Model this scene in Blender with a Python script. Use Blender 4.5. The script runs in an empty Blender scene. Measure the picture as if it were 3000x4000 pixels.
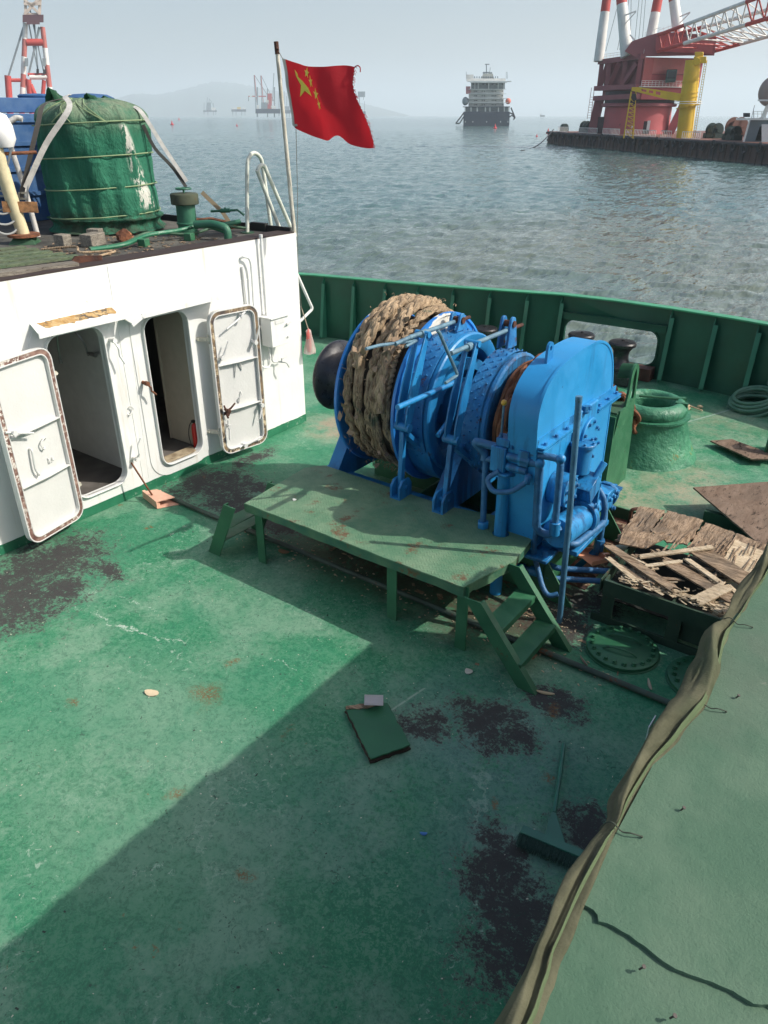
import bpy, bmesh, math, random
from mathutils import Vector, Matrix, Euler, noise, geometry
R = math.radians
random.seed(7)
scene = bpy.context.scene
col = scene.collection
# ------------------------------------------------------------ camera
cam_d = bpy.data.cameras.new('camera'); cam = bpy.data.objects.new('camera', cam_d); col.objects.link(cam)
cam.location = (0, 0, 3.7)
cam.rotation_euler = (R(90 - 28.12), 0, R(36.3))
cam_d.sensor_fit = 'VERTICAL'; cam_d.sensor_height = 24.0; cam_d.lens = 24.0 * 2900 / 4000
cam_d.clip_start = 0.02; cam_d.clip_end = 60000
scene.camera = cam
scene.render.resolution_x = 768; scene.render.resolution_y = 1024
# ------------------------------------------------------------ world, sun, exposure
world = bpy.data.worlds.new('World'); scene.world = world; world.use_nodes = True
nt = world.node_tree; nt.nodes.clear()
sky = nt.nodes.new('ShaderNodeTexSky'); sky.sky_type = 'NISHITA'; sky.sun_disc = False
SUN_DIR = Vector((1.0, 0.52, 1.0)).normalized()
sky.sun_elevation = math.asin(SUN_DIR.z); sky.sun_rotation = math.atan2(SUN_DIR.x, SUN_DIR.y)
sky.air_density = 1.0; sky.dust_density = 4.0; sky.ozone_density = 1.5; sky.altitude = 0
bgn = nt.nodes.new('ShaderNodeBackground'); bgn.inputs[1].default_value = 0.135
won = nt.nodes.new('ShaderNodeOutputWorld')
nt.links.new(sky.outputs[0], bgn.inputs[0]); nt.links.new(bgn.outputs[0], won.inputs[0])
sun_d = bpy.data.lights.new('sun', 'SUN'); sun_d.energy = 4.4; sun_d.angle = R(0.55); sun_d.color = (1.0, 0.95, 0.86)
sun = bpy.data.objects.new('sun', sun_d); col.objects.link(sun)
sun.rotation_euler = (-SUN_DIR).to_track_quat('-Z', 'Y').to_euler(); sun.location = (6, 4, 12)
vs = scene.view_settings; vs.view_transform = 'Standard'; vs.look = 'None'; vs.exposure = 0.22; vs.gamma = 1.0; vs.use_curve_mapping = False
scene.render.engine = 'CYCLES'
scene.cycles.volume_bounces = 2; scene.cycles.max_bounces = 8
# ------------------------------------------------------------ object helpers
def tag(o, label=None, cat=None, group=None, kind=None):
    if label: o['label'] = label
    if cat: o['category'] = cat
    if group: o['group'] = group
    if kind: o['kind'] = kind
    return o
def thing(name, label, cat, loc=(0, 0, 0), group=None):
    o = bpy.data.objects.new(name, None); o.empty_display_size = 0.1; o.location = loc; col.objects.link(o)
    return tag(o, label, cat, group)
def offs(p):
    v = Vector((0, 0, 0))
    while p is not None: v += p.location; p = p.parent
    return v
def V(*a): return Vector(a)
def frame(axis):
    a = Vector(axis).normalized()
    h = V(0, 0, 1) if abs(a.z) < 0.9 else V(0, 1, 0)
    u = a.cross(h).normalized(); w = a.cross(u).normalized()
    return a, u, w
def catmull(pts, n=6, closed=False):
    P = [Vector(p) for p in pts]; out = []; m = len(P)
    for i in range(m if closed else m - 1):
        if closed: a, b, c, d = P[(i - 1) % m], P[i], P[(i + 1) % m], P[(i + 2) % m]
        else: a, b, c, d = P[max(i - 1, 0)], P[i], P[i + 1], P[min(i + 2, m - 1)]
        for k in range(n):
            t = k / n
            out.append(0.5 * ((2 * b) + (-a + c) * t + (2 * a - 5 * b + 4 * c - d) * t * t + (-a + 3 * b - 3 * c + d) * t ** 3))
    if not closed: out.append(P[-1])
    return out
def rounded(pts, r, n=5):
    """polyline with filleted corners"""
    P = [Vector(p) for p in pts]; out = [P[0]]
    for i in range(1, len(P) - 1):
        a, b, c = P[i - 1], P[i], P[i + 1]
        d1 = (a - b); d2 = (c - b); rr = min(r, d1.length * .45, d2.length * .45)
        p0 = b + d1.normalized() * rr; p1 = b + d2.normalized() * rr
        for k in range(n + 1):
            t = k / n; out.append(p0 * (1 - t) ** 2 + b * 2 * t * (1 - t) + p1 * t * t)
    out.append(P[-1]); return out
def rrect(x0, x1, y0, y1, r, n=6):
    out = []
    for cx, cy, a0 in ((x1 - r, y0 + r, -90), (x1 - r, y1 - r, 0), (x0 + r, y1 - r, 90), (x0 + r, y0 + r, 180)):
        for k in range(n + 1):
            a = R(a0 + 90 * k / n); out.append((cx + r * math.cos(a), cy + r * math.sin(a)))
    return out
class MB:
    def __init__(s): s.bm = bmesh.new(); s.mi = 0; s.sm = True
    def face(s, vs):
        try:
            f = s.bm.faces.new(vs); f.material_index = s.mi; f.smooth = s.sm; return f
        except ValueError: return None
    def mesh(s, verts, faces):
        vv = [s.bm.verts.new(v) for v in verts]
        for f in faces: s.face([vv[i] for i in f])
        return vv
    def box(s, x0, x1, y0, y1, z0, z1):
        return s.mesh([(x, y, z) for x in (x0, x1) for y in (y0, y1) for z in (z0, z1)],
            [(0, 1, 3, 2), (4, 6, 7, 5), (0, 4, 5, 1), (2, 3, 7, 6), (0, 2, 6, 4), (1, 5, 7, 3)])
    def obox(s, c, size, rot=(0, 0, 0)):
        m = Euler(rot).to_matrix() if not isinstance(rot, Matrix) else rot
        c = Vector(c); h = Vector(size) * .5
        return s.mesh([c + m @ V(x * h.x, y * h.y, z * h.z) for x in (-1, 1) for y in (-1, 1) for z in (-1, 1)],
            [(0, 1, 3, 2), (4, 6, 7, 5), (0, 4, 5, 1), (2, 3, 7, 6), (0, 2, 6, 4), (1, 5, 7, 3)])
    def bar(s, p0, p1, w, h, up=(0, 0, 1)):
        p0, p1 = Vector(p0), Vector(p1); a = (p1 - p0).normalized(); up = Vector(up)
        u = a.cross(up)
        if u.length < 1e-4: u = a.cross(V(0, 1, 0))
        u.normalize(); w2 = u.cross(a).normalized()
        vs = []
        for p in (p0, p1):
            for i, j in ((-1, -1), (1, -1), (1, 1), (-1, 1)): vs.append(p + u * w * .5 * i + w2 * h * .5 * j)
        return s.mesh(vs, [(3, 2, 1, 0), (4, 5, 6, 7), (0, 1, 5, 4), (1, 2, 6, 5), (2, 3, 7, 6), (3, 0, 4, 7)])
    def ring(s, c, u, w, r, seg):
        return [s.bm.verts.new(Vector(c) + u * (r * math.cos(2 * math.pi * k / seg)) + w * (r * math.sin(2 * math.pi * k / seg))) for k in range(seg)]
    def loft(s, rings, cap=True, closed=False):
        n = len(rings[0])
        for a, b in list(zip(rings, rings[1:])) + ([(rings[-1], rings[0])] if closed else []):
            for k in range(n): s.face([a[k], a[(k + 1) % n], b[(k + 1) % n], b[k]])
        if cap and not closed: s.face(rings[0][::-1]); s.face(rings[-1])
    def cyl(s, p0, p1, r0, r1=None, seg=16, cap=True):
        r1 = r0 if r1 is None else r1
        a, u, w = frame(Vector(p1) - Vector(p0))
        s.loft([s.ring(p0, u, w, r0, seg), s.ring(p1, u, w, r1, seg)], cap)
    def tube(s, pts, r, seg=8, cap=True, closed=False):
        P = [Vector(p) for p in pts]; n = len(P); rings = []
        a, u, w = frame((P[1] - P[0]))
        for i, p in enumerate(P):
            if closed: t = (P[(i + 1) % n] - P[i - 1]).normalized()
            else: t = (P[min(i + 1, n - 1)] - P[max(i - 1, 0)]).normalized()
            u = (u - t * u.dot(t)); u = u.normalized() if u.length > 1e-6 else frame(t)[1]
            w = t.cross(u)
            rr = r(i / (n - 1)) if callable(r) else r
            rings.append(s.ring(p, u, w, rr, seg))
        s.loft(rings, cap, closed)
    def lathe(s, prof, o=(0, 0, 0), axis=(0, 0, 1), seg=32, cap=False):
        a, u, w = frame(axis); o = Vector(o)
        s.loft([s.ring(o + a * h, u, w, max(r, 1e-4), seg) for r, h in prof], cap)
    def prism(s, poly, fn, w0, w1, holes=()):
        """extrude a 2D polygon with holes between w0 and w1; fn(u,v,w)->3D"""
        loops = [poly] + list(holes); flat = [p for l in loops for p in l]
        tris = geometry.tessellate_polygon([[V(p[0], p[1], 0) for p in l] for l in loops])
        va = [s.bm.verts.new(fn(p[0], p[1], w0)) for p in flat]; vb = [s.bm.verts.new(fn(p[0], p[1], w1)) for p in flat]
        for t in tris:
            s.face([va[t[0]], va[t[1]], va[t[2]]]); s.face([vb[t[2]], vb[t[1]], vb[t[0]]])
        i = 0
        for l in loops:
            n = len(l)
            for k in range(n):
                a, b = i + k, i + (k + 1) % n
                s.face([va[a], va[b], vb[b], vb[a]])
            i += n
    def sphere(s, c, r, sc=(1, 1, 1), seg=16, rings=10):
        prof = [(math.sin(math.pi * k / rings) * r, -math.cos(math.pi * k / rings) * r) for k in range(rings + 1)]
        st = len(s.bm.verts); s.lathe(prof, (0, 0, 0), (0, 0, 1), seg)
        s.bm.verts.ensure_lookup_table()
        for v in s.bm.verts[st:]: v.co = V(v.co.x * sc[0], v.co.y * sc[1], v.co.z * sc[2]) + Vector(c)
    def torus(s, c, axis, Rr, r, seg=24, s2=8, arc=None):
        a, u, w = frame(axis); c = Vector(c)
        if arc: pts = [c + u * Rr * math.cos(arc[0] + (arc[1] - arc[0]) * k / seg) + w * Rr * math.sin(arc[0] + (arc[1] - arc[0]) * k / seg) for k in range(seg + 1)]; s.tube(pts, r, s2)
        else: s.tube([c + u * Rr * math.cos(2 * math.pi * k / seg) + w * Rr * math.sin(2 * math.pi * k / seg) for k in range(seg)], r, s2, closed=True)
    def bolt(s, c, axis, r=.014, h=.014):
        a = Vector(axis).normalized(); c = Vector(c)
        s.cyl(c, c + a * h * .3, r * 1.35, seg=10); s.cyl(c + a * h * .3, c + a * h, r, seg=6)
    def jitter(s, amp, sc=1.0, seed=0):
        for v in s.bm.verts:
            n = noise.noise_vector(v.co * sc + V(seed, seed * 2, 0)); v.co += n * amp
    def build(s, name, mats, parent=None, bevel=0, sharp=38, label=None):
        bm = s.bm
        bmesh.ops.recalc_face_normals(bm, faces=bm.faces[:])
        if bevel:
            bm.normal_update()
            es = [e for e in bm.edges if len(e.link_faces) == 2 and e.calc_face_angle(0) > R(40)]
            try: bmesh.ops.bevel(bm, geom=es, offset=bevel, segments=1, affect='EDGES', clamp_overlap=True)
            except Exception: pass
        bm.normal_update()
        for e in bm.edges:
            if len(e.link_faces) == 2 and e.calc_face_angle(0) > R(sharp): e.smooth = False
        d = offs(parent)
        if d.length: bmesh.ops.translate(bm, verts=bm.verts[:], vec=-d)
        me = bpy.data.meshes.new(name); bm.to_mesh(me); bm.free()
        o = bpy.data.objects.new(name, me); col.objects.link(o)
        for m in (mats if isinstance(mats, (list, tuple)) else [mats]): me.materials.append(m)
        if parent: o.parent = parent
        if label: o['label'] = label
        return o
def smoothgrid(fn, nu, nv, mb, closeu=False):
    vs = [[mb.bm.verts.new(fn(i / (nu - (0 if closeu else 1)), j / (nv - 1))) for i in range(nu)] for j in range(nv)]
    for j in range(nv - 1):
        for i in range(nu if closeu else nu - 1):
            mb.face([vs[j][i], vs[j][(i + 1) % nu], vs[j + 1][(i + 1) % nu], vs[j + 1][i]])
    return vs
# ------------------------------------------------------------ materials
class NT:
    def __init__(s, name):
        s.m = bpy.data.materials.new(name); s.m.use_nodes = True; s.t = s.m.node_tree; s.t.nodes.clear()
        s.out = s.n('ShaderNodeOutputMaterial'); s.bsdf = s.n('ShaderNodeBsdfPrincipled'); s.l(s.bsdf.outputs[0], s.out.inputs[0])
        s.tc = s.n('ShaderNodeTexCoord'); s.co = s.tc.outputs['Object']
    def n(s, t): return s.t.nodes.new(t)
    def l(s, a, b): s.t.links.new(a, b)
    def set(s, inp, v):
        if hasattr(v, 'is_output') or isinstance(v, bpy.types.NodeSocket): s.l(v, inp)
        else:
            if isinstance(v, (tuple, list)) and len(v) == 3 and inp.type == 'RGBA': v = (*v, 1)
            inp.default_value = v
    def noise(s, scale, detail=4, rough=.6, dist=0, co=None, out=0):
        n = s.n('ShaderNodeTexNoise'); n.inputs['Scale'].default_value = scale; n.inputs['Detail'].default_value = detail
        n.inputs['Roughness'].default_value = rough; n.inputs['Distortion'].default_value = dist; s.l(co or s.co, n.inputs['Vector']); return n.outputs[out]
    def vor(s, scale, co=None, feat='F1', out='Distance', rnd=1):
        n = s.n('ShaderNodeTexVoronoi'); n.feature = feat; n.inputs['Scale'].default_value = scale; n.inputs['Randomness'].default_value = rnd
        s.l(co or s.co, n.inputs['Vector']); return n.outputs[out]
    def ss(s, v, a, b, lo=0., hi=1.):
        n = s.n('ShaderNodeMapRange'); n.interpolation_type = 'SMOOTHSTEP'; s.set(n.inputs[0], v)
        n.inputs[1].default_value = a; n.inputs[2].default_value = b; n.inputs[3].default_value = lo; n.inputs[4].default_value = hi; return n.outputs[0]
    def math(s, op, a, b=0., c=0.):
        n = s.n('ShaderNodeMath'); n.operation = op; s.set(n.inputs[0], a); s.set(n.inputs[1], b); s.set(n.inputs[2], c); return n.outputs[0]
    def vm(s, op, a, b=(0, 0, 0), out=0):
        n = s.n('ShaderNodeVectorMath'); n.operation = op; s.set(n.inputs[0], a); s.set(n.inputs[1], b); return n.outputs[out]
    def mix(s, f, a, b):
        n = s.n('ShaderNodeMix'); n.data_type = 'RGBA'; n.clamp_factor = True
        s.set(n.inputs[0], f); s.set(n.inputs[6], a); s.set(n.inputs[7], b); return n.outputs[2]
    def bump(s, h, strength=.3, dist=.01, nrm=None):
        n = s.n('ShaderNodeBump'); n.inputs['Strength'].default_value = strength; n.inputs['Distance'].default_value = dist
        s.l(h, n.inputs['Height'])
        if nrm: s.l(nrm, n.inputs['Normal'])
        return n.outputs[0]
    def fin(s, colr, rough=.5, metal=0, nrm=None, spec=None):
        s.set(s.bsdf.inputs['Base Color'], colr); s.set(s.bsdf.inputs['Roughness'], rough); s.bsdf.inputs['Metallic'].default_value = metal
        if spec is not None: s.bsdf.inputs['Specular IOR Level'].default_value = spec
        if nrm: s.l(nrm, s.bsdf.inputs['Normal'])
        return s.m
def paint(name, base, rough=.45, var=.25, vs=2.5, alt=None, rust=0., rs=3., rustc=(.16, .055, .02), chips=0., cs=30, chipc=(.03, .03, .03), bump=.25, bs=60, bd=.004, metal=0, stretch=None, streak=None, buckle=0):
    """worn painted surface: broad fading, optional rust and chips, orange-peel bump"""
    t = NT(name)
    if stretch: t.co = t.vm('MULTIPLY', t.co, stretch)
    alt = alt or tuple(min(1, c * (1 + var) + .01 * var) for c in base)
    dark = tuple(c * (1 - var * .8) for c in base)
    c = t.mix(t.ss(t.noise(vs, 5, .65), .3, .7), dark, alt)
    c = t.mix(t.ss(t.noise(vs * 9, 4, .7), .35, .7, 0, .35), c, base)
    rg = t.ss(t.noise(vs * 4, 4, .7), .3, .7, rough - .1, rough + .15)
    if rust:
        m = t.math('ADD', t.noise(rs, 8, .72), t.math('MULTIPLY', t.noise(rs * 11, 3, .7), .18))
        th = .83 - rust * .35
        c = t.mix(t.ss(m, th, th + .09), c, t.mix(t.noise(rs * 20, 3), rustc, tuple(x * .35 for x in rustc)))
    if chips:
        m = t.noise(cs, 5, .75); th = .72 - chips * .25
        m2 = t.math('MULTIPLY', t.ss(m, th, th + .03), t.ss(t.noise(cs * .13, 3), .42, .58))
        c = t.mix(m2, c, chipc)
    if streak:
        sc_, amt, lo_ = streak
        sm = t.math('MULTIPLY', t.ss(t.noise(1.0, 6, .7, co=t.vm('MULTIPLY', t.co, (7, 7, .55))), lo_, lo_ + .12), t.ss(t.noise(.9, 3, .6), .35, .6))
        c = t.mix(t.math('MULTIPLY', sm, amt), c, sc_)
    h = t.math('ADD', t.noise(bs, 4, .6), t.math('MULTIPLY', t.noise(bs * .15, 3, .6), 1.5))
    nb = t.bump(h, bump, bd)
    if buckle: nb = t.bump(t.noise(1.6, 2, .4), .6, buckle, nb)
    return t.fin(c, rg, metal, nb)
def plain(name, base, rough=.5, metal=0, var=.15, vs=8):
    t = NT(name); c = t.mix(t.noise(vs, 4, .6), tuple(x * (1 - var) for x in base), tuple(min(1, x * (1 + var)) for x in base))
    return t.fin(c, rough, metal, t.bump(t.noise(vs * 8, 3), .1, .003))
M = {}
M['white'] = paint('white_paint', (.72, .725, .70), .42, .05, 1.2, rust=.2, rs=2.2, rustc=(.5, .3, .14), bump=.35, bs=22, bd=.005, streak=((.46, .38, .26), .35, .56), buckle=.05)
M['white_door'] = paint('white_door_paint', (.62, .62, .60), .38, .05, 2, chips=.1, cs=26, chipc=(.45, .43, .4), bump=.45, bs=38, bd=.004)
M['gasket'] = paint('worn_gasket', (.13, .055, .045), .8, .4, 12, alt=(.30, .19, .15), chips=.8, cs=22, chipc=(.62, .58, .52), bump=.8, bs=50, bd=.006)
M['gasket2'] = paint('worn_gasket_dark', (.05, .045, .06), .7, .5, 12, alt=(.3, .2, .1), chips=.8, cs=16, chipc=(.55, .45, .3), bump=.8, bs=50, bd=.006)
M['skirt'] = paint('green_skirting', (.015, .14, .07), .5, .3, 3, chips=.5, cs=18, chipc=(.2, .3, .22), rust=.1, bump=.4)
M['bulwark'] = paint('bulwark_green', (.009, .078, .048), .38, .25, 1.5, rust=.14, rs=1.6, rustc=(.06, .05, .03), bump=.15, bs=25, bd=.003)
M['stay'] = paint('stay_green', (.03, .16, .10), .4, .2, 2, rust=.12, rs=3, bump=.15, bs=30)
M['caprail'] = paint('cap_rail_green', (.045, .26, .13), .4, .2, 2, rust=.1, rs=5, bump=.3, bs=30)
M['green'] = paint('deck_steel_green', (.018, .120, .055), .5, .3, 3, alt=(.04, .155, .075), chips=.3, cs=16, chipc=(.03, .04, .03), rust=.3, rs=4, bump=.35, bs=40)
M['green_dull'] = paint('dull_green', (.02, .08, .04), .6, .3, 4, alt=(.05, .11, .06), rust=.25, rs=4, bump=.5, bs=40)
M['green_rusty'] = paint('rusty_green', (.03, .14, .09), .6, .3, 4, alt=(.1, .19, .1), rust=.45, rs=5, rustc=(.2, .1, .04), bump=.7, bs=30, bd=.008)
M['blue'] = paint('winch_blue', (.013, .18, .45), .4, .25, 1.5, alt=(.026, .27, .56), rust=.3, rs=7, rustc=(.10, .05, .04), chips=.4, cs=24, chipc=(.02, .05, .12), streak=((.010, .055, .15), .75, .46), bump=.32, bs=45, bd=.004)
M['blue_flat'] = paint('winch_blue_panel', (.017, .235, .53), .42, .15, .8, alt=(.024, .28, .60), rust=.1, rs=5, rustc=(.1, .05, .04), streak=((.012, .10, .26), .6, .52), buckle=.02, chips=.3, cs=20, chipc=(.01, .05, .18), bump=.12, bs=30, bd=.003)  # lighter copy of the winch blue, sunlight put into the colour
M['blue_chip'] = paint('winch_blue_chipped', (.013, .15, .40), .48, .3, 3, alt=(.04, .25, .52), streak=((.03, .035, .05), .7, .5), rust=.48, rs=7, rustc=(.14, .04, .02), bump=.7, bs=55, bd=.006)
M['blue_grey'] = paint('blue_grey_rod', (.09, .17, .23), .42, .3, 10, alt=(.14, .26, .33), bump=.35, bs=60)
M['hose_blue'] = paint('wrapped_blue_hose', (.03, .13, .28), .45, .25, 8, bump=.9, bs=30, bd=.01)
M['rust'] = paint('rust', (.13, .045, .022), .85, .5, 9, alt=(.28, .11, .05), bump=.9, bs=40, bd=.01)
M['rust_dark'] = paint('dark_rust', (.05, .02, .015), .85, .5, 9, alt=(.12, .045, .025), bump=.9, bs=40, bd=.01)
M['black'] = paint('black_paint', (.016, .016, .019), .32, .4, 3, alt=(.032, .031, .036), rust=.1, rs=3, rustc=(.06, .03, .02), bump=.35, bs=18, bd=.006)
M['rubber'] = plain('rubber', (.02, .02, .02), .6)
M['steel'] = plain('steel', (.4, .4, .4), .3, .9)
# ------------------------------------------------------------ deck material
def deck_material():
    t = NT('deck_paint')
    sx = t.n('ShaderNodeSeparateXYZ'); t.l(t.co, sx.inputs[0])
    warp = t.vm('SUBTRACT', t.noise(1.7, 4, .6, out=1), (.5, .5, .5))
    wfine = t.vm('SUBTRACT', t.noise(9, 5, .7, out=1), (.5, .5, .5))
    co2 = t.vm('ADD', t.co, t.vm('MULTIPLY', warp, (.5, .5, 0)))
    co3 = t.vm('ADD', co2, t.vm('MULTIPLY', wfine, (.16, .16, 0)))
    cz = t.vm('MULTIPLY', t.vm('ADD', t.co, t.vm('MULTIPLY', wfine, (.22, .22, 0))), (1, 1, 0))
    def blob(x, y, rx, ry, co=co3):
        d = t.vm('MULTIPLY', t.vm('SUBTRACT', co, (x, y, 0)), (1 / rx, 1 / ry, 0))
        return t.ss(t.vm('LENGTH', d, out=1), .1, 1.45, 1, 0)
    def seg(a, b, w, co=cz, soft=2.0):
        ab = (b[0] - a[0], b[1] - a[1], 0); L2 = ab[0] ** 2 + ab[1] ** 2
        pa = t.vm('SUBTRACT', co, (a[0], a[1], 0))
        h = t.n('ShaderNodeClamp'); t.set(h.inputs[0], t.math('DIVIDE', t.vm('DOT_PRODUCT', pa, ab, out=1), L2))
        sc = t.n('ShaderNodeVectorMath'); sc.operation = 'SCALE'; sc.inputs[0].default_value = ab; t.l(h.outputs[0], sc.inputs[3])
        return t.ss(t.vm('LENGTH', t.vm('SUBTRACT', pa, sc.outputs[0]), out=1), w, w * soft, 1, 0)
    def mx(*a):
        r = a[0]
        for b in a[1:]: r = t.math('MAXIMUM', r, b)
        return r
    fresh, mid, pale, grey = (.014, .195, .085), (.034, .21, .11), (.160, .305, .205), (.105, .21, .19)
    n1 = t.noise(.75, 7, .62, .3); n2 = t.noise(3.1, 6, .68, .2); n3 = t.noise(26, 5, .75)
    c = t.mix(t.ss(n1, .36, .62), fresh, mid)
    worn = t.math('ADD', t.math('MULTIPLY', t.noise(1.15, 6, .6, .4, co=t.vm('ADD', t.co, (7, 3, 0))), .75), t.math('MULTIPLY', n3, .25))
    worn = mx(t.math('MULTIPLY', t.ss(worn, .45, .59), .88), t.math('MULTIPLY', blob(-3.6, 2.2, 1.1, .5), .8), t.math('MULTIPLY', blob(-3.1, 1.5, 1.3, .5), .7))
    worn = t.math('MULTIPLY', worn, t.ss(n2, .25, .6, .35, 1))
    c = t.mix(worn, c, pale)
    gz = mx(blob(-1.6, 3.3, .9, .7), t.math('MULTIPLY', blob(-1.1, 2.8, .7, .8), .9), t.math('MULTIPLY', blob(-2.0, 2.4, .9, .7), .4))
    gz = t.math('MULTIPLY', gz, t.ss(t.math('ADD', t.math('MULTIPLY', n2, .5), t.math('MULTIPLY', n3, .5)), .36, .52))
    c = t.mix(t.math('MULTIPLY', gz, .8), c, grey)
    # crinkled, scuffed surface at the 1-3 cm scale
    mic = t.ss(t.noise(34, 7, .9, .5), .40, .60); mic2 = t.ss(t.noise(11, 7, .85, 1.2), .42, .58)
    mm = t.math('ADD', t.math('MULTIPLY', mic, .55), t.math('MULTIPLY', mic2, .45))
    c = t.mix(t.math('MULTIPLY', t.ss(mm, .52, .75), t.ss(n1, .3, .5, .5, .2)), c, (.215, .345, .25))
    c = t.mix(t.math('MULTIPLY', t.ss(mm, .42, .2), .42), c, (.018, .085, .055))
    # scuffed lighter flecks
    c = t.mix(t.ss(t.noise(75, 4, .8), .6, .75, 0, .45), c, (.26, .40, .31))
    c = t.mix(t.math('MULTIPLY', t.ss(t.noise(20, 6, .8, 1.0), .575, .61), t.ss(t.noise(1.6, 3, .5), .5, .64, 0, .8)), c, (.30, .42, .33))
    scr = t.math('MULTIPLY', t.ss(t.vor(2.2, t.vm('ADD', co3, t.vm('MULTIPLY', wfine, (.3, .3, 0))), 'DISTANCE_TO_EDGE'), .0, .014, 1, 0), t.ss(t.noise(.9, 3, .5), .5, .62, 0, .45))
    c = t.mix(scr, c, (.33, .45, .36))
    # pale flash-rust and dust near the hawse pipe and beside the deckhouse corner
    dust = mx(blob(-2.15, 7.35, .55, .75), blob(-1.75, 8.0, .5, .9), t.math('MULTIPLY', blob(-5.7, 7.2, .9, .5), .9), t.math('MULTIPLY', blob(-1.9, 10.4, .7, .8), .5))
    dust = t.math('MULTIPLY', dust, t.ss(t.math('ADD', t.math('MULTIPLY', n2, .6), t.math('MULTIPLY', n3, .4)), .38, .6))
    c = t.mix(t.math('MULTIPLY', dust, .85), c, (.36, .30, .21))
    pink = t.math('MULTIPLY', mx(blob(-6.0, 7.3, .4, .5), blob(-5.2, 8.3, .5, .2)), t.ss(n2, .4, .6))
    c = t.mix(t.math('MULTIPLY', pink, .6), c, (.36, .22, .16))
    # bare, blackened steel: solid heart with a speckled fringe
    B = mx(blob(-6.05, 2.9, .75, .75), blob(-5.7, 2.4, .7, .75), blob(-5.9, 2.5, .7, .7), blob(-5.45, 3.2, .35, .2), blob(-6.25, 5.75, .18, .55), blob(-5.95, 5.0, .55, .6), blob(-6.2, 4.9, .4, .6), blob(-4.9, 4.75, .5, .3), blob(-5.5, 4.8, .6, .45),
           blob(-5.3, 4.85, .42, .3), blob(-5.6, 5.2, .25, .25), blob(-1.62, 3.5, .45, .3), blob(-2.05, 3.25, .33, .2), blob(-1.4, 3.95, .35, .2),
           blob(-.98, 2.5, .38, .3), blob(-.8, 2.25, .28, .45), blob(-1.2, 2.72, .26, .16), blob(-.8, 3.15, .3, .2), blob(-1.9, 4.9, .6, .35), blob(-1.75, 5.3, .5, .35))
    fr = t.math('ADD', t.math('MULTIPLY', t.noise(26, 8, .9), .60), t.math('MULTIPLY', t.noise(5, 7, .85, .6), .45))
    fr = t.math('ADD', t.math('MULTIPLY', t.math('SUBTRACT', fr, .525), 3.0), .5)
    m = t.math('ADD', t.math('MULTIPLY', B, .50), fr)
    bare = t.math('MULTIPLY', t.ss(m, .82, .88), t.ss(B, .02, .12))
    barec = t.mix(n3, (.020, .021, .024), (.062, .060, .056))
    c = t.mix(t.math('MULTIPLY', t.math('MULTIPLY', t.ss(m, .70, .82), t.ss(B, .02, .12)), .55), c, t.mix(t.noise(7, 3), (.11, .16, .14), (.12, .12, .09)))
    c = t.mix(bare, c, barec)
    # sooty dirt beneath the platform and round the winch bed
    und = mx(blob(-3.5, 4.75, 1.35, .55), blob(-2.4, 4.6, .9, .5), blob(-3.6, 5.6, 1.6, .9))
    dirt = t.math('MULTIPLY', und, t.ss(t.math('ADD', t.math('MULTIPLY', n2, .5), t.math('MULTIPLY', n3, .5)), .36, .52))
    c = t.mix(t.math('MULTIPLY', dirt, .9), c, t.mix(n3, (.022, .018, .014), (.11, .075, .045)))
    # isolated chips and dots
    v = t.vor(11, t.vm('MULTIPLY', co3, (1, 1, 0))); chip = t.math('MULTIPLY', t.ss(v, .05, .11, 1, 0), t.ss(t.noise(2.3, 2), .5, .6))
    c = t.mix(t.math('MULTIPLY', chip, .85), c, (.03, .06, .045))
    v2 = t.vor(27, t.vm('MULTIPLY', co3, (1, 1, 0))); c = t.mix(t.math('MULTIPLY', t.math('MULTIPLY', t.ss(v2, .10, .20, 1, 0), t.ss(t.noise(3.1, 3), .50, .58)), .8), c, (.022, .06, .045))
    v3 = t.vor(7, t.vm('MULTIPLY', t.vm('ADD', co3, (9.1, 4.2, 0)), (1, 1, 0))); rs_ = t.math('MULTIPLY', t.ss(v3, .03, .10, 1, 0), t.ss(t.noise(1.3, 3), .53, .60))
    c = t.mix(t.math('MULTIPLY', t.math('MULTIPLY', rs_, t.ss(t.noise(60, 4, .8), .40, .50)), .85), c, (.20, .10, .035))
    # rust blooms
    rn = t.math('ADD', t.noise(2.6, 7, .75), t.math('MULTIPLY', t.noise(24, 4, .7), .14))
    c = t.mix(t.ss(rn, .755, .83, 0, .8), c, t.mix(t.noise(60, 3), (.10, .045, .018), (.26, .14, .05)))
    vv = t.vor(1.35, t.vm('MULTIPLY', t.vm('ADD', co3, (3.3, 1.7, 0)), (1, 1, 0)))
    c = t.mix(t.math('MULTIPLY', t.ss(vv, .015, .06, 1, 0), t.ss(n3, .4, .55)), c, (.20, .09, .03))
    for x, y, r in ((-2.963, 1.878, .07), (-3.6, 2.9, .05), (-4.5, 5.3, .05), (-1.35, 3.85, .06), (-3.45, 2.55, .12), (-2.2, 1.7, .05), (-4.2, 1.9, .05), (-1.15, 3.3, .05)):
        c = t.mix(t.math('MULTIPLY', t.math('MULTIPLY', blob(x, y, r, r * .8), t.ss(t.noise(48, 5, .8), .44, .54)), .9), c, (.16, .075, .025))
    # dribbled white paint
    w = mx(seg((-5.02, 2.72), (-4.75, 2.66), .003), seg((-4.75, 2.66), (-4.4, 2.74), .008), seg((-4.4, 2.74), (-4.05, 2.86), .003), seg((-5.1, 2.95), (-4.6, 3.0), .002), seg((-3.4, 3.12), (-3.1, 3.16), .002))
    c = t.mix(t.math('MULTIPLY', w, t.ss(n3, .42, .54, 0, .85)), c, (.45, .54, .46))
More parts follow.
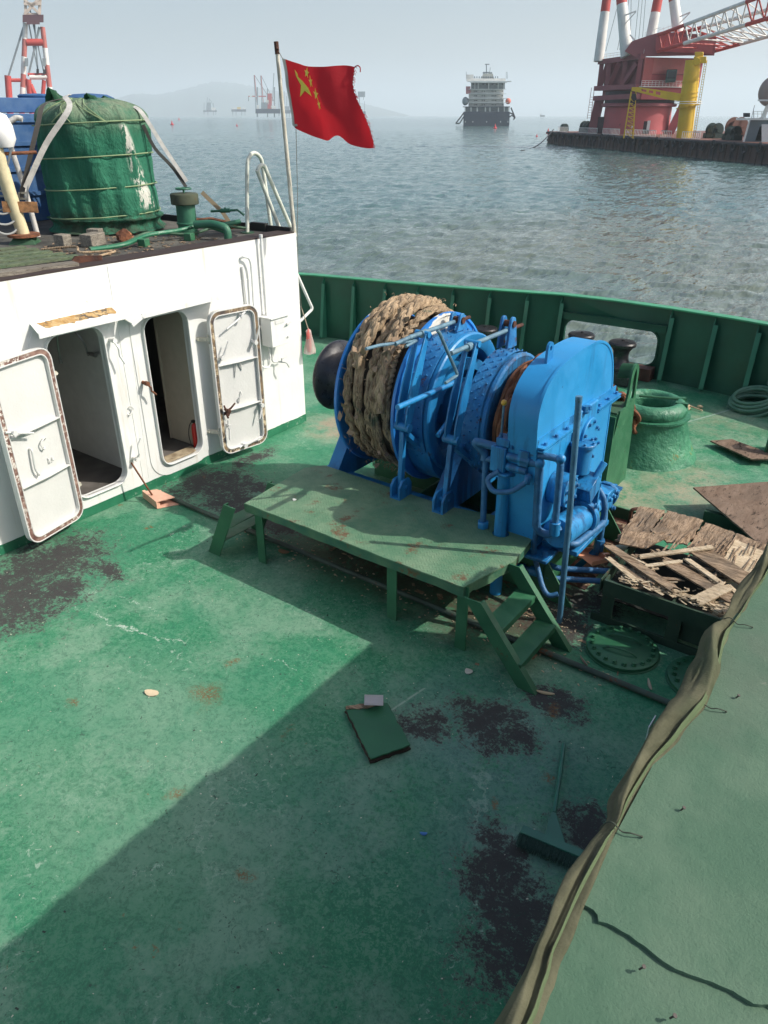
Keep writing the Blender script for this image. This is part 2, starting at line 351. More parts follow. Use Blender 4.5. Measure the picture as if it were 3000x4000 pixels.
    # weld seams, rubbed pale
    s2 = mx(seg((-2.30, 3.23), (-2.24, 3.55), .005, t.co), seg((-2.4, 9.9), (-1.95, 11.0), .010, t.co))
    c = t.mix(t.math('MULTIPLY', s2, t.ss(n3, .35, .5, .1, .8)), c, (.28, .38, .31))
    h = t.math('ADD', t.math('MULTIPLY', t.noise(14, 6, .65), .8), t.math('MULTIPLY', mm, .9))
    h = t.math('SUBTRACT', h, t.math('MULTIPLY', bare, .35)); h = t.math('ADD', h, t.math('MULTIPLY', s2, .8)); h = t.math('ADD', h, t.math('MULTIPLY', n1, 3))
    rg = t.mix(bare, (.46,) * 3, (.75,) * 3); rg = t.mix(t.ss(n2, .3, .7), rg, (.7,) * 3)
    sp = t.n('ShaderNodeSeparateColor'); t.l(rg, sp.inputs[0])
    return t.fin(c, sp.outputs[0], 0, t.bump(h, .45, .006), spec=.35)
M['deck'] = deck_material()
# ------------------------------------------------------------ bulwark line
BUL = [(-12.5, 9.3), (-11, 9.95), (-10.2, 10.25), (-9.3, 10.55), (-7.9, 10.85), (-6.7, 11.14), (-5.77, 11.42), (-4.95, 11.68), (-4.1, 11.755), (-3.25, 11.74), (-2.4, 11.66), (-1.84, 11.56), (-.7, 11.3), (.8, 10.8), (2.5, 10.0), (4, 9.0)]
def by(x):
    for (a, b), (c, d) in zip(BUL, BUL[1:]):
        if a <= x <= c: return b + (d - b) * (x - a) / (c - a)
    return BUL[0][1] if x < BUL[0][0] else BUL[-1][1]
mb = MB()
outline = [(x, y + .02) for x, y in BUL] + [(5, 6), (5, -5), (-13.5, -5), (-13.5, 7)]
mb.prism(outline, lambda u, v, w: V(u, v, w), -.06, 0.)
tag(mb.build('deck', M['deck']), kind='structure')
mb = MB(); mb.sm = False
o2 = [(x, y - .01) for x, y in BUL] + [(4.9, 6), (4.9, -5), (-13.4, -5), (-13.4, 7)]
mb.prism(o2, lambda u, v, w: V(u, v, w), -3.4, -.064)
tag(mb.build('ship_hull', paint('hull_side', (.02, .06, .05), .5, .3, .5, rust=.4, rs=1)), 'green steel hull side under the deck edge', 'hull')
# ------------------------------------------------------------ sea
def sea_material():
    t = NT('sea_water')
    st = t.vm('MULTIPLY', t.co, (1, 1, 1))
    rot = t.n('ShaderNodeMapping'); t.l(t.co, rot.inputs[0]); rot.inputs['Rotation'].default_value = (0, 0, R(30)); rot.inputs['Scale'].default_value = (1, .32, 1)
    h = t.math('ADD', t.math('MULTIPLY', t.noise(.9, 3, .5, .2, co=rot.outputs[0]), .60), t.math('MULTIPLY', t.noise(2.4, 3, .5, .1, co=rot.outputs[0]), .24))
    h = t.math('ADD', h, t.math('MULTIPLY', t.noise(7, 2, .5, co=rot.outputs[0]), .035))
    big = t.ss(t.noise(.011, 4, .6), .35, .65)
    c = t.mix(big, (.068, .135, .135), (.092, .158, .150))
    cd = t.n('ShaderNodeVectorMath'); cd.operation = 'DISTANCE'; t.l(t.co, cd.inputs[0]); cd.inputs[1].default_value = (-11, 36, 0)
    c = t.mix(t.math('MULTIPLY', t.ss(cd.outputs[1], 8, 34, .8, 0), t.ss(t.noise(.05, 4, .6), .3, .55, .5, 1)), c, (.125, .14, .105))  # painted reflection: brownish crane and sun sheen put into the water colour
    foam = t.math('MULTIPLY', t.ss(t.noise(1.4, 7, .8, .8, co=rot.outputs[0]), .76, .80), t.ss(t.noise(.06, 3, .5), .5, .6))
    c = t.mix(foam, c, (.6, .65, .62))
    t.bsdf.inputs['IOR'].default_value = 1.33
    return t.fin(c, .08, 0, t.bump(h, 1, .62))
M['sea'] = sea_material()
mb = MB()
rr = [0, 8.0, 420, 600, 1500, 4000, 9000, 18000, 30000]
rings = []
for r_ in rr[1:]: rings.append([mb.bm.verts.new((r_ * math.cos(2 * math.pi * k / 64), r_ * math.sin(2 * math.pi * k / 64), -2.6)) for k in range(64)])
# calm inner disc and far rings; between them a displaced, wind-ruffled sector
for q in rings[0]: q.co.z = -2.75
c0 = mb.bm.verts.new((0, 0, -2.75))
for k in range(64): mb.face([c0, rings[0][k], rings[0][(k + 1) % 64]])
for q in rings[1]: q.co.z = -2.62
mb.loft(rings[1:], cap=False)
NA, NR = 560, 520; b0, b1 = R(-36.3 - 42), R(-36.3 + 42)
wr = []
for j in range(NR + 1):
    r_ = 8.0 * (440 / 8.0) ** (j / NR); row = []
    fade = min(1, (440 - r_) / 120)
    for i in range(NA + 1):
        a = b0 + (b1 - b0) * i / NA; x = math.sin(a) * r_; y = math.cos(a) * r_
        # crests lie across the wind (from the upper right)
        u, v = x * .94 + y * .33, -x * .33 + y * .94
        h = .10 * noise.noise(V(u * .10, v * .24, 1.3)) + .13 * noise.noise(V(u * .34 + 5, v * .8, 4.1)) + (.11 * noise.noise(V(u * .9, v * 1.9, 7)) if r_ < 260 else 0) + (.05 * noise.noise(V(u * 1.9, v * 3.9, 9)) if r_ < 70 else 0)
        row.append(mb.bm.verts.new((x, y, -2.6 + h * fade)))
    wr.append(row)
for a_, b_ in zip(wr, wr[1:]):
    for i in range(NA): mb.face([a_[i], a_[i + 1], b_[i + 1], b_[i]])
# flat outer part of the ring beyond the sector
lo = [[mb.bm.verts.new((math.sin(b1 + (2 * math.pi - (b1 - b0)) * k / 60) * r_, math.cos(b1 + (2 * math.pi - (b1 - b0)) * k / 60) * r_, -2.6)) for k in range(61)] for r_ in (8.0, 440)]
for k in range(60): mb.face([lo[0][k], lo[0][k + 1], lo[1][k + 1], lo[1][k]])
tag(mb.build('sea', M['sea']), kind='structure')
# ------------------------------------------------------------ far hills
M['hill'] = paint('hill_woods', (.05, .075, .05), .9, .4, .002)
def W(px, dist):  # point on the water at a bearing (degrees right of the view axis) and distance
    a = R(px); T = R(36.3)
    x, y = math.sin(a), math.cos(a)
    return V(x * math.cos(T) - y * math.sin(T), x * math.sin(T) + y * math.cos(T), 0) * dist
def hills(prof, dist, name):
    mb = MB(); rows = []
    n = len(prof)
    P = catmull([(b, e, 0) for b, e in prof], 8)
    for dd, sc in ((0, 0), (400, .55), (900, .85), (1500, 1.0), (2400, .6), (3300, 0)):
        row = []
        for i, p in enumerate(P):
            hgt = max(0, math.tan(R(p.y)) * (dist + 1500)) * sc
            hgt *= 1 + .22 * noise.noise(V(p.x * 1.3, dd * .002, 3)) * (sc < 1) + .05 * noise.noise(V(p.x * 4, dd * .004, 0))
            q = W(p.x, dist + dd + 200 * noise.noise(V(p.x * .5, 1, 0)) * (sc > 0)); row.append(mb.bm.verts.new((q.x, q.y, hgt - 8 if sc == 0 else hgt - 2.6)))
        rows.append(row)
    for a, b in zip(rows, rows[1:]):
        for k in range(len(a) - 1): mb.face([a[k], a[k + 1], b[k + 1], b[k]])
    tag(mb.build(name, M['hill'], sharp=180), kind='structure')
# bearings: atan((px-1500)/3288)
hills([(-19.3, .05), (-18, .8), (-16.4, 1.25), (-14.8, 1.25), (-13, 1.6), (-11.4, 1.95), (-9.8, 1.9), (-8, 1.6), (-6, 1.3), (-4, 1.1), (-2.3, .95), (-1, .66), (.5, .32), (1.7, .04)], 7000, 'hills')
hills([(-34, .3), (-30, .7), (-26, .5), (-22, .8), (-20, .4), (-17.5, .05)], 10500, 'hills')
# ------------------------------------------------------------ haze
t = NT('haze_air'); t.t.nodes.remove(t.bsdf)
pv = t.n('ShaderNodeVolumePrincipled'); pv.inputs['Color'].default_value = (.86, .94, 1, 1); pv.inputs['Density'].default_value = 0.00025
pv.inputs['Anisotropy'].default_value = .15
t.l(pv.outputs[0], t.out.inputs['Volume'])
HZ = t.m
mb = MB(); mb.box(-31000, 31000, -31000, 31000, -3.7, 430)
tag(mb.build('haze', HZ), kind='stuff')
# ------------------------------------------------------------ bulwark
bw = thing('bulwark', 'dark green steel bulwark curving round the deck edge with flat stays and a roller opening', 'bulwark', (-3.3, 11.74, 0))
mb = MB(); T_ = .014
def bwseg(mb, xs, z0, z1):
    for a, b in zip(xs, xs[1:]):
        na = V(0, 1, 0)
        mb.mesh([(x, by(x) + o, z) for x in (a, b) for o in (0, T_) for z in (z0, z1)], [(0, 1, 3, 2), (4, 6, 7, 5), (0, 4, 5, 1), (2, 3, 7, 6), (0, 2, 6, 4), (1, 5, 7, 3)])
xs = sorted(set([-12.5 + .3 * i for i in range(55)] + [p[0] for p in BUL] + [-4.95, -3.25]))
mb.sm = True
def bsheet(xs):
    r = [[mb.bm.verts.new((x, by(x) + o, z)) for o, z in ((0, 0), (0, 1.12), (T_, 1.12), (T_, 0))] for x in xs]
    mb.loft(r)
bsheet([x for x in xs if x <= -4.95]); bsheet([x for x in xs if x >= -3.25])
mb.prism([(-4.95, 0), (-3.25, 0), (-3.25, 1.12), (-4.1, 1.12), (-4.95, 1.12)], lambda u, v, w: V(u, by(u) + w, v), 0, T_, holes=[rrect(-4.86, -3.34, .20, .74, .16)])
mb.build('plate', M['bulwark'], bw)
mb = MB()
r = [[mb.bm.verts.new((x, by(x) + o, z)) for o, z in ((-.085, 1.115), (-.085, 1.14), (.075, 1.14), (.075, 1.115))] for x in xs]
mb.loft(r); mb.build('cap_rail', M['caprail'], bw, bevel=.004)
for x in [-10.9, -10.3, -9.72, -9.12, -8.52, -7.92, -7.32, -6.7, -6.09, -5.49, -4.95, -3.19, -2.54, -1.93, -1.32, -.7, -.1]:
    y = by(x); mb = MB(); lean = .0
    mb.prism([(y, 0), (y - .20, .02), (y - .19, .08), (y - .075, 1.02), (y, 1.10)], lambda u, v, w, x=x: V(x + w, u, v), -.006, .006)
    mb.prism([(y - .20, .06), (y - .085, 1.0), (y - .078, 1.0), (y - .193, .06)], lambda u, v, w, x=x: V(x + w, u, v), -.004, .062)
    mb.build('stay', M['stay'], bw)
mb = MB(); fn = lambda u, v, w: V(u, by(u) + w, v)
mb.prism(rrect(-4.885, -3.315, .175, .765, .18), fn, -.02, .035, holes=[rrect(-4.86, -3.34, .20, .74, .16)])
mb.build('opening_rim', M['bulwark'], bw)
mb = MB(); mb.bar((-4.9, by(-4.9) - .06, .80), (-3.22, by(-3.22) - .06, .80), .012, .10, up=(0, 0, 1)); mb.bar((-4.9, by(-4.9) - .045, .86), (-3.22, by(-3.22) - .045, .86), .09, .012)
mb.build('stiffener', M['bulwark'], bw)
# pedestal rollers in the opening
def roller(x, y, lab, h=.78, pedh=.23):
    t_ = thing('pedestal_roller', lab, 'fairlead', (x, y, 0), 'black pedestal rollers by the bulwark')
    mb = MB(); mb.box(x - .24, x + .24, y - .2, y + .2, 0, pedh); mb.build('base', M['black'], t_, bevel=.02)
    mb = MB(); b = pedh
    mb.lathe([(.0, b), (.20, b), (.205, b + .03), (.16, b + .07), (.125, b + .14), (.115, b + .2), (.125, b + .27), (.17, b + .33), (.205, b + .35), (.21, b + .39), (.19, b + .41), (.0, b + .425)], (x, y, 0), seg=36)
    mb.build('roller', M['black'], t_)
    mb = MB(); mb.bolt((x, y, b + .42), (0, 0, 1), .02, .02); mb.bolt((x + .09, y - .05, b + .41), (0, 0, 1), .012, .015); mb.build('bolt', M['black'], t_)
roller(-4.42, 11.33, 'black mooring roller at the left of the bulwark opening, half behind the blue gear case')
roller(-3.72, 11.25, 'black mooring roller at the right of the bulwark opening')
roller(-5.85, 10.75, 'rusty black mooring roller peeping out behind the rope drum flange')
tl = MB(); tl.box(-4.9, -3.3, 11.5, 11.735, .005, .20); tag(tl.build('roller_ledge', paint('ledge_rust', (.10, .045, .03), .8, .4, 6, bump=.6), None, bevel=.006), 'rust-brown steel ledge under the bulwark opening', 'ledge')
# ------------------------------------------------------------ deckhouse
WX = -6.52
dh = thing('deckhouse', 'white painted deckhouse with two oval-cornered steel doorways and a green foot band', 'deckhouse', (WX, 7.07, 0))
D1 = rrect(3.585, 4.185, .235, 1.90, .13); D2 = rrect(4.665, 5.235, .215, 1.86, .13)
mb = MB(); f_ = lambda u, v, w: V(WX + w, u, v)
mb.prism([(-2.5, 0), (7.07, 0), (7.07, 2.44), (-2.5, 2.44)], f_, -.012, 0, holes=[D1, D2])
mb.build('front_wall', M['white'], dh)
mb = MB(); mb.box(-12, WX - .012, 7.055, 7.07, 0, 2.44); mb.build('end_wall', M['white'], dh)
mb = MB(); mb.box(-12, WX - .01, -2.5, 7.053, 2.37, 2.425)
mb.build('roof', paint('roof_deck', (.05, .05, .045), .85, .5, 3, alt=(.13, .12, .10), rust=.35, rs=5, bump=.8, bs=30, bd=.01), dh)
# dark edge strip
mb = MB()
n = 90; prof = []
for i in range(n + 1):
    y = -2.4 + 9.44 * i / n; prof.append((y, 2.438 + .012 * noise.noise(V(y * 3, 0, 0))))
pts = [(y, 2.40) for y, z in prof] + [(y, z + .018) for y, z in prof[::-1]]
mb.prism(pts, lambda u, v, w: V(WX + w, u, v), -.25, -.004)
mb.build('roof_edging', plain('edge_tar', (.035, .022, .02), .8), dh)
mb = MB(); mb.box(-12, WX - .05, 7.02, 7.05, 2.42, 2.50); mb.box(WX - .7, WX - .45, 7.0, 7.06, 2.42, 2.52); mb.build('coaming', M['rubber'], dh)
# skirting with a ragged upper edge
mb = MB(); pts = []; n = 220
for i in range(n + 1):
    y = -2.4 + 9.475 * i / n; pts.append((y, .105 + .02 * noise.noise(V(y * 2.2, 4, 0)) + .008 * noise.noise(V(y * 14, 0, 2))))
mb.prism([(-2.4, .002)] + [(7.075, .002)] + pts[::-1], f_, .001, .005)
mb.build('skirting', M['skirt'], dh)
# plate seams as slim welds
mb = MB()
def weld(p, q, r=.006):
    P = [Vector(p).lerp(Vector(q), i / 30) + V(0, .004 * noise.noise(V(i * .9, p[1], 0)), .004 * noise.noise(V(i * .9, p[1], 7))) for i in range(31)]
    mb.tube(P, r, 5)
weld((WX, 4.39, .12), (WX, 4.39, 2.43)); weld((WX, -2, 2.05), (WX, 3.2, 2.05), .004); weld((WX, 5.6, 2.02), (WX, 7.05, 2.02), .004); weld((WX, 4.46, .15), (WX, 4.52, 1.9), .003)
mb.build('weld_seam', M['white'], dh)
# doubler plates and coaming rims round the openings
def off(poly, d, cx, cz):
    return [(cx + (p[0] - cx) * (1 + d / .3), cz + (p[1] - cz) * (1 + d / .83)) for p in poly]
for (y0, y1, z0, z1), nm in (((3.585, 4.185, .235, 1.90), 1), ((4.665, 5.235, .215, 1.86), 2)):
    hole = rrect(y0, y1, z0, z1, .13)
    mb = MB(); mb.prism(rrect(y0 - .15, y1 + .15, z0 - .13, z1 + .15, .24), f_, .001, .009, holes=[rrect(y0 - .002, y1 + .002, z0 - .002, z1 + .002, .13)])
    mb.build('doubler_plate', M['white'], dh, bevel=.002)
    mb = MB(); mb.prism(rrect(y0 - .012, y1 + .012, z0 - .012, z1 + .012, .14), f_, -.05, .045, holes=[hole])
    mb.build('door_coaming', M['white'], dh, bevel=.003)
# threshold of worn wood in the second doorway
mb = MB(); mb.box(WX - .16, WX - .013, 4.70, 5.2, .19, .235); mb.build('threshold', paint('worn_sill', (.3, .22, .13), .8, .5, 9, alt=(.45, .38, .26), bump=.6), dh)
# rain hoods
def hood(y0, y1, z, name, rusty):
    mb = MB(); d = .20
    mb.mesh([(WX, y0 + .03, z + .06), (WX, y1, z + .06), (WX + d, y1 + .02, z + .005), (WX + d, y0 - .02, z + .005),
             (WX, y0 + .03, z + .05), (WX, y1, z + .05), (WX + d, y1 + .02, z - .005), (WX + d, y0 - .02, z - .005)],
        [(0, 1, 2, 3), (7, 6, 5, 4), (0, 4, 5, 1), (1, 5, 6, 2), (2, 6, 7, 3), (3, 7, 4, 0)])
    mb.bar((WX + d, y0 - .02, z - .012), (WX + d, y1 + .02, z - .012), .01, .05)
    h = mb.build('rain_hood', M['white'] if not rusty else [M['white']], dh)
    if rusty:
        mb = MB(); poly = []
        for i in range(26):
            t_ = i / 25; poly.append((y0 + .08 + (y1 - y0 - .16) * t_, .02 + .03 * abs(noise.noise(V(i * .7, 1, 0)))))
        poly += [(y1 - .1 - (y1 - y0 - .2) * i / 25, .13 + .05 * abs(noise.noise(V(i * .6, 5, 0)))) for i in range(26)]
        mb.prism(poly, lambda u, v, w: V(WX + v, u, z + .06 - v * .275 + .002 + w), 0, .002)
        mb.build('rust_crust', paint('ochre_rust', (.42, .22, .05), .85, .4, 9, alt=(.5, .38, .2), chips=.8, cs=14, chipc=(.07, .06, .05), bump=.9, bs=40), h)
hood(3.47, 4.42, 1.99, 'a', True)
mb = MB(); z = 1.955
# second hood slopes down at both ends
P_ = [(4.42, z - .06), (4.55, z), (5.55, z + .01), (5.66, z - .03)]
a_ = [[mb.bm.verts.new(q) for q in ((WX, y, zz + .055), (WX + .2, y, zz), (WX + .2, y, zz - .01), (WX, y, zz + .045))] for y, zz in P_]
mb.loft(a_)
for (y, zz), (y2, z2) in zip(P_, P_[1:]): mb.bar((WX + .2, y, zz - .012), (WX + .2, y2, z2 - .012), .01, .05)
mb.build('rain_hood', M['white'], dh)
# door leaves
def leaf(y_h, w, z0, z1, ang, sgn, gm, so, lab, kind):
    """hinged at y_h, hanging away by ang degrees from the wall; sgn=+1 leaf extends to +y"""
    ca, sa = math.cos(R(ang)), math.sin(R(ang))
    def fn(u, v, d): return V(WX + so + u * sa + d * ca, y_h + sgn * (u * ca - d * sa), v)
    mb = MB(); mb.prism(rrect(0, w, z0, z1, .13), fn, 0, .022); lf = mb.build('door_leaf', M['white_door'], dh, bevel=.004, label=lab)
    mb = MB(); mb.prism(rrect(.0, w, z0, z1, .13), fn, .022, .060, holes=[rrect(.012, w - .012, z0 + .012, z1 - .012, .12)])
    mb.prism(rrect(.05, w - .05, z0 + .05, z1 - .05, .09), fn, .022, .062, holes=[rrect(.062, w - .062, z0 + .062, z1 - .062, .08)])
    mb.build('rim', M['white_door'], lf, bevel=.002)
    mb = MB(); mb.prism(rrect(.012, w - .012, z0 + .012, z1 - .012, .12), fn, .022, .058, holes=[rrect(.05, w - .05, z0 + .05, z1 - .05, .09)])
    mb.build('gasket', gm, lf)
    for fz in (.36, .68) if kind == 2 else (.385, .665):
        zz = z1 - (z1 - z0) * fz; mb = MB()
        mb.bar(fn(.06, zz, .045), fn(w - .06, zz, .045), .05, .008, up=(0, 0, 1))
        q = [fn(.06, zz, .022), fn(w - .06, zz, .022), fn(w - .06, zz, .07), fn(w * .5, zz - .0, .085), fn(.06, zz, .07)]
        mb.mesh([p + V(0, 0, k) for k in (-.0028, .0028) for p in q], [(0, 1, 2, 3, 4), (9, 8, 7, 6, 5), (0, 5, 6, 1), (1, 6, 7, 2), (2, 7, 8, 3), (3, 8, 9, 4), (4, 9, 5, 0)])
        mb.build('stiffener', M['white_door'], lf)
    def dog(u, v, a, L=.2, m='white_door', big=True):
        mb = MB(); c = fn(u, v, .04); n_ = (fn(u, v, 1) - fn(u, v, 0)).normalized(); e = (fn(u + math.cos(R(a)), v + math.sin(R(a)), 0) - fn(u, v, 0)).normalized()
        mb.cyl(fn(u, v, .02), c + n_ * .05, .02, seg=10); mb.cyl(c + n_ * .05, c + n_ * .066, .028, seg=6)
        mb.tube([c + n_ * .03, c + n_ * .055 + e * .05, c + n_ * .06 + e * L], lambda t: .014 - .004 * t, 7)
        mb.tube([c + n_ * .02, c + n_ * .02 - e * .07], .012, 6)
        mb.build('dog_handle', M[m], lf)
    if kind == 2:
        dog(w - .24, z1 - .10, 205, .25); dog(.10, z1 - .52, 62, .2); dog(w - .09, z1 - .43, 70, .2); dog(w - .07, z0 + .5, 250, .17)
        dog(.10, z0 + .36, 262, .16); dog(w * .45, z0 + .06, 12, .24); dog(.11, z0 + .55, 40, .12, 'rust_dark'); dog(.09, z0 + .52, 110, .12, 'rust_dark')
        mb = MB(); cu = .3; mb.tube(catmull([fn(cu - .02, 1.02, .03), fn(cu, 1.16, .045), fn(cu + .03, 1.19, .05), fn(cu + .06, 1.16, .045), fn(cu + .08, 1.08, .03)], 5), .008, 7); mb.build('grab_hook', M['white_door'], lf)
        mb = MB(); mb.tube([fn(.3, .70, .03), fn(.3, .76, .05), fn(.34, .79, .05), fn(.34, .83, .03)], .008, 6); mb.build('grab_hook', M['white_door'], lf)
    else:
        mb = MB(); mb.tube(catmull([fn(.45, 1.0, .023), fn(.45, .99, .06), fn(.46, .82, .06), fn(.43, .74, .055), fn(.41, .75, .023)], 5), .011, 8); mb.build('grab_handle', M['white_door'], lf)
        mb = MB(); mb.tube(catmull([fn(.25, 1.03, .03), fn(.28, 1.05, .05), fn(.33, 1.01, .05), fn(.31, .95, .05), fn(.28, .96, .03)], 5), .007, 6); mb.build('grab_hook', M['white_door'], lf)
        mb = MB(); mb.tube([fn(.27, .84, .03), fn(.27, .80, .045), fn(.25, .80, .045), fn(.25, .83, .045), fn(.23, .80, .045), fn(.22, .83, .03)], .006, 6); mb.build('grab_hook', M['white_door'], lf)
        dog(w - .09, 1.23, 200, .2)
    for zz in (z1 - .3, z0 + .3):
        mb = MB(); h0 = fn(0, zz, .02); p = V(WX, y_h - sgn * .07, zz)
        mb.bar(p, h0, .035, .04); mb.cyl(h0 - V(0, 0, .05), h0 + V(0, 0, .05), .016, seg=10); mb.bolt(p + V(.01, 0, 0), (1, 0, 0), .016, .03)
        mb.build('hinge', paint('hinge_metal', (.5, .48, .4), .5, .4, 20, rust=.4, rs=20, bump=.5), lf)
leaf(5.43, .655, .11, 1.81, 9, 1, M['gasket2'], .11, 'right-hand open door leaf with six dogs and a yellow-brown gasket', 2)
leaf(3.56, .70, .10, 1.86, 13, -1, M['gasket'], .06, 'left-hand open door leaf with flaking brown gasket, cut by the photo edge', 1)
# fixed dogs and hooks on the wall
def wdog(y, z, a, L, m='white'):
    mb = MB(); c = V(WX, y, z)
    mb.cyl(c, c + V(.09, 0, 0), .018, seg=10); mb.cyl(c + V(.06, 0, 0), c + V(.1, 0, 0), .026, seg=8)
    e = V(0, math.cos(R(a)), math.sin(R(a)))
    mb.tube([c + V(.07, 0, 0), c + V(.12, 0, 0) + e * L * .3, c + V(.1, 0, 0) + e * L * .65, c + V(.12, .02, 0) + e * L], .011, 7)
    mb.build('dog_handle', M[m], dh)
wdog(4.27, 1.74, -82, .24); wdog(4.30, .45, 80, .24)
wdog(4.57, 1.22, -70, .14, 'rust')
mb = MB(); mb.tube(catmull([(WX, 4.33, .98), (WX + .03, 4.36, 1.02), (WX + .03, 4.39, .98), (WX + .03, 4.34, .93), (WX, 4.33, .94)], 5), .007, 6); mb.build('eye_hook', M['white'], dh)
# interior rooms
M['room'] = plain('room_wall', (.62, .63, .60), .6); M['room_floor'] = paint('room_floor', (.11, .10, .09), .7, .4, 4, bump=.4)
M['room_dark'] = plain('room_dark', (.07, .075, .075), .6)  # dark walls put the unlit cabin's gloom into the colour
mb = MB(); mb.box(-9.2, WX - .014, 4.40, 4.43, .1, 2.36); mb.box(-9.2, WX - .014, 3.2, 3.22, .1, 2.36); mb.box(-8.62, -8.6, 3.22, 4.40, .1, 2.36)
mb.build('bulkhead', M['room'], dh)
mb = MB(); mb.box(-9.2, WX - .014, 3.22, 4.40, .1, .18); mb.box(-9.2, WX - .014, 4.43, 6.2, .1, .185); mb.build('cabin_floor', M['room_floor'], dh)
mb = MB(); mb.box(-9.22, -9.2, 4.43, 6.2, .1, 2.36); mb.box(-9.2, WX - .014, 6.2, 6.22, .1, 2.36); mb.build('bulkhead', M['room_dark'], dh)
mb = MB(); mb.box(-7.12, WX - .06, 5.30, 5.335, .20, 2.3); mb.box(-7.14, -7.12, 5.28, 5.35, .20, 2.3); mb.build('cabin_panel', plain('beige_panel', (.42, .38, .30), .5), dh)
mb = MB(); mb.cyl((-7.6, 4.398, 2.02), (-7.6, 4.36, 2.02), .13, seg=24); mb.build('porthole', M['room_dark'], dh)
# swan-neck tap inside the first doorway
mb = MB(); yy = 4.33
mb.tube(rounded([(-6.95, 4.4, 1.50), (-6.95, yy, 1.50), (-7.04, yy, 1.50)], .03), .016, 8); mb.tube(catmull([(-7.04, yy, 1.47), (-7.05, yy - .02, 1.62), (-7.10, yy - .06, 1.72), (-7.2, yy - .1, 1.76), (-7.3, yy - .13, 1.71), (-7.34, yy - .14, 1.58), (-7.35, yy - .14, 1.42)], 6), .011, 8)
mb.cyl((-7.35, yy - .14, 1.44), (-7.35, yy - .14, 1.37), .014, .022, seg=10); mb.cyl((-6.98, yy, 1.5), (-6.9, yy, 1.5), .024, seg=10)
tag(mb.build('swan_neck_tap', M['steel']), 'chrome swan-neck tap on the grey wall inside the left doorway', 'tap')
# extinguisher, table, chair inside the second doorway
fe = thing('fire_extinguisher', 'red fire extinguisher on the floor just inside the right doorway', 'extinguisher', (-6.62, 5.26, .185))
mb = MB(); mb.lathe([(0, 0), (.034, 0), (.037, .02), (.037, .27), (.03, .31), (.012, .33), (.012, .35), (0, .35)], (-6.63, 5.262, .185), seg=20); mb.build('cylinder', plain('ext_red', (.5, .02, .015), .35), fe)
mb = MB(); mb.box(-6.65, -6.61, 5.235, 5.275, .53, .555); mb.tube(catmull([(-6.63, 5.24, .55), (-6.64, 5.20, .50), (-6.66, 5.19, .38), (-6.65, 5.2, .26)], 5), .006, 6); mb.build('hose', M['rubber'], fe)
tb = thing('table', 'small pale table with a plastic basin on it in the dark right cabin', 'table', (-8.0, 4.9, .185))
mb = MB(); mb.prism(rrect(-8.5, -7.5, 4.46, 5.1, .05), lambda u, v, w: V(u, v, w), 1.02, 1.05); mb.build('tabletop', plain('table_white', (.35, .38, .40), .4), tb)
for x, y in ((-8.4, 4.55), (-7.6, 4.55), (-8.4, 5.0), (-7.6, 5.0)):
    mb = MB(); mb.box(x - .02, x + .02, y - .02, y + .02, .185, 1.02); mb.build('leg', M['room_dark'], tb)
mb = MB(); mb.lathe([(.0, 0), (.11, 0), (.16, .08), (.175, .08), (.17, .09), (.15, .085), (.105, .015), (0, .015)], (-7.85, 4.78, 1.05), seg=28)
tag(mb.build('wash_basin', plain('pvc_white', (.5, .52, .52), .35)), 'white plastic basin on the table in the dark right cabin', 'basin')
ch = thing('plastic_chair', 'white moulded plastic chair in the dark right cabin under the table edge', 'chair', (-7.5, 5.0, .185))
pc = plain('chair_white', (.45, .47, .48), .4)
mb = MB(); mb.prism(rrect(-7.70, -7.30, 4.86, 5.24, .06), lambda u, v, w: V(u, v, w), .60, .63); mb.build('seat', pc, ch)
mb = MB(); mb.prism(rrect(-7.68, -7.32, .63, 1.05, .1), lambda u, v, w: V(u, 5.20 + w, v), 0, .02, holes=[rrect(-7.62, -7.52, .7, .98, .04), rrect(-7.48, -7.38, .7, .98, .04)]); mb.build('backrest', pc, ch)
for x, y in ((-7.67, 4.89), (-7.33, 4.89), (-7.67, 5.21), (-7.33, 5.21)):
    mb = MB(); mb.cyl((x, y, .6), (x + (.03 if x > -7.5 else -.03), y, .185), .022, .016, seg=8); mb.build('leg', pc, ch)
# junction box, conduit, tap
jb = thing('junction_box', 'white steel junction box on the deckhouse wall beside the right door leaf', 'junction box', (WX + .1, 6.47, 1.17))
mb = MB(); mb.box(WX + .03, WX + .20, 6.33, 6.63, 1.22, 1.56); mb.build('box', M['white'], jb, bevel=.004)
mb = MB(); mb.box(WX + .02, WX + .225, 6.315, 6.645, 1.562, 1.575); mb.build('lid', M['white'], jb)
mb = MB(); mb.box(WX + .201, WX + .207, 6.40, 6.56, 1.49, 1.53); mb.build('name_plate', M['white_door'], jb)
mb = MB(); mb.bolt((WX + .2, 6.6, 1.46), (1, 0, 0), .012, .03); mb.bolt((WX + .2, 6.6, 1.30), (1, 0, 0), .010, .02); mb.bar((WX + .23, 6.57, 1.46), (WX + .23, 6.65, 1.475), .01, .012); mb.build('latch', M['white_door'], jb)
mb = MB(); mb.box(WX, WX + .03, 6.40, 6.56, 1.2, 1.58); mb.build('bracket', M['white'], jb)
cd_ = thing('conduit_pipe', 'thin white conduit pipe running down the wall from the roof edge into the junction box', 'pipe', (WX + .05, 6.42, 1.57))
mb = MB(); mb.tube([(WX + .05, 6.42, 2.47), (WX + .05, 6.42, 1.575)], .014, 8); mb.tube([(WX + .03, 6.46, 2.42), (WX + .03, 6.46, 1.6)], .006, 6); mb.build('pipe', M['white'], cd_)
for z_ in (2.46, 1.58):
    mb = MB(); mb.cyl((WX + .05, 6.42, z_), (WX + .05, 6.42, z_ + .035), .022, seg=10); mb.build('gland', M['white_door'], cd_)
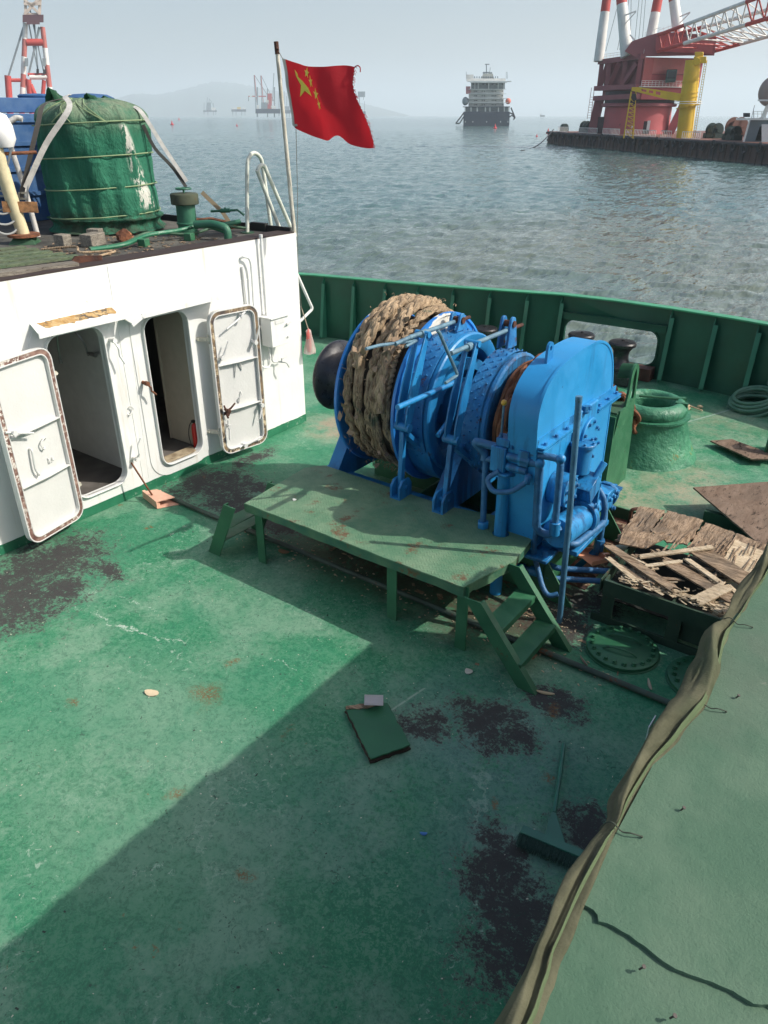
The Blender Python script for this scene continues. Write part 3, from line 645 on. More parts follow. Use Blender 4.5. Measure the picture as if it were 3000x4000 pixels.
hp = thing('white_hose', 'thin white water hose hanging in a loop down the deckhouse wall to a small tap', 'hose', (WX + .06, 6.3, 1.0))
mb = MB(); mb.tube(catmull([(WX, 6.12, 2.27), (WX + .05, 6.13, 2.285), (WX + .06, 6.2, 2.25), (WX + .05, 6.23, 2.1), (WX + .05, 6.22, 1.7), (WX + .06, 6.2, 1.3), (WX + .07, 6.22, 1.05), (WX + .09, 6.30, .96), (WX + .09, 6.38, 1.0), (WX + .07, 6.40, 1.2)], 8), .013, 8); mb.build('hose', M['white'], hp)
mb = MB(); mb.tube(rounded([(WX + .05, 6.46, 1.22), (WX + .05, 6.46, .99), (WX + .05, 6.56, .97), (WX + .16, 6.60, .97), (WX + .16, 6.64, .90)], .03), .011, 8); mb.bar((WX + .1, 6.60, 1.01), (WX + .1, 6.66, 1.02), .01, .012); mb.cyl((WX + .1, 6.58, .96), (WX + .1, 6.58, 1.02), .012, seg=8); mb.build('tap', M['white_door'], hp)
mb = MB(); mb.tube([(WX + .02, 6.12, 2.18), (WX + .03, 6.14, 1.55)], .013, 7); tag(mb.build('wall_cleat_bar', M['white']), 'short white bar welded upright on the wall under the hose bend', 'bar')
# bent handrail and plastic bag at the corner
mb = MB(); mb.tube(rounded([(-6.56, 7.09, 1.95), (-6.53, 7.28, 1.55), (-6.53, 7.32, 1.48), (-6.55, 7.09, 1.36)], .06, 6), .019, 10)
tag(mb.build('bent_handrail', paint('rail_white', (.7, .7, .66), .5, .1, 8, rust=.35, rs=9)), 'bent white handrail stub sticking out round the deckhouse corner', 'handrail')
bag = thing('plastic_bag', 'red and clear plastic bag hanging by a string at the deckhouse corner', 'bag', (-6.47, 7.12, 1.0))
def bagm(c, al):
    t = NT('bag_film'); t.bsdf.inputs['Alpha'].default_value = al; t.bsdf.inputs['Transmission Weight'].default_value = .2
    return t.fin(c, .3, 0, t.bump(t.noise(30, 4), .6, .01))
mb = MB(); bp = [(.012, .30), (.03, .27), (.035, .22), (.05, .12), (.075, .03), (.085, -.02), (.05, -.03), (0, -.02)]
mb.lathe(bp, (-6.44, 7.13, .98), seg=14); mb.jitter(.025, 14, 3)
mb.build('clear_bag', bagm((.75, .6, .55), .55), bag)
mb = MB(); mb.lathe([(.01, .29), (.025, .25), (.03, .15), (.045, .04), (.02, -.02), (0, -.02)], (-6.44, 7.12, .99), seg=10); mb.jitter(.02, 16, 5); mb.build('red_net', plain('bag_red', (.55, .12, .10), .5), bag)
mb = MB(); mb.tube([(-6.44, 7.12, 1.26), (-6.49, 7.1, 1.45), (-6.53, 7.1, 1.55)], .006, 6); mb.build('string', plain('string', (.35, .3, .22), .8), bag)
# ------------------------------------------------------------ winch
AX, AZ = 5.88, 1.28           # shaft axis: y, z
BL, BF, BC = M['blue'], M['blue_flat'], M['blue_chip']
fd = thing('winch_foundation', 'green welded steel beams on the deck carrying the blue mooring winch', 'foundation', (-3.3, 5.7, 0))
for y0, y1 in ((5.16, 5.34), (6.28, 6.46)):
    mb = MB(); mb.box(-4.75, -2.09, y0, y0 + .02, 0, .40); mb.box(-4.75, -2.09, y0 - .05, y1, .40, .42); mb.box(-4.75, -2.09, y1 - .02, y1, .0, .40); mb.build('beam', M['green'], fd)
for x_ in (-2.09, -2.6, -3.6):
    mb = MB(); mb.box(x_, x_ + .02, 5.10, 6.55, 0, .415); mb.build('web_plate', M['green'], fd)
for y in (5.12, 6.42):
    mb = MB(); mb.prism([(-2.068, 0), (-1.78, 0), (-2.068, .40)], lambda u, v, w, y=y: V(u, y + w, v), 0, .014); mb.build('gusset', M['green'], fd)
wn = thing('mooring_winch', 'bright blue deck mooring winch with rope drum, band brakes and tall gear case', 'winch', (-3.3, AX, .42))
# gear case
CP = [(5.03, .50), (4.90, 1.44), (4.88, 1.72), (4.97, 1.90), (5.17, 2.01), (5.45, 2.055), (5.78, 2.065), (6.02, 2.035), (6.22, 1.93), (6.34, 1.76), (6.44, 1.44), (6.48, .50)]
CPs = [CP[0]] + [(p.x, p.y) for p in catmull([(a, b, 0) for a, b in CP[1:-1]], 5)] + [CP[-1]]
fx = lambda u, v, w: V(w, u, v)
mb = MB(); mb.prism(CPs, fx, -2.40, -2.155); mb.build('gear_case', BF, wn, bevel=.006)
mb = MB(); outer = [(5.68 + (u - 5.68) * 1.012, 1.3 + (v - 1.3) * 1.012) for u, v in CPs]
mb.prism(outer, fx, -2.172, -2.150, holes=[[(5.68 + (u - 5.68) * .985, 1.3 + (v - 1.3) * .985) for u, v in CPs]]); mb.build('case_edge', BF, wn)
for y0, y1 in ((4.90, 5.62), (5.98, 6.50)):
    mb = MB(); mb.box(-2.155, -2.09, y0, y1, 1.455, 1.467); mb.box(-2.155, -2.147, y0, y1, 1.40, 1.53); mb.box(-2.155, -2.09, y0, y1, 1.430, 1.442); mb.build('joint_flange', BL, wn)
    y = y0 + .08
    while y < y1:
        mb = MB(); mb.bolt((-2.12, y, 1.467), (0, 0, 1), .014, .022); mb.build('bolt', BC, wn); y += .2
mb = MB(); mb.box(-2.155, -2.10, 5.60, 5.97, .85, 1.56); mb.build('bearing_block', BF, wn, bevel=.01)
mb = MB(); mb.cyl((-2.10, 5.80, 1.27), (-2.075, 5.80, 1.27), .17, seg=36); mb.build('bearing_cover', BF, wn, bevel=.004)
for k in range(8):
    a = R(22 + 45 * k); mb = MB(); mb.bolt((-2.075, 5.80 + .14 * math.cos(a), 1.27 + .14 * math.sin(a)), (1, 0, 0), .014, .02); mb.build('bolt', BC, wn)
mb = MB(); mb.bolt((-2.10, 5.66, 1.53), (0, 0, 1), .03, .06); mb.bolt((-2.10, 5.76, 1.53), (0, 0, 1), .02, .03); mb.build('filler_plug', BL, wn)
for y, z in ((6.2, 1.2), (6.25, 1.05), (6.15, .95), (6.0, 1.35)):
    mb = MB(); mb.bolt((-2.155, y, z), (1, 0, 0), .013, .02); mb.build('bolt', BC, wn)
mb = MB(); mb.prism([(5.21, 2.0)] + [(5.26 + .05 * math.cos(R(a)), 2.13 + .05 * math.sin(R(a))) for a in range(180, -1, -20)] + [(5.31, 2.0)], fx, -2.30, -2.28, holes=[[(5.26 + .02 * math.cos(R(a)), 2.13 + .02 * math.sin(R(a))) for a in range(0, 360, 30)]])
mb.build('lifting_eye', BL, wn)
mb = MB(); mb.box(-2.78, -2.0, 4.98, 6.72, .425, .455); mb.build('base_flange', BL, wn, bevel=.004)
for y in (5.06, 6.62):
    for x in (-2.05, -2.3):
        mb = MB(); mb.bolt((x, y, .455), (0, 0, 1), .026, .05); mb.build('bolt', BC, wn)
# drum flanges
t = NT('flange_blue'); base = BL
def flange_mat():
    t = NT('flange_paint'); c = t.mix(t.ss(t.noise(1.5, 5), .3, .7), (.014, .15, .50), (.03, .24, .62))
    # bare cream primer where a paint sheet has peeled (world spot at y 5.95, z 1.98)
    ps = t.vm('SUBTRACT', t.vm('ADD', t.co, t.vm('MULTIPLY', t.vm('SUBTRACT', t.noise(14, 4, .7, out=1), (.5, .5, .5)), (.0, .05, .05))), (0, 5.84 - AX, 2.0 - .42))
    d = t.vm('LENGTH', t.vm('MULTIPLY', ps, (0, 1 / .24, 1 / .10)), out=1)
    c = t.mix(t.ss(d, .88, .92, 1, 0), c, t.mix(t.ss(t.noise(14, 5, .7), .55, .65), (.72, .70, .62), (.5, .35, .2)))
    return t.fin(c, .35, 0, t.bump(t.noise(40, 4), .3, .004))
FM = flange_mat()
for xf, rr_, s_ in ((-4.33, .785, 1), (-3.65, .815, 1)):
    mb = MB(); mb.lathe([(.12, 0), (rr_, 0), (rr_, .03), (rr_ - .025, .034), (rr_ - .03, .018), (.12, .018)], (xf, AX, AZ), (1, 0, 0), 72); mb.build('drum_flange', FM, wn)
mb = MB(); mb.cyl((-4.31, AX, AZ), (-3.65, AX, AZ), .35, seg=40, cap=False); mb.build('drum_barrel', BL, wn)
mb = MB(); mb.cyl((-4.9, AX, AZ), (-2.5, AX, AZ), .085, seg=24); mb.build('shaft', BL, wn)
# warping head
mb = MB(); prof = [(.10, .0), (.28, .0), (.29, -.05), (.25, -.14), (.24, -.26), (.27, -.38), (.35, -.47), (.37, -.51), (.35, -.56), (.26, -.60), (.12, -.62), (.0, -.622)]
prof = [(p.x, p.y) for p in catmull([(a, b, 0) for a, b in prof], 4)]
mb.lathe(prof, (-4.42, AX, AZ - .02), (1, 0, 0), 48); mb.build('warping_head', M['black'], wn)
# brake drums with studded bands
def studs(x0, x1, r, a0, a1, rows, n):
    mb = MB()
    for i in range(rows):
        for k in range(n):
            a = R(a0 + (a1 - a0) * (k + .5 * (i % 2)) / n); x = x0 + (x1 - x0) * (i + .5) / rows
            c = V(x, AX + r * math.cos(a), AZ + r * math.sin(a)); mb.cyl(c, c + V(0, math.cos(a), math.sin(a)) * .018, .010, .007, seg=6)
    o = mb.build('studs', BC, wn); o['kind'] = 'stuff'
def brake(x0, x1, r, inner, hub, rust):
    mb = MB(); mb.lathe([(r - .03, x0), (r, x0), (r, x1 - .05), (r - .02, x1 - .05)], (0, AX, AZ), (1, 0, 0), 64); mb.build('brake_band', BC, wn)
    mb = MB(); mb.lathe([(r - .05, x0 + .02), (r - .02, x1 - .04), (r - .005, x1 - .03), (r - .005, x1), (r - .02, x1 + .012), (inner + .02, x1 + .012), (inner, x1), (inner - .01, x1 - .2), (hub, x1 - .2)], (0, AX, AZ), (1, 0, 0), 64); mb.build('brake_drum', BL, wn)
    mb = MB(); mb.lathe([(hub + .04, x1 - .2), (hub + .03, x1 + .0), (hub, x1 + .03), (.086, x1 + .03)], (0, AX, AZ), (1, 0, 0), 36); mb.build('hub', BL if not rust else BC, wn)
    studs(x0, x1 - .06, r, 20, 235, 3, 26)
brake(-3.625, -3.36, .67, .53, .20, False)
for k in range(5):
    a = R(20 + 72 * k); mb = MB(); mb.bar((-3.48, AX + .2 * math.cos(a), AZ + .2 * math.sin(a)), (-3.48, AX + .55 * math.cos(a), AZ + .55 * math.sin(a)), .06, .03, up=(1, 0, 0)); mb.build('spoke', BL, wn)
# clutch
mb = MB(); mb.lathe([(.09, -3.33), (.17, -3.33), (.18, -3.22), (.18, -3.17), (.13, -3.16), (.13, -3.12), (.18, -3.11), (.18, -3.06), (.09, -3.05)], (0, AX, AZ), (1, 0, 0), 32); mb.build('clutch', M['rust'], wn)
def solid_drum(x0, x1, r):
    mb = MB(); mb.lathe([(r - .03, x0), (r, x0), (r, x1 - .05)], (0, AX, AZ), (1, 0, 0), 64); mb.build('brake_band', BC, wn)
    mb = MB(); mb.lathe([(.09, x0 + .01), (r - .03, x0 + .01), (r - .015, x1 - .04), (r - .005, x1 - .03), (r - .005, x1), (r - .03, x1 + .012), (r - .045, x1 + .006), (.3, x1 + .004), (.25, x1 + .05), (.12, x1 + .06)], (0, AX, AZ), (1, 0, 0), 64); mb.build('brake_drum', BC, wn)
    studs(x0, x1 - .05, r, 20, 235, 3, 22)
solid_drum(-3.06, -2.84, .57)
mb = MB(); mb.lathe([(.12, -2.80), (.50, -2.79), (.52, -2.75), (.44, -2.69), (.42, -2.64), (.44, -2.59), (.52, -2.53), (.50, -2.49), (.1, -2.48)], (0, AX, AZ), (1, 0, 0), 40); mb.jitter(.012, 6, 2); mb.build('chain_wheel', M['rust'], wn)
# band-brake screws, levers, cranks
G_ = M['blue_grey']
def lever(x, y0, z0, y1, z1, g):
    for s_ in (-.048, .048):
        mb = MB(); d = V(0, y1 - y0, z1 - z0); n_ = V(0, -(z1 - z0), (y1 - y0)).normalized(); p0 = V(x + s_, y0, z0); p1 = V(x + s_, y1, z1)
        w0, wm, w1 = .04, .085, .034
        pts = []
        for t_, w_ in ((0, w0), (.12, .07), (.45, wm), (1, w1)): pts.append((t_, w_))
        poly = [p0 + d * t_ + n_ * w_ for t_, w_ in pts] + [p0 + d * t_ - n_ * w_ * .5 for t_, w_ in pts[::-1]]
        mb.prism([(p.y, p.z) for p in poly], lambda u, v, w, xx=x + s_: V(xx + w, u, v), -.008, .008); mb.build('brake_lever', BL, wn, bevel=.002)
    mb = MB(); mb.cyl((x - .075, y0, z0), (x + .075, y0, z0), .04, seg=14); mb.build('pivot_pin', BL, wn)
    mb = MB(); mb.cyl((x - .07, y1, z1), (x + .07, y1, z1), .028, seg=12); mb.build('pivot_pin', BL, wn)
XA, XB = -3.50, -3.04
lever(XA, 5.05, 1.27, 5.33, 2.04, 0); lever(XB, 5.12, 1.24, 5.39, 2.02, 0)
def screw(x, y0, y1, z, crank, elbow):
    mb = MB(); mb.cyl((x, y0, z + .01), (x, y1, z), .02, seg=12); mb.build('screw_rod', G_, wn)
    mb = MB(); mb.cyl((x, y1, z), (x, y1 + .28, z - .01), .017, seg=10)
    mb.build('screw_end', M['rust_dark'], wn)
    mb = MB(); mb.cyl((x, 5.30, z), (x, 5.38, z), .034, seg=12); mb.build('collar', G_, wn)
    mb = MB(); mb.tube(rounded(crank, .025), .0135, 8); mb.build('crank_handle', G_, wn)
screw(XA, 5.12, 5.84, 2.04, [(XA - .02, 4.55, 2.08), (XA - .02, 4.72, 2.07), (XA, 5.24, 2.0), (XA + .01, 5.06, 1.99)], 0)
screw(XB, 5.05, 6.02, 2.0, [(XB, 4.83, 2.24), (XB, 4.86, 2.22), (XB, 5.17, 1.80), (XB, 4.98, 1.78)], 0)
mb = MB(); mb.cyl((XA, 4.92, 2.04), (XA, 5.12, 2.05), .018, seg=10); mb.build('screw_rod', G_, wn)
# lugs on top of the bands
for x, y in ((XA, 5.90), (XB - .02, 6.05)):
    for s_ in (-.045, .045):
        mb = MB(); zt = 2.07; zb = AZ + (.70 if x < -3.2 else .60)
        zb = AZ + math.sqrt(max(.1, ((.70 if x < -3.2 else .60) ** 2 - (y - AX) ** 2))) - .02
        mb.prism([(y - .09, zb), (y + .10, zb), (y + .06, zt - .05)] + [(y + .045 * math.cos(R(a)), zt + .045 * math.sin(R(a))) for a in range(0, 181, 30)] + [(y - .06, zt - .05)], lambda u, v, w, xx=x + s_: V(xx + w, u, v), -.012, .012); mb.build('band_lug', BC, wn, bevel=.003)
    mb = MB(); mb.cyl((x - .07, y, 2.05), (x + .07, y, 2.05), .03, seg=14); mb.build('trunnion', M['rust_dark'], wn)
# lower links, brackets and rods
for x, y0, z0, y1, z1 in ((XA, 5.05, 1.23, 5.02, .62), (XB, 5.12, 1.20, 5.05, .62)):
    mb = MB(); mb.bar((x, y0, z0), (x, y1, z1), .045, .05, up=(0, 1, 0)); mb.build('link_bar', BL, wn, bevel=.003)
    for s_ in (-.045, .045):
        mb = MB(); mb.prism([(4.93, .42), (5.12, .42), (5.12, .72), (5.08, .78), (4.98, .78), (4.93, .72)], lambda u, v, w, xx=x + s_: V(xx + w, u, v), -.012, .012); mb.build('bracket', BL, wn, bevel=.003)
    mb = MB(); mb.box(x - .033, x + .033, 4.93, 5.12, .42, .62); mb.build('bracket_web', BL, wn)
    mb = MB(); mb.cyl((x - .07, 5.03, .70), (x + .07, 5.03, .70), .022, seg=12); mb.build('pivot_pin', BL, wn)
    mb = MB(); rr_ = .72 if x < -3.2 else .62; mb.bar((x, y0 + .02, z0 - .02), (x, AX - .1, AZ - rr_ + .02), .04, .09, up=(1, 0, 0)); mb.build('link_bar', BL, wn, bevel=.003)
mb = MB(); mb.cyl((-3.26, 4.62, 1.63), (-3.26, 5.60, 1.60), .024, seg=12); mb.build('clutch_lever', BL, wn)
mb = MB(); mb.cyl((-3.22, 5.18, 1.21), (-3.22, 5.45, 1.34), .022, seg=12); mb.build('clutch_lever', BL, wn)
# bearing pedestals
def pedestal(x, w, y0, y1, z1):
    mb = MB(); mb.prism([(y0, .42), (y1, .42), (AX + .16, z1), (AX - .16, z1)], lambda u, v, q: V(x + q, u, v), -w / 2, -w / 2 + .018); mb.build('pedestal_plate', BL, wn)
    mb = MB(); mb.prism([(y0, .42), (y1, .42), (AX + .16, z1), (AX - .16, z1)], lambda u, v, q: V(x + q, u, v), w / 2 - .018, w / 2); mb.build('pedestal_plate', BL, wn)
    mb = MB(); mb.bar((x, y0, .43), (x, AX - .16, z1), w, .014, up=(0, 1, 0)); mb.bar((x, y1, .43), (x, AX + .16, z1), w, .014, up=(0, 1, 0)); mb.build('pedestal_rib', BL, wn)
    mb = MB(); mb.cyl((x - w / 2, AX, AZ), (x + w / 2, AX, AZ), .15, seg=24); mb.build('bearing', BL, wn)
pedestal(-4.48, .14, 5.16, 6.4, 1.2); pedestal(-3.20, .13, 5.1, 6.6, 1.2)
mb = MB(); mb.box(-4.7, -2.8, 5.08, 5.42, .421, .45); mb.build('base_flange', BL, wn); mb = MB(); mb.box(-4.7, -2.8, 6.2, 6.5, .421, .45); mb.build('base_flange', BL, wn)
# drip tray curve under the drums
mb = MB(); mb.lathe([(.50, -3.62), (.60, -3.62), (.60, -3.38), (.5, -3.38)], (0, AX, AZ - .18), (1, 0, 0), 48); mb.build('lower_band', BL, wn)
# hydraulic motor and pump
def part(nm, fn, m=BL, bev=.003):
    mb = MB(); fn(mb); return mb.build(nm, m, wn, bevel=bev)
part('motor_body', lambda b: (b.cyl((-1.97, 5.06, .70), (-1.97, 5.52, .64), .125, seg=28), b.cyl((-1.97, 5.52, .64), (-1.97, 5.60, .63), .155, seg=28)))
part('motor_tail', lambda b: b.cyl((-1.97, 5.60, .62), (-1.97, 5.95, .61), .07, seg=24))
part('pump_head', lambda b: (b.box(-2.07, -1.88, 5.92, 6.10, .54, .73), b.cyl((-1.97, 6.10, .63), (-1.97, 6.15, .63), .12, seg=10)))
part('motor_disc', lambda b: b.cyl((-2.15, 5.30, .98), (-1.99, 5.30, .98), .14, seg=32))
for k in range(7):
    a = R(10 + 51 * k); part('bolt', lambda b: b.bolt((-1.99, 5.30 + .105 * math.cos(a), .98 + .105 * math.sin(a)), (1, 0, 0), .017, .022))
part('relief_valve', lambda b: (b.obox((-1.98, 5.62, .90), (.16, .22, .16), (R(25), 0, 0)), b.cyl((-1.93, 5.66, .98), (-1.90, 5.75, 1.10), .03, seg=12)))
part('vertical_cylinder', lambda b: (b.cyl((-2.06, 5.62, 1.02), (-2.06, 5.62, 1.26), .085, seg=24), b.cyl((-2.06, 5.62, 1.26), (-2.06, 5.62, 1.29), .11, seg=24)))
for k in range(6): a = R(60 * k); part('bolt', lambda b: b.bolt((-2.06 + .09 * math.cos(a), 5.62 + .09 * math.sin(a), 1.29), (0, 0, 1), .013, .02))
for y, z in ((5.98, .70), (6.06, .70), (6.03, .56), (5.9, .70), (5.55, .78), (5.55, .5)):
    part('bolt', lambda b: b.bolt((-1.86, y, z), (1, 0, 0), .02, .03))
for k in range(6):
    a = R(60 * k); part('bolt', lambda b: b.bolt((-1.97 + .09 * math.cos(a), 6.15, .63 + .09 * math.sin(a)), (0, 1, 0), .018, .03))
part('mounting_bracket', lambda b: (b.box(-2.15, -1.83, 5.2, 5.9, .455, .50), b.box(-2.15, -1.90, 5.72, 5.75, .50, .92)))
part('manifold_pipe', lambda b: b.tube(rounded([(-2.1, 5.1, .60), (-1.86, 5.2, .56), (-1.84, 5.8, .52), (-1.9, 5.95, .56)], .06), .030, 10), M['hose_blue'], 0)
# valve stand
part('valve_post', lambda b: b.cyl((-2.42, 4.95, .0), (-2.43, 4.95, 1.17), .052, seg=24), BF)
part('post_flange', lambda b: b.cyl((-2.43, 4.95, 1.16), (-2.43, 4.95, 1.185), .11, seg=6))
part('valve_block', lambda b: (b.box(-2.53, -2.40, 4.87, 5.03, 1.185, 1.40), b.box(-2.50, -2.38, 4.89, 5.01, 1.40, 1.47)), BL, .008)
part('valve_spool', lambda b: (b.cyl((-2.40, 4.92, 1.24), (-2.22, 4.92, 1.24), .036, seg=12), b.cyl((-2.40, 4.92, 1.33), (-2.20, 4.92, 1.33), .038, seg=12), b.box(-2.30, -2.21, 4.89, 5.0, 1.28, 1.41)), BL, .004)
for x, y, z in ((-2.47, 4.92, 1.47), (-2.42, 4.97, 1.47), (-2.5, 4.97, 1.45), (-2.28, 4.93, 1.41), (-2.23, 4.95, 1.41), (-2.36, 4.9, 1.40)):
    part('bolt', lambda b: b.bolt((x, y, z), (random.uniform(-.3, .3), 0, 1), .012, .03), bev=0)
part('bolt', lambda b: b.torus((-2.40, 4.93, 1.50), (0, 1, 0), .022, .006, 12, 6), bev=0)
part('control_lever', lambda b: b.cyl((-2.485, 4.95, 1.42), (-2.485, 4.95, 1.73), .011, .009, seg=8), G_, 0)
part('lever_knob', lambda b: b.sphere((-2.485, 4.95, 1.74), .024, seg=16), plain('knob_yellow', (.62, .34, .04), .35), 0)
HB = M['hose_blue']
def pipe(pts, r, rad=.05, m=HB, seg=10): part('pipe', lambda b: b.tube(rounded(pts, rad, 5), r, seg), m, 0)
def wobr(r0): return lambda t_: r0
pipe([(-2.5, 4.93, 1.37), (-2.70, 4.90, 1.385), (-2.62, 4.95, 1.28), (-2.62, 4.95, 1.22)], .034, .04)
pipe([(-2.50, 4.95, 1.24), (-2.61, 4.95, 1.24), (-2.59, 4.95, .60)], .026, .04)
part('pipe_nut', lambda b: b.cyl((-2.59, 4.95, .60), (-2.59, 4.95, .66), .05, seg=6))
pipe([(-2.22, 4.93, 1.39), (-1.97, 4.95, 1.40), (-1.97, 4.99, .84)], .028, .06)
pipe([(-2.24, 4.92, 1.32), (-2.13, 4.93, 1.33), (-2.12, 4.98, .72), (-2.02, 5.02, .68), (-1.95, 5.03, .78)], .034, .06)
part('pipe_nut', lambda b: b.cyl((-1.97, 4.99, .84), (-1.97, 5.0, .72), .045, seg=10))
part('pipe_elbow', lambda b: b.sphere((-2.13, 4.93, 1.33), .042, seg=10, rings=8)); part('pipe_elbow', lambda b: b.sphere((-1.97, 4.95, 1.40), .038, seg=10, rings=8))
pipe([(-2.44, 4.87, 1.20), (-2.53, 4.83, 1.12), (-2.45, 4.80, 1.04), (-2.30, 4.83, 1.07), (-2.20, 4.88, 1.17), (-2.20, 4.92, 1.22)], .022, .05)
part('pipe_nut', lambda b: b.cyl((-2.20, 4.88, 1.15), (-2.20, 4.90, 1.22), .03, seg=6))
pipe([(-2.32, 5.80, 1.03), (-2.18, 5.80, 1.06), (-2.06, 5.80, .96), (-1.88, 5.80, .76), (-1.85, 5.80, .66), (-1.85, 5.80, .26), (-1.89, 5.80, .06)], .026, .07)
part('pipe_nut', lambda b: (b.cyl((-1.85, 5.80, .34), (-1.855, 5.80, .22), .048, seg=6), b.cyl((-1.87, 5.8, .22), (-2.0, 5.72, .02), .03, seg=8)))
pipe([(-2.12, 4.98, .72), (-2.15, 5.05, .45), (-2.10, 5.05, .33), (-2.0, 4.96, .22), (-1.93, 4.93, .17), (-1.86, 4.97, .20)], .022, .06)
for dz, y0, y1 in ((.27, 5.24, 5.50), (.22, 5.14, 5.40)):
    pipe([(-2.34, y0 - .03, dz), (-2.17, y0 + .02, dz), (-2.0, y0, dz - .01), (-1.62, y1, dz - .03)], .026, .05)
    part('pipe_nut', lambda b: b.cyl((-2.20, y0, dz), (-2.10, y0 + .01, dz), .045, seg=8)); part('pipe_nut', lambda b: b.cyl((-2.34, y0 - .03, dz), (-2.25, y0, dz), .04, seg=8))
# the free-standing pole
mb = MB(); mb.tube([(-1.785, 4.88, 0), (-1.82, 4.88, 1.0), (-1.865, 4.88, 1.93)], .024, 14); mb.cyl((-1.864, 4.88, 1.90), (-1.866, 4.88, 1.94), .026, .025, seg=12)
tag(mb.build('steel_pole', [paint('pole_blue', (.05, .15, .25), .45, .3, 5, chips=.3, cs=16, chipc=(.04, .09, .05), bump=.5)]), 'leaning blue-grey steel pole standing on the deck in front of the gear case', 'pole')
# ------------------------------------------------------------ rope on the drum
def rope_mat():
    t = NT('hawser'); n = t.noise(6, 6, .7); c = t.mix(t.ss(n, .3, .7), (.16, .11, .07), (.47, .345, .22))
    c = t.mix(t.ss(t.noise(2.4, 5, .7), .52, .66, 0, .75), c, (.11, .085, .065))
    c = t.mix(t.ss(t.noise(3.5, 4, .7, co=t.vm('ADD', t.co, (5, 1, 2))), .60, .66, 0, .8), c, (.04, .075, .055))
    fib = t.n('ShaderNodeTexWave'); fib.inputs['Scale'].default_value = 14; fib.inputs['Distortion'].default_value = 9; fib.inputs['Detail'].default_value = 4; t.l(t.co, fib.inputs[0])
    c = t.mix(t.math('MULTIPLY', fib.outputs[1], .25), c, (.52, .42, .29))
    h = t.math('ADD', t.math('MULTIPLY', fib.outputs[1], .8), t.noise(55, 4, .7))
    return t.fin(c, .9, 0, t.bump(h, .8, .007), spec=.15)
M['rope'] = rope_mat()
rp = thing('mooring_rope', 'thick frayed tan plaited mooring rope wound on the blue winch drum', 'rope', (-3.9, AX, .55))
mb = MB(); NW = 5; x0, x1 = -4.24, -3.71; TOT = NW * 2 * math.pi
def core(th, lay=0):
    k = th / TOT; x = x0 + (x1 - x0) * k
    w = noise.noise(V(th * .55, lay * 5, 0)); w2 = noise.noise(V(th * .33, 9, lay * 3))
    x = min(x1 + .02, max(x0 - .01, x + .045 * w))
    a = th; up = max(0, math.sin(a)) ** 2; mid = 1 - ((x - (-4.06)) / .38) ** 2
    r = .73 + .022 * math.sin(int(th / 6.2832 + .25) * 2.4) + .08 * up * max(0, mid) + .035 * w2 + .05 * up - .03 * max(0, -math.sin(a))
    return x, r, a
def strand(th, ph, lay):
    x, r, a = core(th, lay); t_ = th * r / .058
    la = .023 * math.sin(t_ * 1.0 + ph); lb = .015 * math.sin(2 * t_ + 2 * ph)
    rr_ = r + lb; return V(x + la, AX + rr_ * math.cos(a), AZ + rr_ * math.sin(a))
N_ = NW * 280
for ph in (0, 2 * math.pi / 3, 4 * math.pi / 3):
    mb.tube([strand(TOT * i / N_, ph, 0) for i in range(N_ + 1)], lambda t_: .0245 + .003 * math.sin(t_ * 500), 7)
mb.build('rope_wraps', M['rope'], rp)
mb = MB(); mb.lathe([(.35, -4.29), (.68, -4.28), (.70, -4.08), (.71, -3.88), (.68, -3.67), (.35, -3.66)], (0, AX, AZ), (1, 0, 0), 60); mb.jitter(.02, 8, 1); mb.build('inner_wraps', plain('rope_gap_shade', (.05, .038, .028), .95), rp)  # dark filler puts the shade between rope turns into the colour
# a crossing upper layer
mb = MB(); 
def core2(k, s_):
    a = R(150 - 230 * k + s_ * 14); x = -4.13 + s_ * .12 + .12 * math.sin(k * 3 + s_); up = max(0, math.sin(a)) ** 2
    return x, .80 + .085 * up, a
for s_ in (.1, 1.9):
    for ph in (0, 2.094, 4.188):
        P_ = []
        for i in range(300):
            x, r, a = core2(i / 299, s_); t_ = a * r / .058
            r += .015 * math.sin(2 * t_ + 2 * ph); P_.append(V(x + .026 * math.sin(t_ + ph), AX + r * math.cos(a), AZ + r * math.sin(a)))
        mb.tube(P_, .0265, 7)
mb.build('upper_wraps', M['rope'], rp)
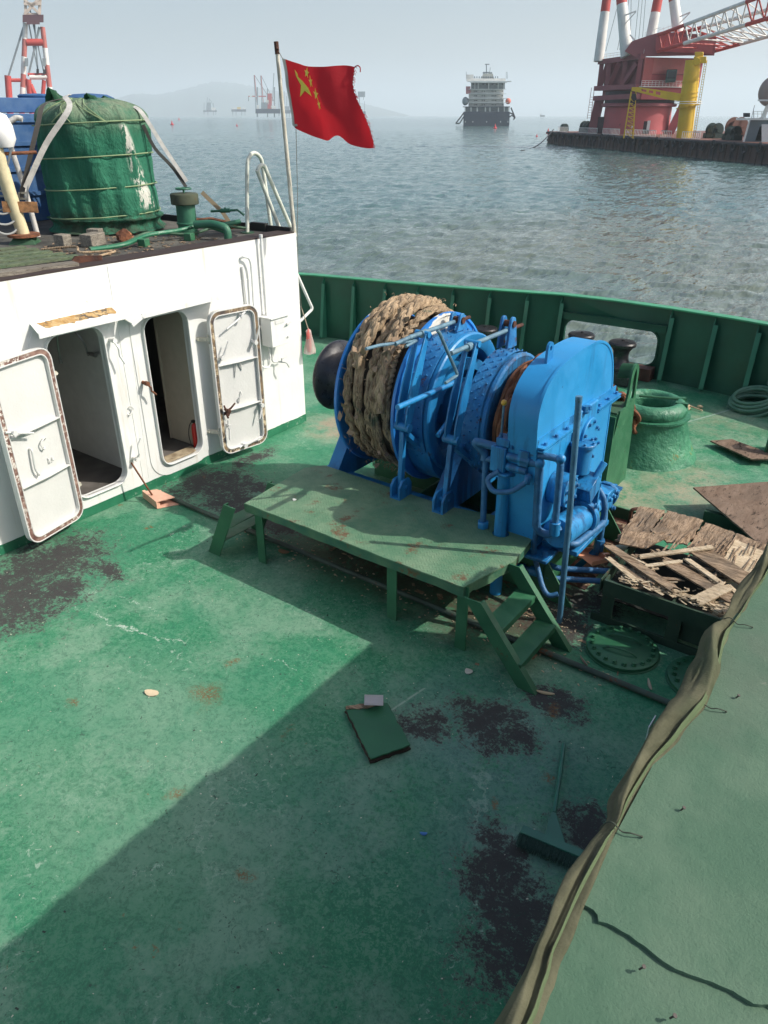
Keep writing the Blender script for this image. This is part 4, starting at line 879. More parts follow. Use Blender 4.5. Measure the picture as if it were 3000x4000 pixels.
# frayed yarn tufts and loose flaps
mb = MB(); rnd = random.Random(3)
for i in range(260):
    a = R(rnd.uniform(20, 260)); x = rnd.uniform(-4.28, -3.69); r = .80 + .10 * max(0, math.sin(a)) ** 2 + rnd.uniform(-.02, .01)
    c = V(x, AX + r * math.cos(a), AZ + r * math.sin(a)); n_ = V(0, math.cos(a), math.sin(a)); d = (V(rnd.uniform(-1, 1), -math.sin(a) * rnd.uniform(-1, 1), math.cos(a) * rnd.uniform(-1, 1)) + n_ * rnd.uniform(.1, .7)).normalized()
    L = rnd.uniform(.02, .06); mb.tube([c, c + d * L * .5 + n_ * .01, c + d * L + V(0, 0, -.012)], lambda t_: .0035 * (1.2 - t_), 4)
o = mb.build('frayed_yarns', M['rope'], rp); o['kind'] = 'stuff'
mb = MB()
for i in range(26):
    a = R(rnd.uniform(100, 235)); x = rnd.uniform(-4.23, -3.71); r = .83 + .08 * max(0, math.sin(a)) ** 2
    c = V(x, AX + r * math.cos(a), AZ + r * math.sin(a)); m_ = Euler((rnd.uniform(-3, 3), rnd.uniform(-1, 1), rnd.uniform(-3, 3))).to_matrix()
    s_ = rnd.uniform(.02, .045); q = [c + m_ @ V(u * s_, v * s_ * .7, .008 * math.sin(u * 3 + v)) for u, v in ((-1, -1), (0, -1.1), (1, -.8), (1.1, .9), (.1, .7), (-.9, 1))]
    mb.mesh(q + [p + V(.003, 0, .003) for p in q], [(0, 1, 4, 5), (1, 2, 3, 4), (11, 10, 7, 6), (10, 9, 8, 7)])
o = mb.build('torn_flaps', plain('fabric_flap', (.30, .21, .14), .9), rp); o['kind'] = 'stuff'
# ------------------------------------------------------------ anchor chain
cn = thing('anchor_chain', 'rusty anchor chain running from the winch wheel down into the green hawse pipe', 'chain', (-2.66, 6.0, .6))
path = [V(-2.64, AX + .55 * math.cos(R(a)), AZ + .52 * math.sin(R(a))) for a in range(215, 60, -8)]
path += [V(-2.64, 6.35, 1.62), V(-2.62, 7.0, 1.32), V(-2.55, 7.6, 1.08), V(-2.48, 8.15, .72), V(-2.45, 8.35, .45)]
P_ = catmull(path, 5); acc = 0; nxt = 0; L_ = .16; k = 0
seglen = [0]
for a, b in zip(P_, P_[1:]): seglen.append(seglen[-1] + (b - a).length)
def at(s_):
    for i in range(1, len(P_)):
        if seglen[i] >= s_: return P_[i - 1].lerp(P_[i], (s_ - seglen[i - 1]) / max(1e-6, seglen[i] - seglen[i - 1])), (P_[i] - P_[i - 1]).normalized()
    return P_[-1], (P_[-1] - P_[-2]).normalized()
s_ = .06
while s_ < seglen[-1]:
    c, d = at(s_); side = d.cross(V(1, 0, 0)).normalized() if k % 2 else V(1, 0, 0)
    pts = [c + d * (.105 * math.cos(a)) * (1.0 + .15 * abs(math.cos(a))) + side * (.062 * math.sin(a)) for a in [2 * math.pi * i / 16 for i in range(16)]]
    mb = MB(); mb.tube(pts, .026, 8, closed=True); mb.bar(c - side * .05, c + side * .05, .03, .03); mb.build('chain_link', M['rust'], cn); s_ += L_ * .98; k += 1
# ------------------------------------------------------------ work platform
pf = thing('work_platform', 'low green steel platform of rusty tread plate with steps at both ends', 'platform', (-3.4, 4.55, 0))
GR = M['green']
def tread_mat():
    t = NT('tread_plate'); c = t.mix(t.ss(t.noise(2.5, 6, .7), .3, .7), (.07, .19, .105), (.19, .29, .18))
    r = t.math('ADD', t.noise(3.2, 8, .75), t.math('MULTIPLY', t.noise(34, 4, .75), .2))
    c = t.mix(t.ss(r, .645, .75), c, t.mix(t.noise(50, 3), (.08, .04, .02), (.20, .10, .05)))
    c = t.mix(t.ss(t.noise(34, 5, .8), .645, .68, 0, .9), c, (.02, .03, .02))
    ch = t.n('ShaderNodeTexChecker'); ch.inputs['Scale'].default_value = 22
    mp = t.n('ShaderNodeMapping'); t.l(t.co, mp.inputs[0]); mp.inputs['Rotation'].default_value = (0, 0, R(45)); t.l(mp.outputs[0], ch.inputs[0])
    w1 = t.n('ShaderNodeTexWave'); w1.inputs['Scale'].default_value = 13; w1.inputs['Distortion'].default_value = 0; t.l(mp.outputs[0], w1.inputs[0])
    w2 = t.n('ShaderNodeTexWave'); w2.bands_direction = 'Y'; w2.inputs['Scale'].default_value = 13; t.l(mp.outputs[0], w2.inputs[0])
    a = t.mix(ch.outputs[1], w1.outputs[0], w2.outputs[0]); sp = t.n('ShaderNodeSeparateColor'); t.l(a, sp.inputs[0])
    h = t.math('ADD', t.ss(sp.outputs[0], .72, .9), t.math('MULTIPLY', t.noise(30, 5, .75), 1.2))
    return t.fin(c, .6, 0, t.bump(h, .8, .006))
TP = [(-4.55, 4.06), (-2.25, 4.06), (-2.12, 4.62), (-2.17, 5.12), (-2.32, 5.27), (-3.05, 5.10), (-4.50, 5.12), (-4.62, 4.95)]
mb = MB(); hole = [(-2.42 + .075 * math.cos(R(a)), 4.95 + .075 * math.sin(R(a))) for a in range(0, 360, 30)]
poly = []
for a, b in zip(TP, TP[1:] + TP[:1]):
    n = max(2, int(math.dist(a, b) / .05))
    for i in range(n):
        x = a[0] + (b[0] - a[0]) * i / n; y = a[1] + (b[1] - a[1]) * i / n; poly.append((x + .006 * noise.noise(V(x * 9, y * 9, 0)), y + .006 * noise.noise(V(x * 9, y * 9, 5))))
mb.prism(poly, lambda u, v, w: V(u, v, w + .006 * noise.noise(V(u * 1.5, v * 1.5, 0))), .592, .602, holes=[hole]); mb.build('tread_plate', tread_mat(), pf)
mb = MB()
def rag(x0, y0, x1, y1, h=.075):
    n = 60; P = []
    for i in range(n + 1):
        t_ = i / n; P.append((t_, .59 - h + .010 * noise.noise(V(t_ * 14, h, x0)) + .012 * noise.noise(V(t_ * 3, 0, 0))))
    pts = [(0, .590)] + P + [(1, .590)]
    d = V(x1 - x0, y1 - y0, 0); nn = V(-d.y, d.x, 0).normalized()
    mb.prism(pts, lambda u, v, w: V(x0, y0, 0) + d * u + nn * w + V(0, 0, v), 0, .008)
rag(-4.55, 4.062, -2.25, 4.062); rag(-2.25, 4.07, -2.125, 4.62); rag(-4.56, 4.07, -4.61, 4.95); rag(-2.125, 4.62, -2.175, 5.12); mb.build('edge_angle', M['green_rusty'], pf)
for x, y in ((-4.42, 4.09), (-2.93, 4.09), (-2.27, 4.09), (-4.42, 5.03), (-2.95, 5.03)):
    mb = MB(); b = .0
    mb.mesh([(x + sx, y + sy, z) for z in (0, .59) for sx, sy in ((-.045, 0), (.05, 0), (.05, .012), (-.033, .012), (-.033, .09), (-.045, .09))], [(5, 4, 3, 2, 1, 0), (6, 7, 8, 9, 10, 11)] + [(i, (i + 1) % 6, (i + 1) % 6 + 6, i + 6) for i in range(6)])
    mb.build('leg', GR, pf)
st = [(-2.20, 3.99), (-2.20, 4.56)]
def stair(nm, x0, x1, ys, steps):
    out = []
    for y in ys:
        mb = MB(); d = V(x1 - x0, 0, -.60); n_ = V(.60, 0, x1 - x0).normalized() * .055
        # plank-on-edge stringer cut square at the deck
        s_ = 1 if x1 > x0 else -1; w = .125
        mb.prism([(x0 - s_ * .01, .60), (x0 + s_ * w, .60), (x1 + s_ * w * .3, .0), (x1 - s_ * w * .8, .0)], lambda u, v, q, y=y: V(u, y + q, v), 0, .010)
        mb.prism([(x0 + s_ * w, .60), (x0 + s_ * (w + .012), .60), (x1 + s_ * (w * .3 + .012), .0), (x1 + s_ * w * .3, .0)], lambda u, v, q, y=y: V(u, y + q, v), -.0, .055)
        mb.build('stringer', GR, pf)
    for z in steps:
        k = 1 - z / .60; xc = x0 + (x1 - x0) * k
        s_ = 1 if x1 > x0 else -1
        mb = MB(); mb.box(min(xc - s_ * .06, xc + s_ * .10), max(xc - s_ * .06, xc + s_ * .10), ys[0] + .011, ys[1] - .002, z - .006, z); mb.box(xc + s_ * .10 - .003, xc + s_ * .10 + .003, ys[0] + .011, ys[1] - .002, z - .055, z - .001); mb.build('step', GR, pf)
stair('r', -2.18, -1.60, (3.96, 4.56), (.40, .20))
stair('l', -4.55, -4.93, (3.93, 4.50), (.38, .19))
# ------------------------------------------------------------ pipe along the deck, manholes
mb = MB(); P_ = [(-6.4 + .25 * i, 4.42 + .01 * noise.noise(V(i * .4, 0, 0)), .028) for i in range(26)]; mb.tube(P_, .024, 10)
tag(mb.build('deck_pipe', paint('pipe_grime', (.035, .06, .045), .6, .5, 5, rust=.5, rs=4, bump=.6)), 'thin dark green pipe lying along the deck from the deckhouse under the platform', 'pipe')
def manhole(cx, cy, r, lab, rot=0):
    m_ = thing('manhole_cover', lab, 'manhole', (cx, cy, 0), 'round bolted manhole covers in the deck')
    mb = MB(); mb.lathe([(r + .012, .0), (r + .012, .006), (r + .0, .008), (r, .034), (r - .008, .038), (0, .038)], (cx, cy, 0), seg=64); mb.build('lid', M['green'], m_)
    for k in range(20):
        a = 2 * math.pi * k / 20 + .1; mb = MB(); mb.bolt((cx + (r - .045) * math.cos(a), cy + (r - .045) * math.sin(a), .038), (0, 0, 1), .015, .024); mb.build('bolt', M['green'], m_)
    for s_ in (-1, 1):
        c = V(cx, cy, .04) + Euler((0, 0, rot)).to_matrix() @ V(0, s_ * .09, 0); e = Euler((0, 0, rot)).to_matrix() @ V(1, 0, 0)
        mb = MB(); mb.tube(catmull([c - e * .13, c - e * .10 + V(0, 0, .02), c - e * .05 + V(0, 0, .032), c + e * .05 + V(0, 0, .032), c + e * .10 + V(0, 0, .018), c + e * .13], 4), .008, 7); mb.build('handle', M['green'], m_)
manhole(-1.235, 4.83, .275, 'round bolted manhole cover, wholly visible, by the foot of the right platform steps', R(8))
manhole(-.60, 4.83, .27, 'round bolted manhole cover half hidden by the canvas roll', R(20))
# ------------------------------------------------------------ broken wooden hatch
wc = thing('hatch_box', 'open-sided green steel box frame holding the broken wooden hatch boards', 'frame', (-1.1, 5.6, 0))
FZ = .42
M['box_dark'] = paint('box_green', (.012, .045, .026), .7, .3, 4, alt=(.03, .06, .035), rust=.35, rs=4, bump=.5)  # box green darkened so its shadow is put into the colour
mb = MB(); mb.box(-1.53, -.45, 5.06, 5.08, .29, FZ); mb.build('front_rail', M['box_dark'], wc)
mb = MB(); mb.box(-1.70, -.45, 6.32, 6.34, .29, FZ); mb.build('back_rail', M['box_dark'], wc)
mb = MB(); mb.box(-1.60, -.45, 5.08, 5.10, .0, .07); mb.build('foot_rail', M['box_dark'], wc)
for x, y in ((-1.53, 5.08), (-1.0, 5.08), (-.5, 5.08), (-1.66, 6.28), (-.5, 6.28)):
    mb = MB(); mb.box(x, x + .10, y + .002, y + .014, 0, FZ - .003); mb.box(x, x + .012, y + .016, y + .09, 0, FZ - .003); mb.build('post', M['box_dark'], wc)
mb = MB(); mb.box(-.98, -.45, 5.14, 5.16, .07, .29); mb.build('side_panel', M['box_dark'], wc)
mb = MB(); mb.prism([(5.06, .30), (6.3, .30), (6.3, FZ), (5.06, FZ)], lambda u, v, w: V(-1.56 + w, u, v), 0, .012); mb.build('side_rail', M['box_dark'], wc)
def wood_mat(nm, a, b, stretch=(1, 12, 12), grey=.5, pl=0):
    t = NT(nm); co = t.vm('MULTIPLY', t.co, stretch); n = t.noise(3, 7, .7, .6, co=co)
    c = t.mix(t.ss(n, .32, .68), a, b); c = t.mix(t.ss(t.noise(2.2, 5, .7), .45, .65, 0, grey), c, (.10, .085, .07))
    c = t.mix(t.ss(t.noise(9, 6, .75, co=co), .54, .64), c, (.045, .032, .022))
    return t.fin(c, .85, 0, t.bump(t.math('ADD', n, t.noise(16, 5, .7, co=co)), .8, .008), spec=.2)
M['wood'] = wood_mat('weathered_wood', (.13, .085, .052), (.42, .31, .21), (2, 14, 14), .6)
M['woody'] = wood_mat('weathered_wood_y', (.14, .09, .056), (.46, .33, .22), (14, 2, 14), .6)
M['wood_pale'] = wood_mat('pale_wood', (.45, .34, .22), (.68, .56, .40), (2, 14, 14), .3)
M['ply'] = wood_mat('brown_plywood', (.15, .10, .07), (.24, .17, .125), (3, 1, 3), .3)
rnd = random.Random(11)
# the big ragged ply sheet: strips running +y, cracked
hb = thing('broken_plywood', 'weathered, splitting plywood sheet sagging over the hatch frame', 'plywood', (-1.1, 5.9, FZ))
def ragpoly(pts, step=.04, amp=.012, seed=0):
    out = []
    for a, b in zip(pts, pts[1:] + pts[:1]):
        n = max(1, int(math.dist(a, b) / step))
        for i in range(n):
            x = a[0] + (b[0] - a[0]) * i / n; y = a[1] + (b[1] - a[1]) * i / n
            out.append((x + rnd.uniform(-amp, amp), y + rnd.uniform(-amp, amp)))
    return out
def sheet(pts, z, th, tilt, nm, mat, par, amp=.012, label=None):
    mb = MB(); P = ragpoly(pts, .035, amp)
    mb.prism(P, lambda u, v, w: V(u, v, z + w + tilt[0] * (u + 1.1) + tilt[1] * (v - 5.9) + .012 * noise.noise(V(u * 3, v * 3, z))), 0, th)
    return mb.build(nm, mat, par, label=label)
sheet([(-1.72, 6.42), (-1.50, 6.47), (-1.49, 6.02), (-1.52, 5.72), (-1.68, 5.70)], FZ + .01, .014, (0, .02), 'panel', M['woody'], hb)
sheet([(-1.48, 6.46), (-1.15, 6.46), (-1.15, 5.98), (-1.30, 5.92), (-1.48, 6.0)], FZ + .018, .012, (0, .03), 'panel', M['woody'], hb)
sheet([(-1.14, 6.45), (-.86, 6.42), (-.86, 5.80), (-1.0, 5.84), (-1.14, 5.96)], FZ + .012, .012, (-.02, .02), 'panel', M['woody'], hb)
sheet([(-.85, 6.42), (-.52, 6.36), (-.52, 5.72), (-.7, 5.70), (-.85, 5.80)], FZ + .02, .012, (-.04, .02), 'panel', M['woody'], hb, label='paler bleached panel')
sheet([(-.84, 6.30), (-.60, 6.24), (-.60, 5.82), (-.84, 5.88)], FZ + .036, .004, (-.04, .02), 'panel', M['wood_pale'], hb, .006)
for i in range(46):
    x = rnd.uniform(-1.7, -.55); y = rnd.uniform(5.75, 6.46); L = rnd.uniform(.06, .3); mb = MB()
    q = V(x, y, FZ + .04); mb.bar(q, q + V(rnd.uniform(-.03, .03), -L, rnd.uniform(-.005, .02)), rnd.uniform(.006, .016), .003)
    mb.build('splinter', M['woody'], hb)
def plank(p0, p1, w, th, lab, mat='wood', up=(0, 0, 1), rag=.35):
    p0, p1 = Vector(p0), Vector(p1); a = (p1 - p0).normalized(); u = a.cross(Vector(up)).normalized(); n_ = u.cross(a)
    L = (p1 - p0).length; mb = MB()
    def end(s0): return [(s0 + rnd.uniform(-1, 1) * rag * w, -w / 2 + w * i / 6) for i in range(7)]
    poly = end(0) + end(L)[::-1]
    mb.prism(poly, lambda s_, t_, h: p0 + a * s_ + u * t_ + n_ * h, 0, th)
    o = mb.build('loose_plank' if w > .05 else 'loose_batten', M[mat])
    tag(o, lab, 'plank', 'broken boards on the hatch frame'); return o
plank((-1.68, 5.50, .47), (-1.02, 5.16, .47), .085, .014, 'long split board leaning over the left end of the hatch toward the blue pipes')
plank((-1.62, 5.36, .44), (-1.30, 5.14, .45), .05, .010, 'short pale splinter board at the front left corner of the hatch frame', 'wood_pale')
plank((-1.40, 5.50, .46), (-.95, 5.94, .50), .05, .014, 'narrow pale batten bridging the dark hole in the hatch boards', 'wood_pale')
plank((-1.05, 5.88, .47), (-.56, 5.60, .47), .19, .016, 'wide grey board just in front of the bleached plywood')
plank((-1.22, 5.58, .45), (-.62, 5.30, .46), .12, .014, 'grey knotty board sloping across the middle of the hatch frame')
plank((-1.07, 5.66, .475), (-.76, 5.46, .475), .05, .016, 'pale batten lying on the grey knotty board', 'wood_pale')
plank((-.84, 5.12, .45), (-.70, 5.44, .48), .11, .014, 'short pale board pointing away from the front rail near its right end', 'wood_pale')
plank((-.70, 5.50, .45), (-.48, 5.28, .46), .04, .014, 'thin stick at the right end of the hatch boards', 'wood_pale')
plank((-1.32, 5.40, .45), (-1.10, 5.62, .47), .04, .010, 'short pale stick crossing the split board', 'wood_pale')
plank((-1.50, 5.30, .44), (-1.15, 5.12, .44), .07, .010, 'grey splinter board along the left end of the front rail')
for i in range(34):
    x = rnd.uniform(-1.5, -.62); y = rnd.uniform(5.14, 5.72); a = rnd.choice([rnd.uniform(-.9, -.2), rnd.uniform(.2, .9), rnd.uniform(-.7, -.3)]); L = rnd.uniform(.12, .34)
    z = FZ + rnd.uniform(-.02, .03); dx, dy = L * math.cos(a) / 2, L * math.sin(a) / 2
    p0, p1 = V(x - dx, y - dy, z), V(x + dx, y + dy, z + rnd.uniform(-.03, .03)); w = rnd.uniform(.015, .05); a_ = (p1 - p0).normalized(); u_ = a_.cross(V(0, 0, 1)).normalized(); mb = MB()
    poly = [(rnd.uniform(-.01, .01), -w / 2), (L + rnd.uniform(-.03, .01), -w / 2), (L + rnd.uniform(-.01, .03), w / 2 * rnd.uniform(.1, 1)), (rnd.uniform(-.03, .02), w / 2)]
    mb.prism(poly, lambda s_, t_, h: p0 + a_ * s_ + u_ * t_ + V(0, 0, h), 0, .008); mb.build('broken_slat', M[rnd.choice(['wood', 'woody', 'wood_pale', 'wood'])], hb)
mb = MB()
for i in range(240):
    x = rnd.uniform(-1.45, -.5); y = 5.10 + abs(rnd.gauss(0, .10)); z = FZ - .01 + rnd.uniform(0, .03) + (.02 if y < 5.2 else 0)
    a = rnd.uniform(-.5, .8); L = rnd.uniform(.02, .08); q = V(x, y, z); mb.bar(q, q + V(L * math.cos(a), L * math.sin(a), rnd.uniform(-.015, .02)), rnd.uniform(.004, .02), .003)
tag(mb.build('wood_debris', M['wood_pale']), 'rotten flakes and splinters of wood along the front of the hatch', 'debris', kind='stuff')
mb = MB(); mb.prism(ragpoly([(-1.6, 5.2), (-.5, 5.2), (-.5, 6.3), (-1.6, 6.3)]), lambda u, v, w: V(u, v, w), .16, .17); tag(mb.build('hatch_shade_sheet', plain('hatch_shade', (.010, .013, .010), .95)), 'near-black sheet standing in for shade inside the hatch frame under the broken planks', 'board')  # near-black sheet: shade inside the hatch put into the colour
mb = MB(); mb.prism([(-1.62, 5.6), (-1.42, 5.7), (-1.30, 5.95), (-1.5, 5.98), (-1.66, 5.8)], lambda u, v, w: V(u, v, .455 + w + .035 * math.sin(u * 14) * (v - 5.5) * 3), 0, .012); tag(mb.build('felt_scrap', M['woody']), 'curled dark plywood scrap at the left of the hole in the hatch', 'scrap')
# trash patch and kerb round the chain
kb = thing('drip_kerb', 'low dark steel kerb on the deck between the winch and the hatch boards', 'kerb', (-1.9, 6.8, 0))
mb = MB(); mb.box(-2.3, -1.78, 6.92, 6.935, 0, .12); mb.build('kerb_plate', M['green_dull'], kb)
mb = MB(); mb.box(-1.79, -1.775, 6.35, 6.92, 0, .12); mb.build('kerb_plate', M['green_dull'], kb)
mb = MB(); mb.box(-2.28, -1.80, 5.45, 6.91, .003, .006); mb.build('kerb_floor', M['rust_dark'], kb)
mb = MB(); mb.tube(rounded([(-1.88, 6.72, 0), (-1.88, 6.72, .24), (-1.82, 6.76, .25), (-1.80, 6.78, .22)], .03), .018, 8); tag(mb.build('bent_hook_rod', M['rust_dark']), 'short rusty rod with a hooked top beside the hatch boards', 'rod')
def scatter(nm, lab, n, fn, mat, smin, smax, kind='stuff', cat='debris', flat=.004):
    mb = MB()
    for i in range(n):
        x, y, z = fn(rnd); a = rnd.uniform(0, 6.28); s_ = rnd.uniform(smin, smax); e = V(math.cos(a), math.sin(a), rnd.uniform(-.25, .25)) * s_; f = V(-math.sin(a), math.cos(a), rnd.uniform(-.2, .2)) * s_ * rnd.uniform(.2, .6); c = V(x, y, z + .004)
        q = [c - e - f, c + e * .9 - f * 1.1, c + e + f * .8, c - e * .7 + f]; h = V(0, 0, flat)
        mb.mesh(q + [p + h for p in q], [(3, 2, 1, 0), (4, 5, 6, 7), (0, 1, 5, 4), (1, 2, 6, 5), (2, 3, 7, 6), (3, 0, 4, 7)])
    return tag(mb.build(nm, mat), lab, cat, kind=kind)
scatter('leaf_litter', 'tan dry chips and leaves littering the deck by the chain and under the platform', 260, lambda r: ((r.uniform(-2.05, -1.62), r.uniform(5.5, 6.85), .0) if r.random() < .5 else (r.gauss(-2.9, .7), r.gauss(5.0, .3), .0)), M['wood'], .01, .045)
scatter('leaf_litter', 'fine pale wood crumbs along the deck pipe and step feet', 300, lambda r: ((r.uniform(-5.0, -1.2), r.gauss(4.42, .1), 0) if r.random() < .6 else (r.gauss(-1.85, .15), r.gauss(4.85, .12), 0)), M['wood_pale'], .004, .014)
scatter('paint_crumbs', 'tiny pale paint chips scattered over the green deck', 420, lambda r: (r.uniform(-6.3, -.3), r.uniform(.5, 4.0), 0), plain('chip_pale', (.55, .52, .42), .8), .002, .006, flat=.001)
scatter('paint_crumbs', 'tiny dark paint chips scattered over the green deck', 420, lambda r: (r.uniform(-6.3, -.3), r.uniform(.5, 9.0), 0), plain('chip_dark', (.03, .05, .04), .8), .003, .010, flat=.001)
def flake(nm, lab, cx, cy, s_, ar, rot, col_, cat, z=.002, th=.006, curl=.01):
    mb = MB(); P = [(s_ * (1 + .25 * noise.noise(V(k, cx * 9, 0))) * math.cos(k * .5236), s_ * ar * (1 + .25 * noise.noise(V(k, cy * 9, 4))) * math.sin(k * .5236)) for k in range(12)]
    c, s2 = math.cos(R(rot)), math.sin(R(rot))
    mb.prism(P, lambda u, v, w: V(cx + u * c - v * s2, cy + u * s2 + v * c, z + w + curl * (u / s_) ** 2), 0, th)
    return tag(mb.build(nm, col_ if not isinstance(col_, tuple) else plain(nm + '_m', col_, .8)), lab, cat)
flake('dry_leaf', 'pale curled dry leaf alone on the sunlit green deck', -3.80, 2.33, .055, .6, 20, (.62, .50, .33), 'leaf')
flake('paper_scrap', 'brown scrap lying on the deck under the left platform steps', -4.39, 4.35, .06, .5, 10, (.22, .12, .06), 'scrap')
flake('bottle_cap', 'small flat white bottle lid on the deck in front of the platform steps', -2.07, 3.895, .032, .9, 0, (.45, .44, .38), 'lid')
flake('bottle_cap', 'tiny white cap lying on the platform tread plate', -4.22, 4.37, .02, .9, 0, (.75, .75, .68), 'lid', z=.603)
flake('wood_chip', 'pale wood sliver on the deck by the near foot of the right steps', -1.50, 4.02, .07, .18, 20, (.48, .36, .22), 'wood chip')
flake('wood_chip', 'pale wood sliver on the deck beside the half-hidden manhole', -.92, 4.55, .06, .2, -60, (.40, .34, .25), 'wood chip')
flake('wood_chip', 'pink-grey wood sliver between the deck pipe and the whole manhole', -1.42, 4.52, .06, .12, -40, (.38, .26, .2), 'wood chip')
flake('blue_scrap', 'tiny blue plastic scrap on the bare dark patch of the deck', -1.55, 2.5, .022, .4, 30, (.08, .22, .55), 'scrap')
flake('paper_bag', 'crumpled brown paper behind the winch post, under the platform edge', -2.65, 5.35, .10, .5, 20, (.48, .27, .14), 'paper', curl=.07)
# dustpans
dp = thing('dustpan', 'pink plastic dustpan full of dirt beside the low blue hydraulic pipes', 'dustpan', (-1.85, 5.5, 0))
pk = plain('pink_plastic', (.72, .33, .20), .45)
def pan(root, c, rot, sc=1, z=.01):
    m_ = Euler((R(8), 0, R(rot))).to_matrix(); f = lambda u, v, w: Vector(c) + m_ @ V(u * sc, v * sc, w * sc)
    mb = MB(); mb.prism([(-.13, .12), (.13, .12), (.10, -.08), (-.10, -.08)], f, z, z + .004); mb.build('tray', pk, root)
    mb = MB(); mb.prism([(-.13, .12), (-.10, -.08), (.10, -.08), (.13, .12), (.125, .12), (.095, -.074), (-.095, -.074), (-.125, .12)], f, z + .004, z + .045); mb.build('rim', pk, root)
    mb = MB(); mb.prism([(-.014, -.08), (.014, -.08), (.012, -.17), (-.012, -.17)], f, z + .02, z + .032); mb.build('handle', pk, root)
pan(dp, (-1.86, 5.72, .17), 150)
db = thing('long_dustpan', 'flat pink dustpan with an upright rusty stick, against the deckhouse foot between the doors', 'dustpan', (-6.2, 4.33, 0))
mb = MB(); f = lambda u, v, w: V(u, v, w)
mb.prism([(-6.42, 4.28), (-6.08, 4.20), (-5.93, 4.48), (-6.30, 4.44)], f, .004, .01); mb.prism([(-6.42, 4.28), (-6.08, 4.20), (-6.10, 4.26), (-6.41, 4.31)], f, .01, .09)
mb.prism([(-6.42, 4.29), (-6.30, 4.44), (-6.28, 4.42), (-6.40, 4.30)], f, .01, .07); mb.prism([(-6.41, 4.285), (-6.09, 4.205), (-6.02, 4.40), (-6.33, 4.41)], f, .075, .082); mb.build('tray', plain('pink_pale', (.66, .38, .27), .5), db)
mb = MB(); mb.cyl((-6.24, 4.28, .08), (-6.36, 4.17, .48), .010, seg=8); mb.build('stick', M['rust'], db)
bt = thing('plastic_bottle', 'small clear bottle with an amber cap lying by the pink dustpan', 'bottle', (-1.78, 6.05, .1))
mb = MB(); mb.cyl((-1.80, 5.98, .16), (-1.66, 6.12, .18), .032, seg=14); mb.build('body', plain('cloudy_plastic', (.55, .55, .42), .3), bt)
mb = MB(); mb.cyl((-1.80, 5.98, .16), (-1.835, 5.945, .155), .036, seg=14); mb.build('cap', plain('amber', (.5, .22, .02), .4), bt)
# green board with metal scrap, broom
bd = thing('green_board', 'thick green painted board with a rotten end lying on the open deck', 'board', (-2.27, 2.99, 0))
BP = [(-2.55, 3.01), (-2.34, 3.22), (-1.98, 2.99), (-2.12, 2.74)]
mb = MB(); mb.prism(ragpoly(BP, .03, .004), lambda u, v, w: V(u, v, w), .042, .052); mb.build('top_face', paint('board_green', (.018, .11, .05), .4, .15, 3, chips=.25, cs=14, chipc=(.4, .4, .3), bump=.15), bd)
mb = MB(); mb.prism(ragpoly(BP, .03, .008), lambda u, v, w: V(u, v, w), .004, .018); mb.prism(ragpoly([(x + (.004 if x < -2.3 else -.006), y) for x, y in BP], .03, .006), lambda u, v, w: V(u, v, w), .022, .041); mb.build('core_plies', plain('board_core', (.045, .03, .022), .9, var=.5), bd)
mb = MB(); mb.prism(ragpoly([(-2.55, 3.015), (-2.36, 3.205), (-2.36, 3.17), (-2.42, 3.08), (-2.53, 2.99)], .02, .006), lambda u, v, w: V(u, v, w), .053, .058); mb.build('torn_end', M['wood'], bd)
mb = MB(); prof = [(0, 0), (.035, .012), (.07, .0), (.11, .008), (.15, .03)]
P_ = [[mb.bm.verts.new(V(-2.50 + u * .55 + j * .11, 3.17 - u * .75 + j * .075, .065 + w + .01)) for j in (0, .5, 1)] for u, w in prof]
for a, b in zip(P_, P_[1:]):
    for k in range(2): mb.face([a[k], a[k + 1], b[k + 1], b[k]])
bmesh.ops.solidify(mb.bm, geom=mb.bm.faces[:], thickness=.003)
tag(mb.build('bent_metal_strip', plain('zinc', (.62, .60, .62), .5, .0)), 'bent grey metal strip lying on the end of the green board', 'metal scrap')
bro = thing('broom', 'green push broom lying on the deck with its bristles by the canvas edge', 'broom', (-.95, 2.95, 0))
mb = MB(); mb.tube([(-1.18, 3.62, .02), (-1.08, 3.33, .035), (-.985, 3.04, .06)], .0135, 10); mb.build('handle', paint('broom_green', (.02, .13, .09), .5, .2, 6), bro)
mb = MB(); a, b = V(-1.09, 2.83, .05), V(-.69, 2.885, .05); d = (b - a).normalized(); n_ = V(-d.y, d.x, 0)
mb.bar(a, b, .055, .028); mb.mesh([a + d * .13 + V(0, 0, .014) + n_ * .02, b - d * .15 + V(0, 0, .014) + n_ * .02, V(-.975, 3.04, .075), V(-1.0, 3.03, .075), a + d * .13 + n_ * .02 - V(0, 0, .01), b - d * .15 + n_ * .02 - V(0, 0, .01), V(-.965, 3.04, .05), V(-1.0, 3.03, .05)], [(0, 1, 2, 3), (7, 6, 5, 4), (0, 4, 5, 1), (1, 5, 6, 2), (2, 6, 7, 3), (3, 7, 4, 0)])
mb.build('head', paint('broom_head', (.03, .14, .10), .45, .2, 6), bro, bevel=.003)
mb = MB()
for i in range(700):
    t_ = rnd.random(); p = a.lerp(b, t_) - n_ * rnd.uniform(.0, .03) + V(0, 0, rnd.uniform(-.012, .01)); e = p - n_ * rnd.uniform(.06, .085) + V(rnd.uniform(-.012, .012), 0, rnd.uniform(-.035, .0))
    mb.bar(p, e, .0022, .0022)
o = mb.build('bristles', plain('bristle_green', (.01, .05, .035), .7), bro); o['kind'] = 'stuff'
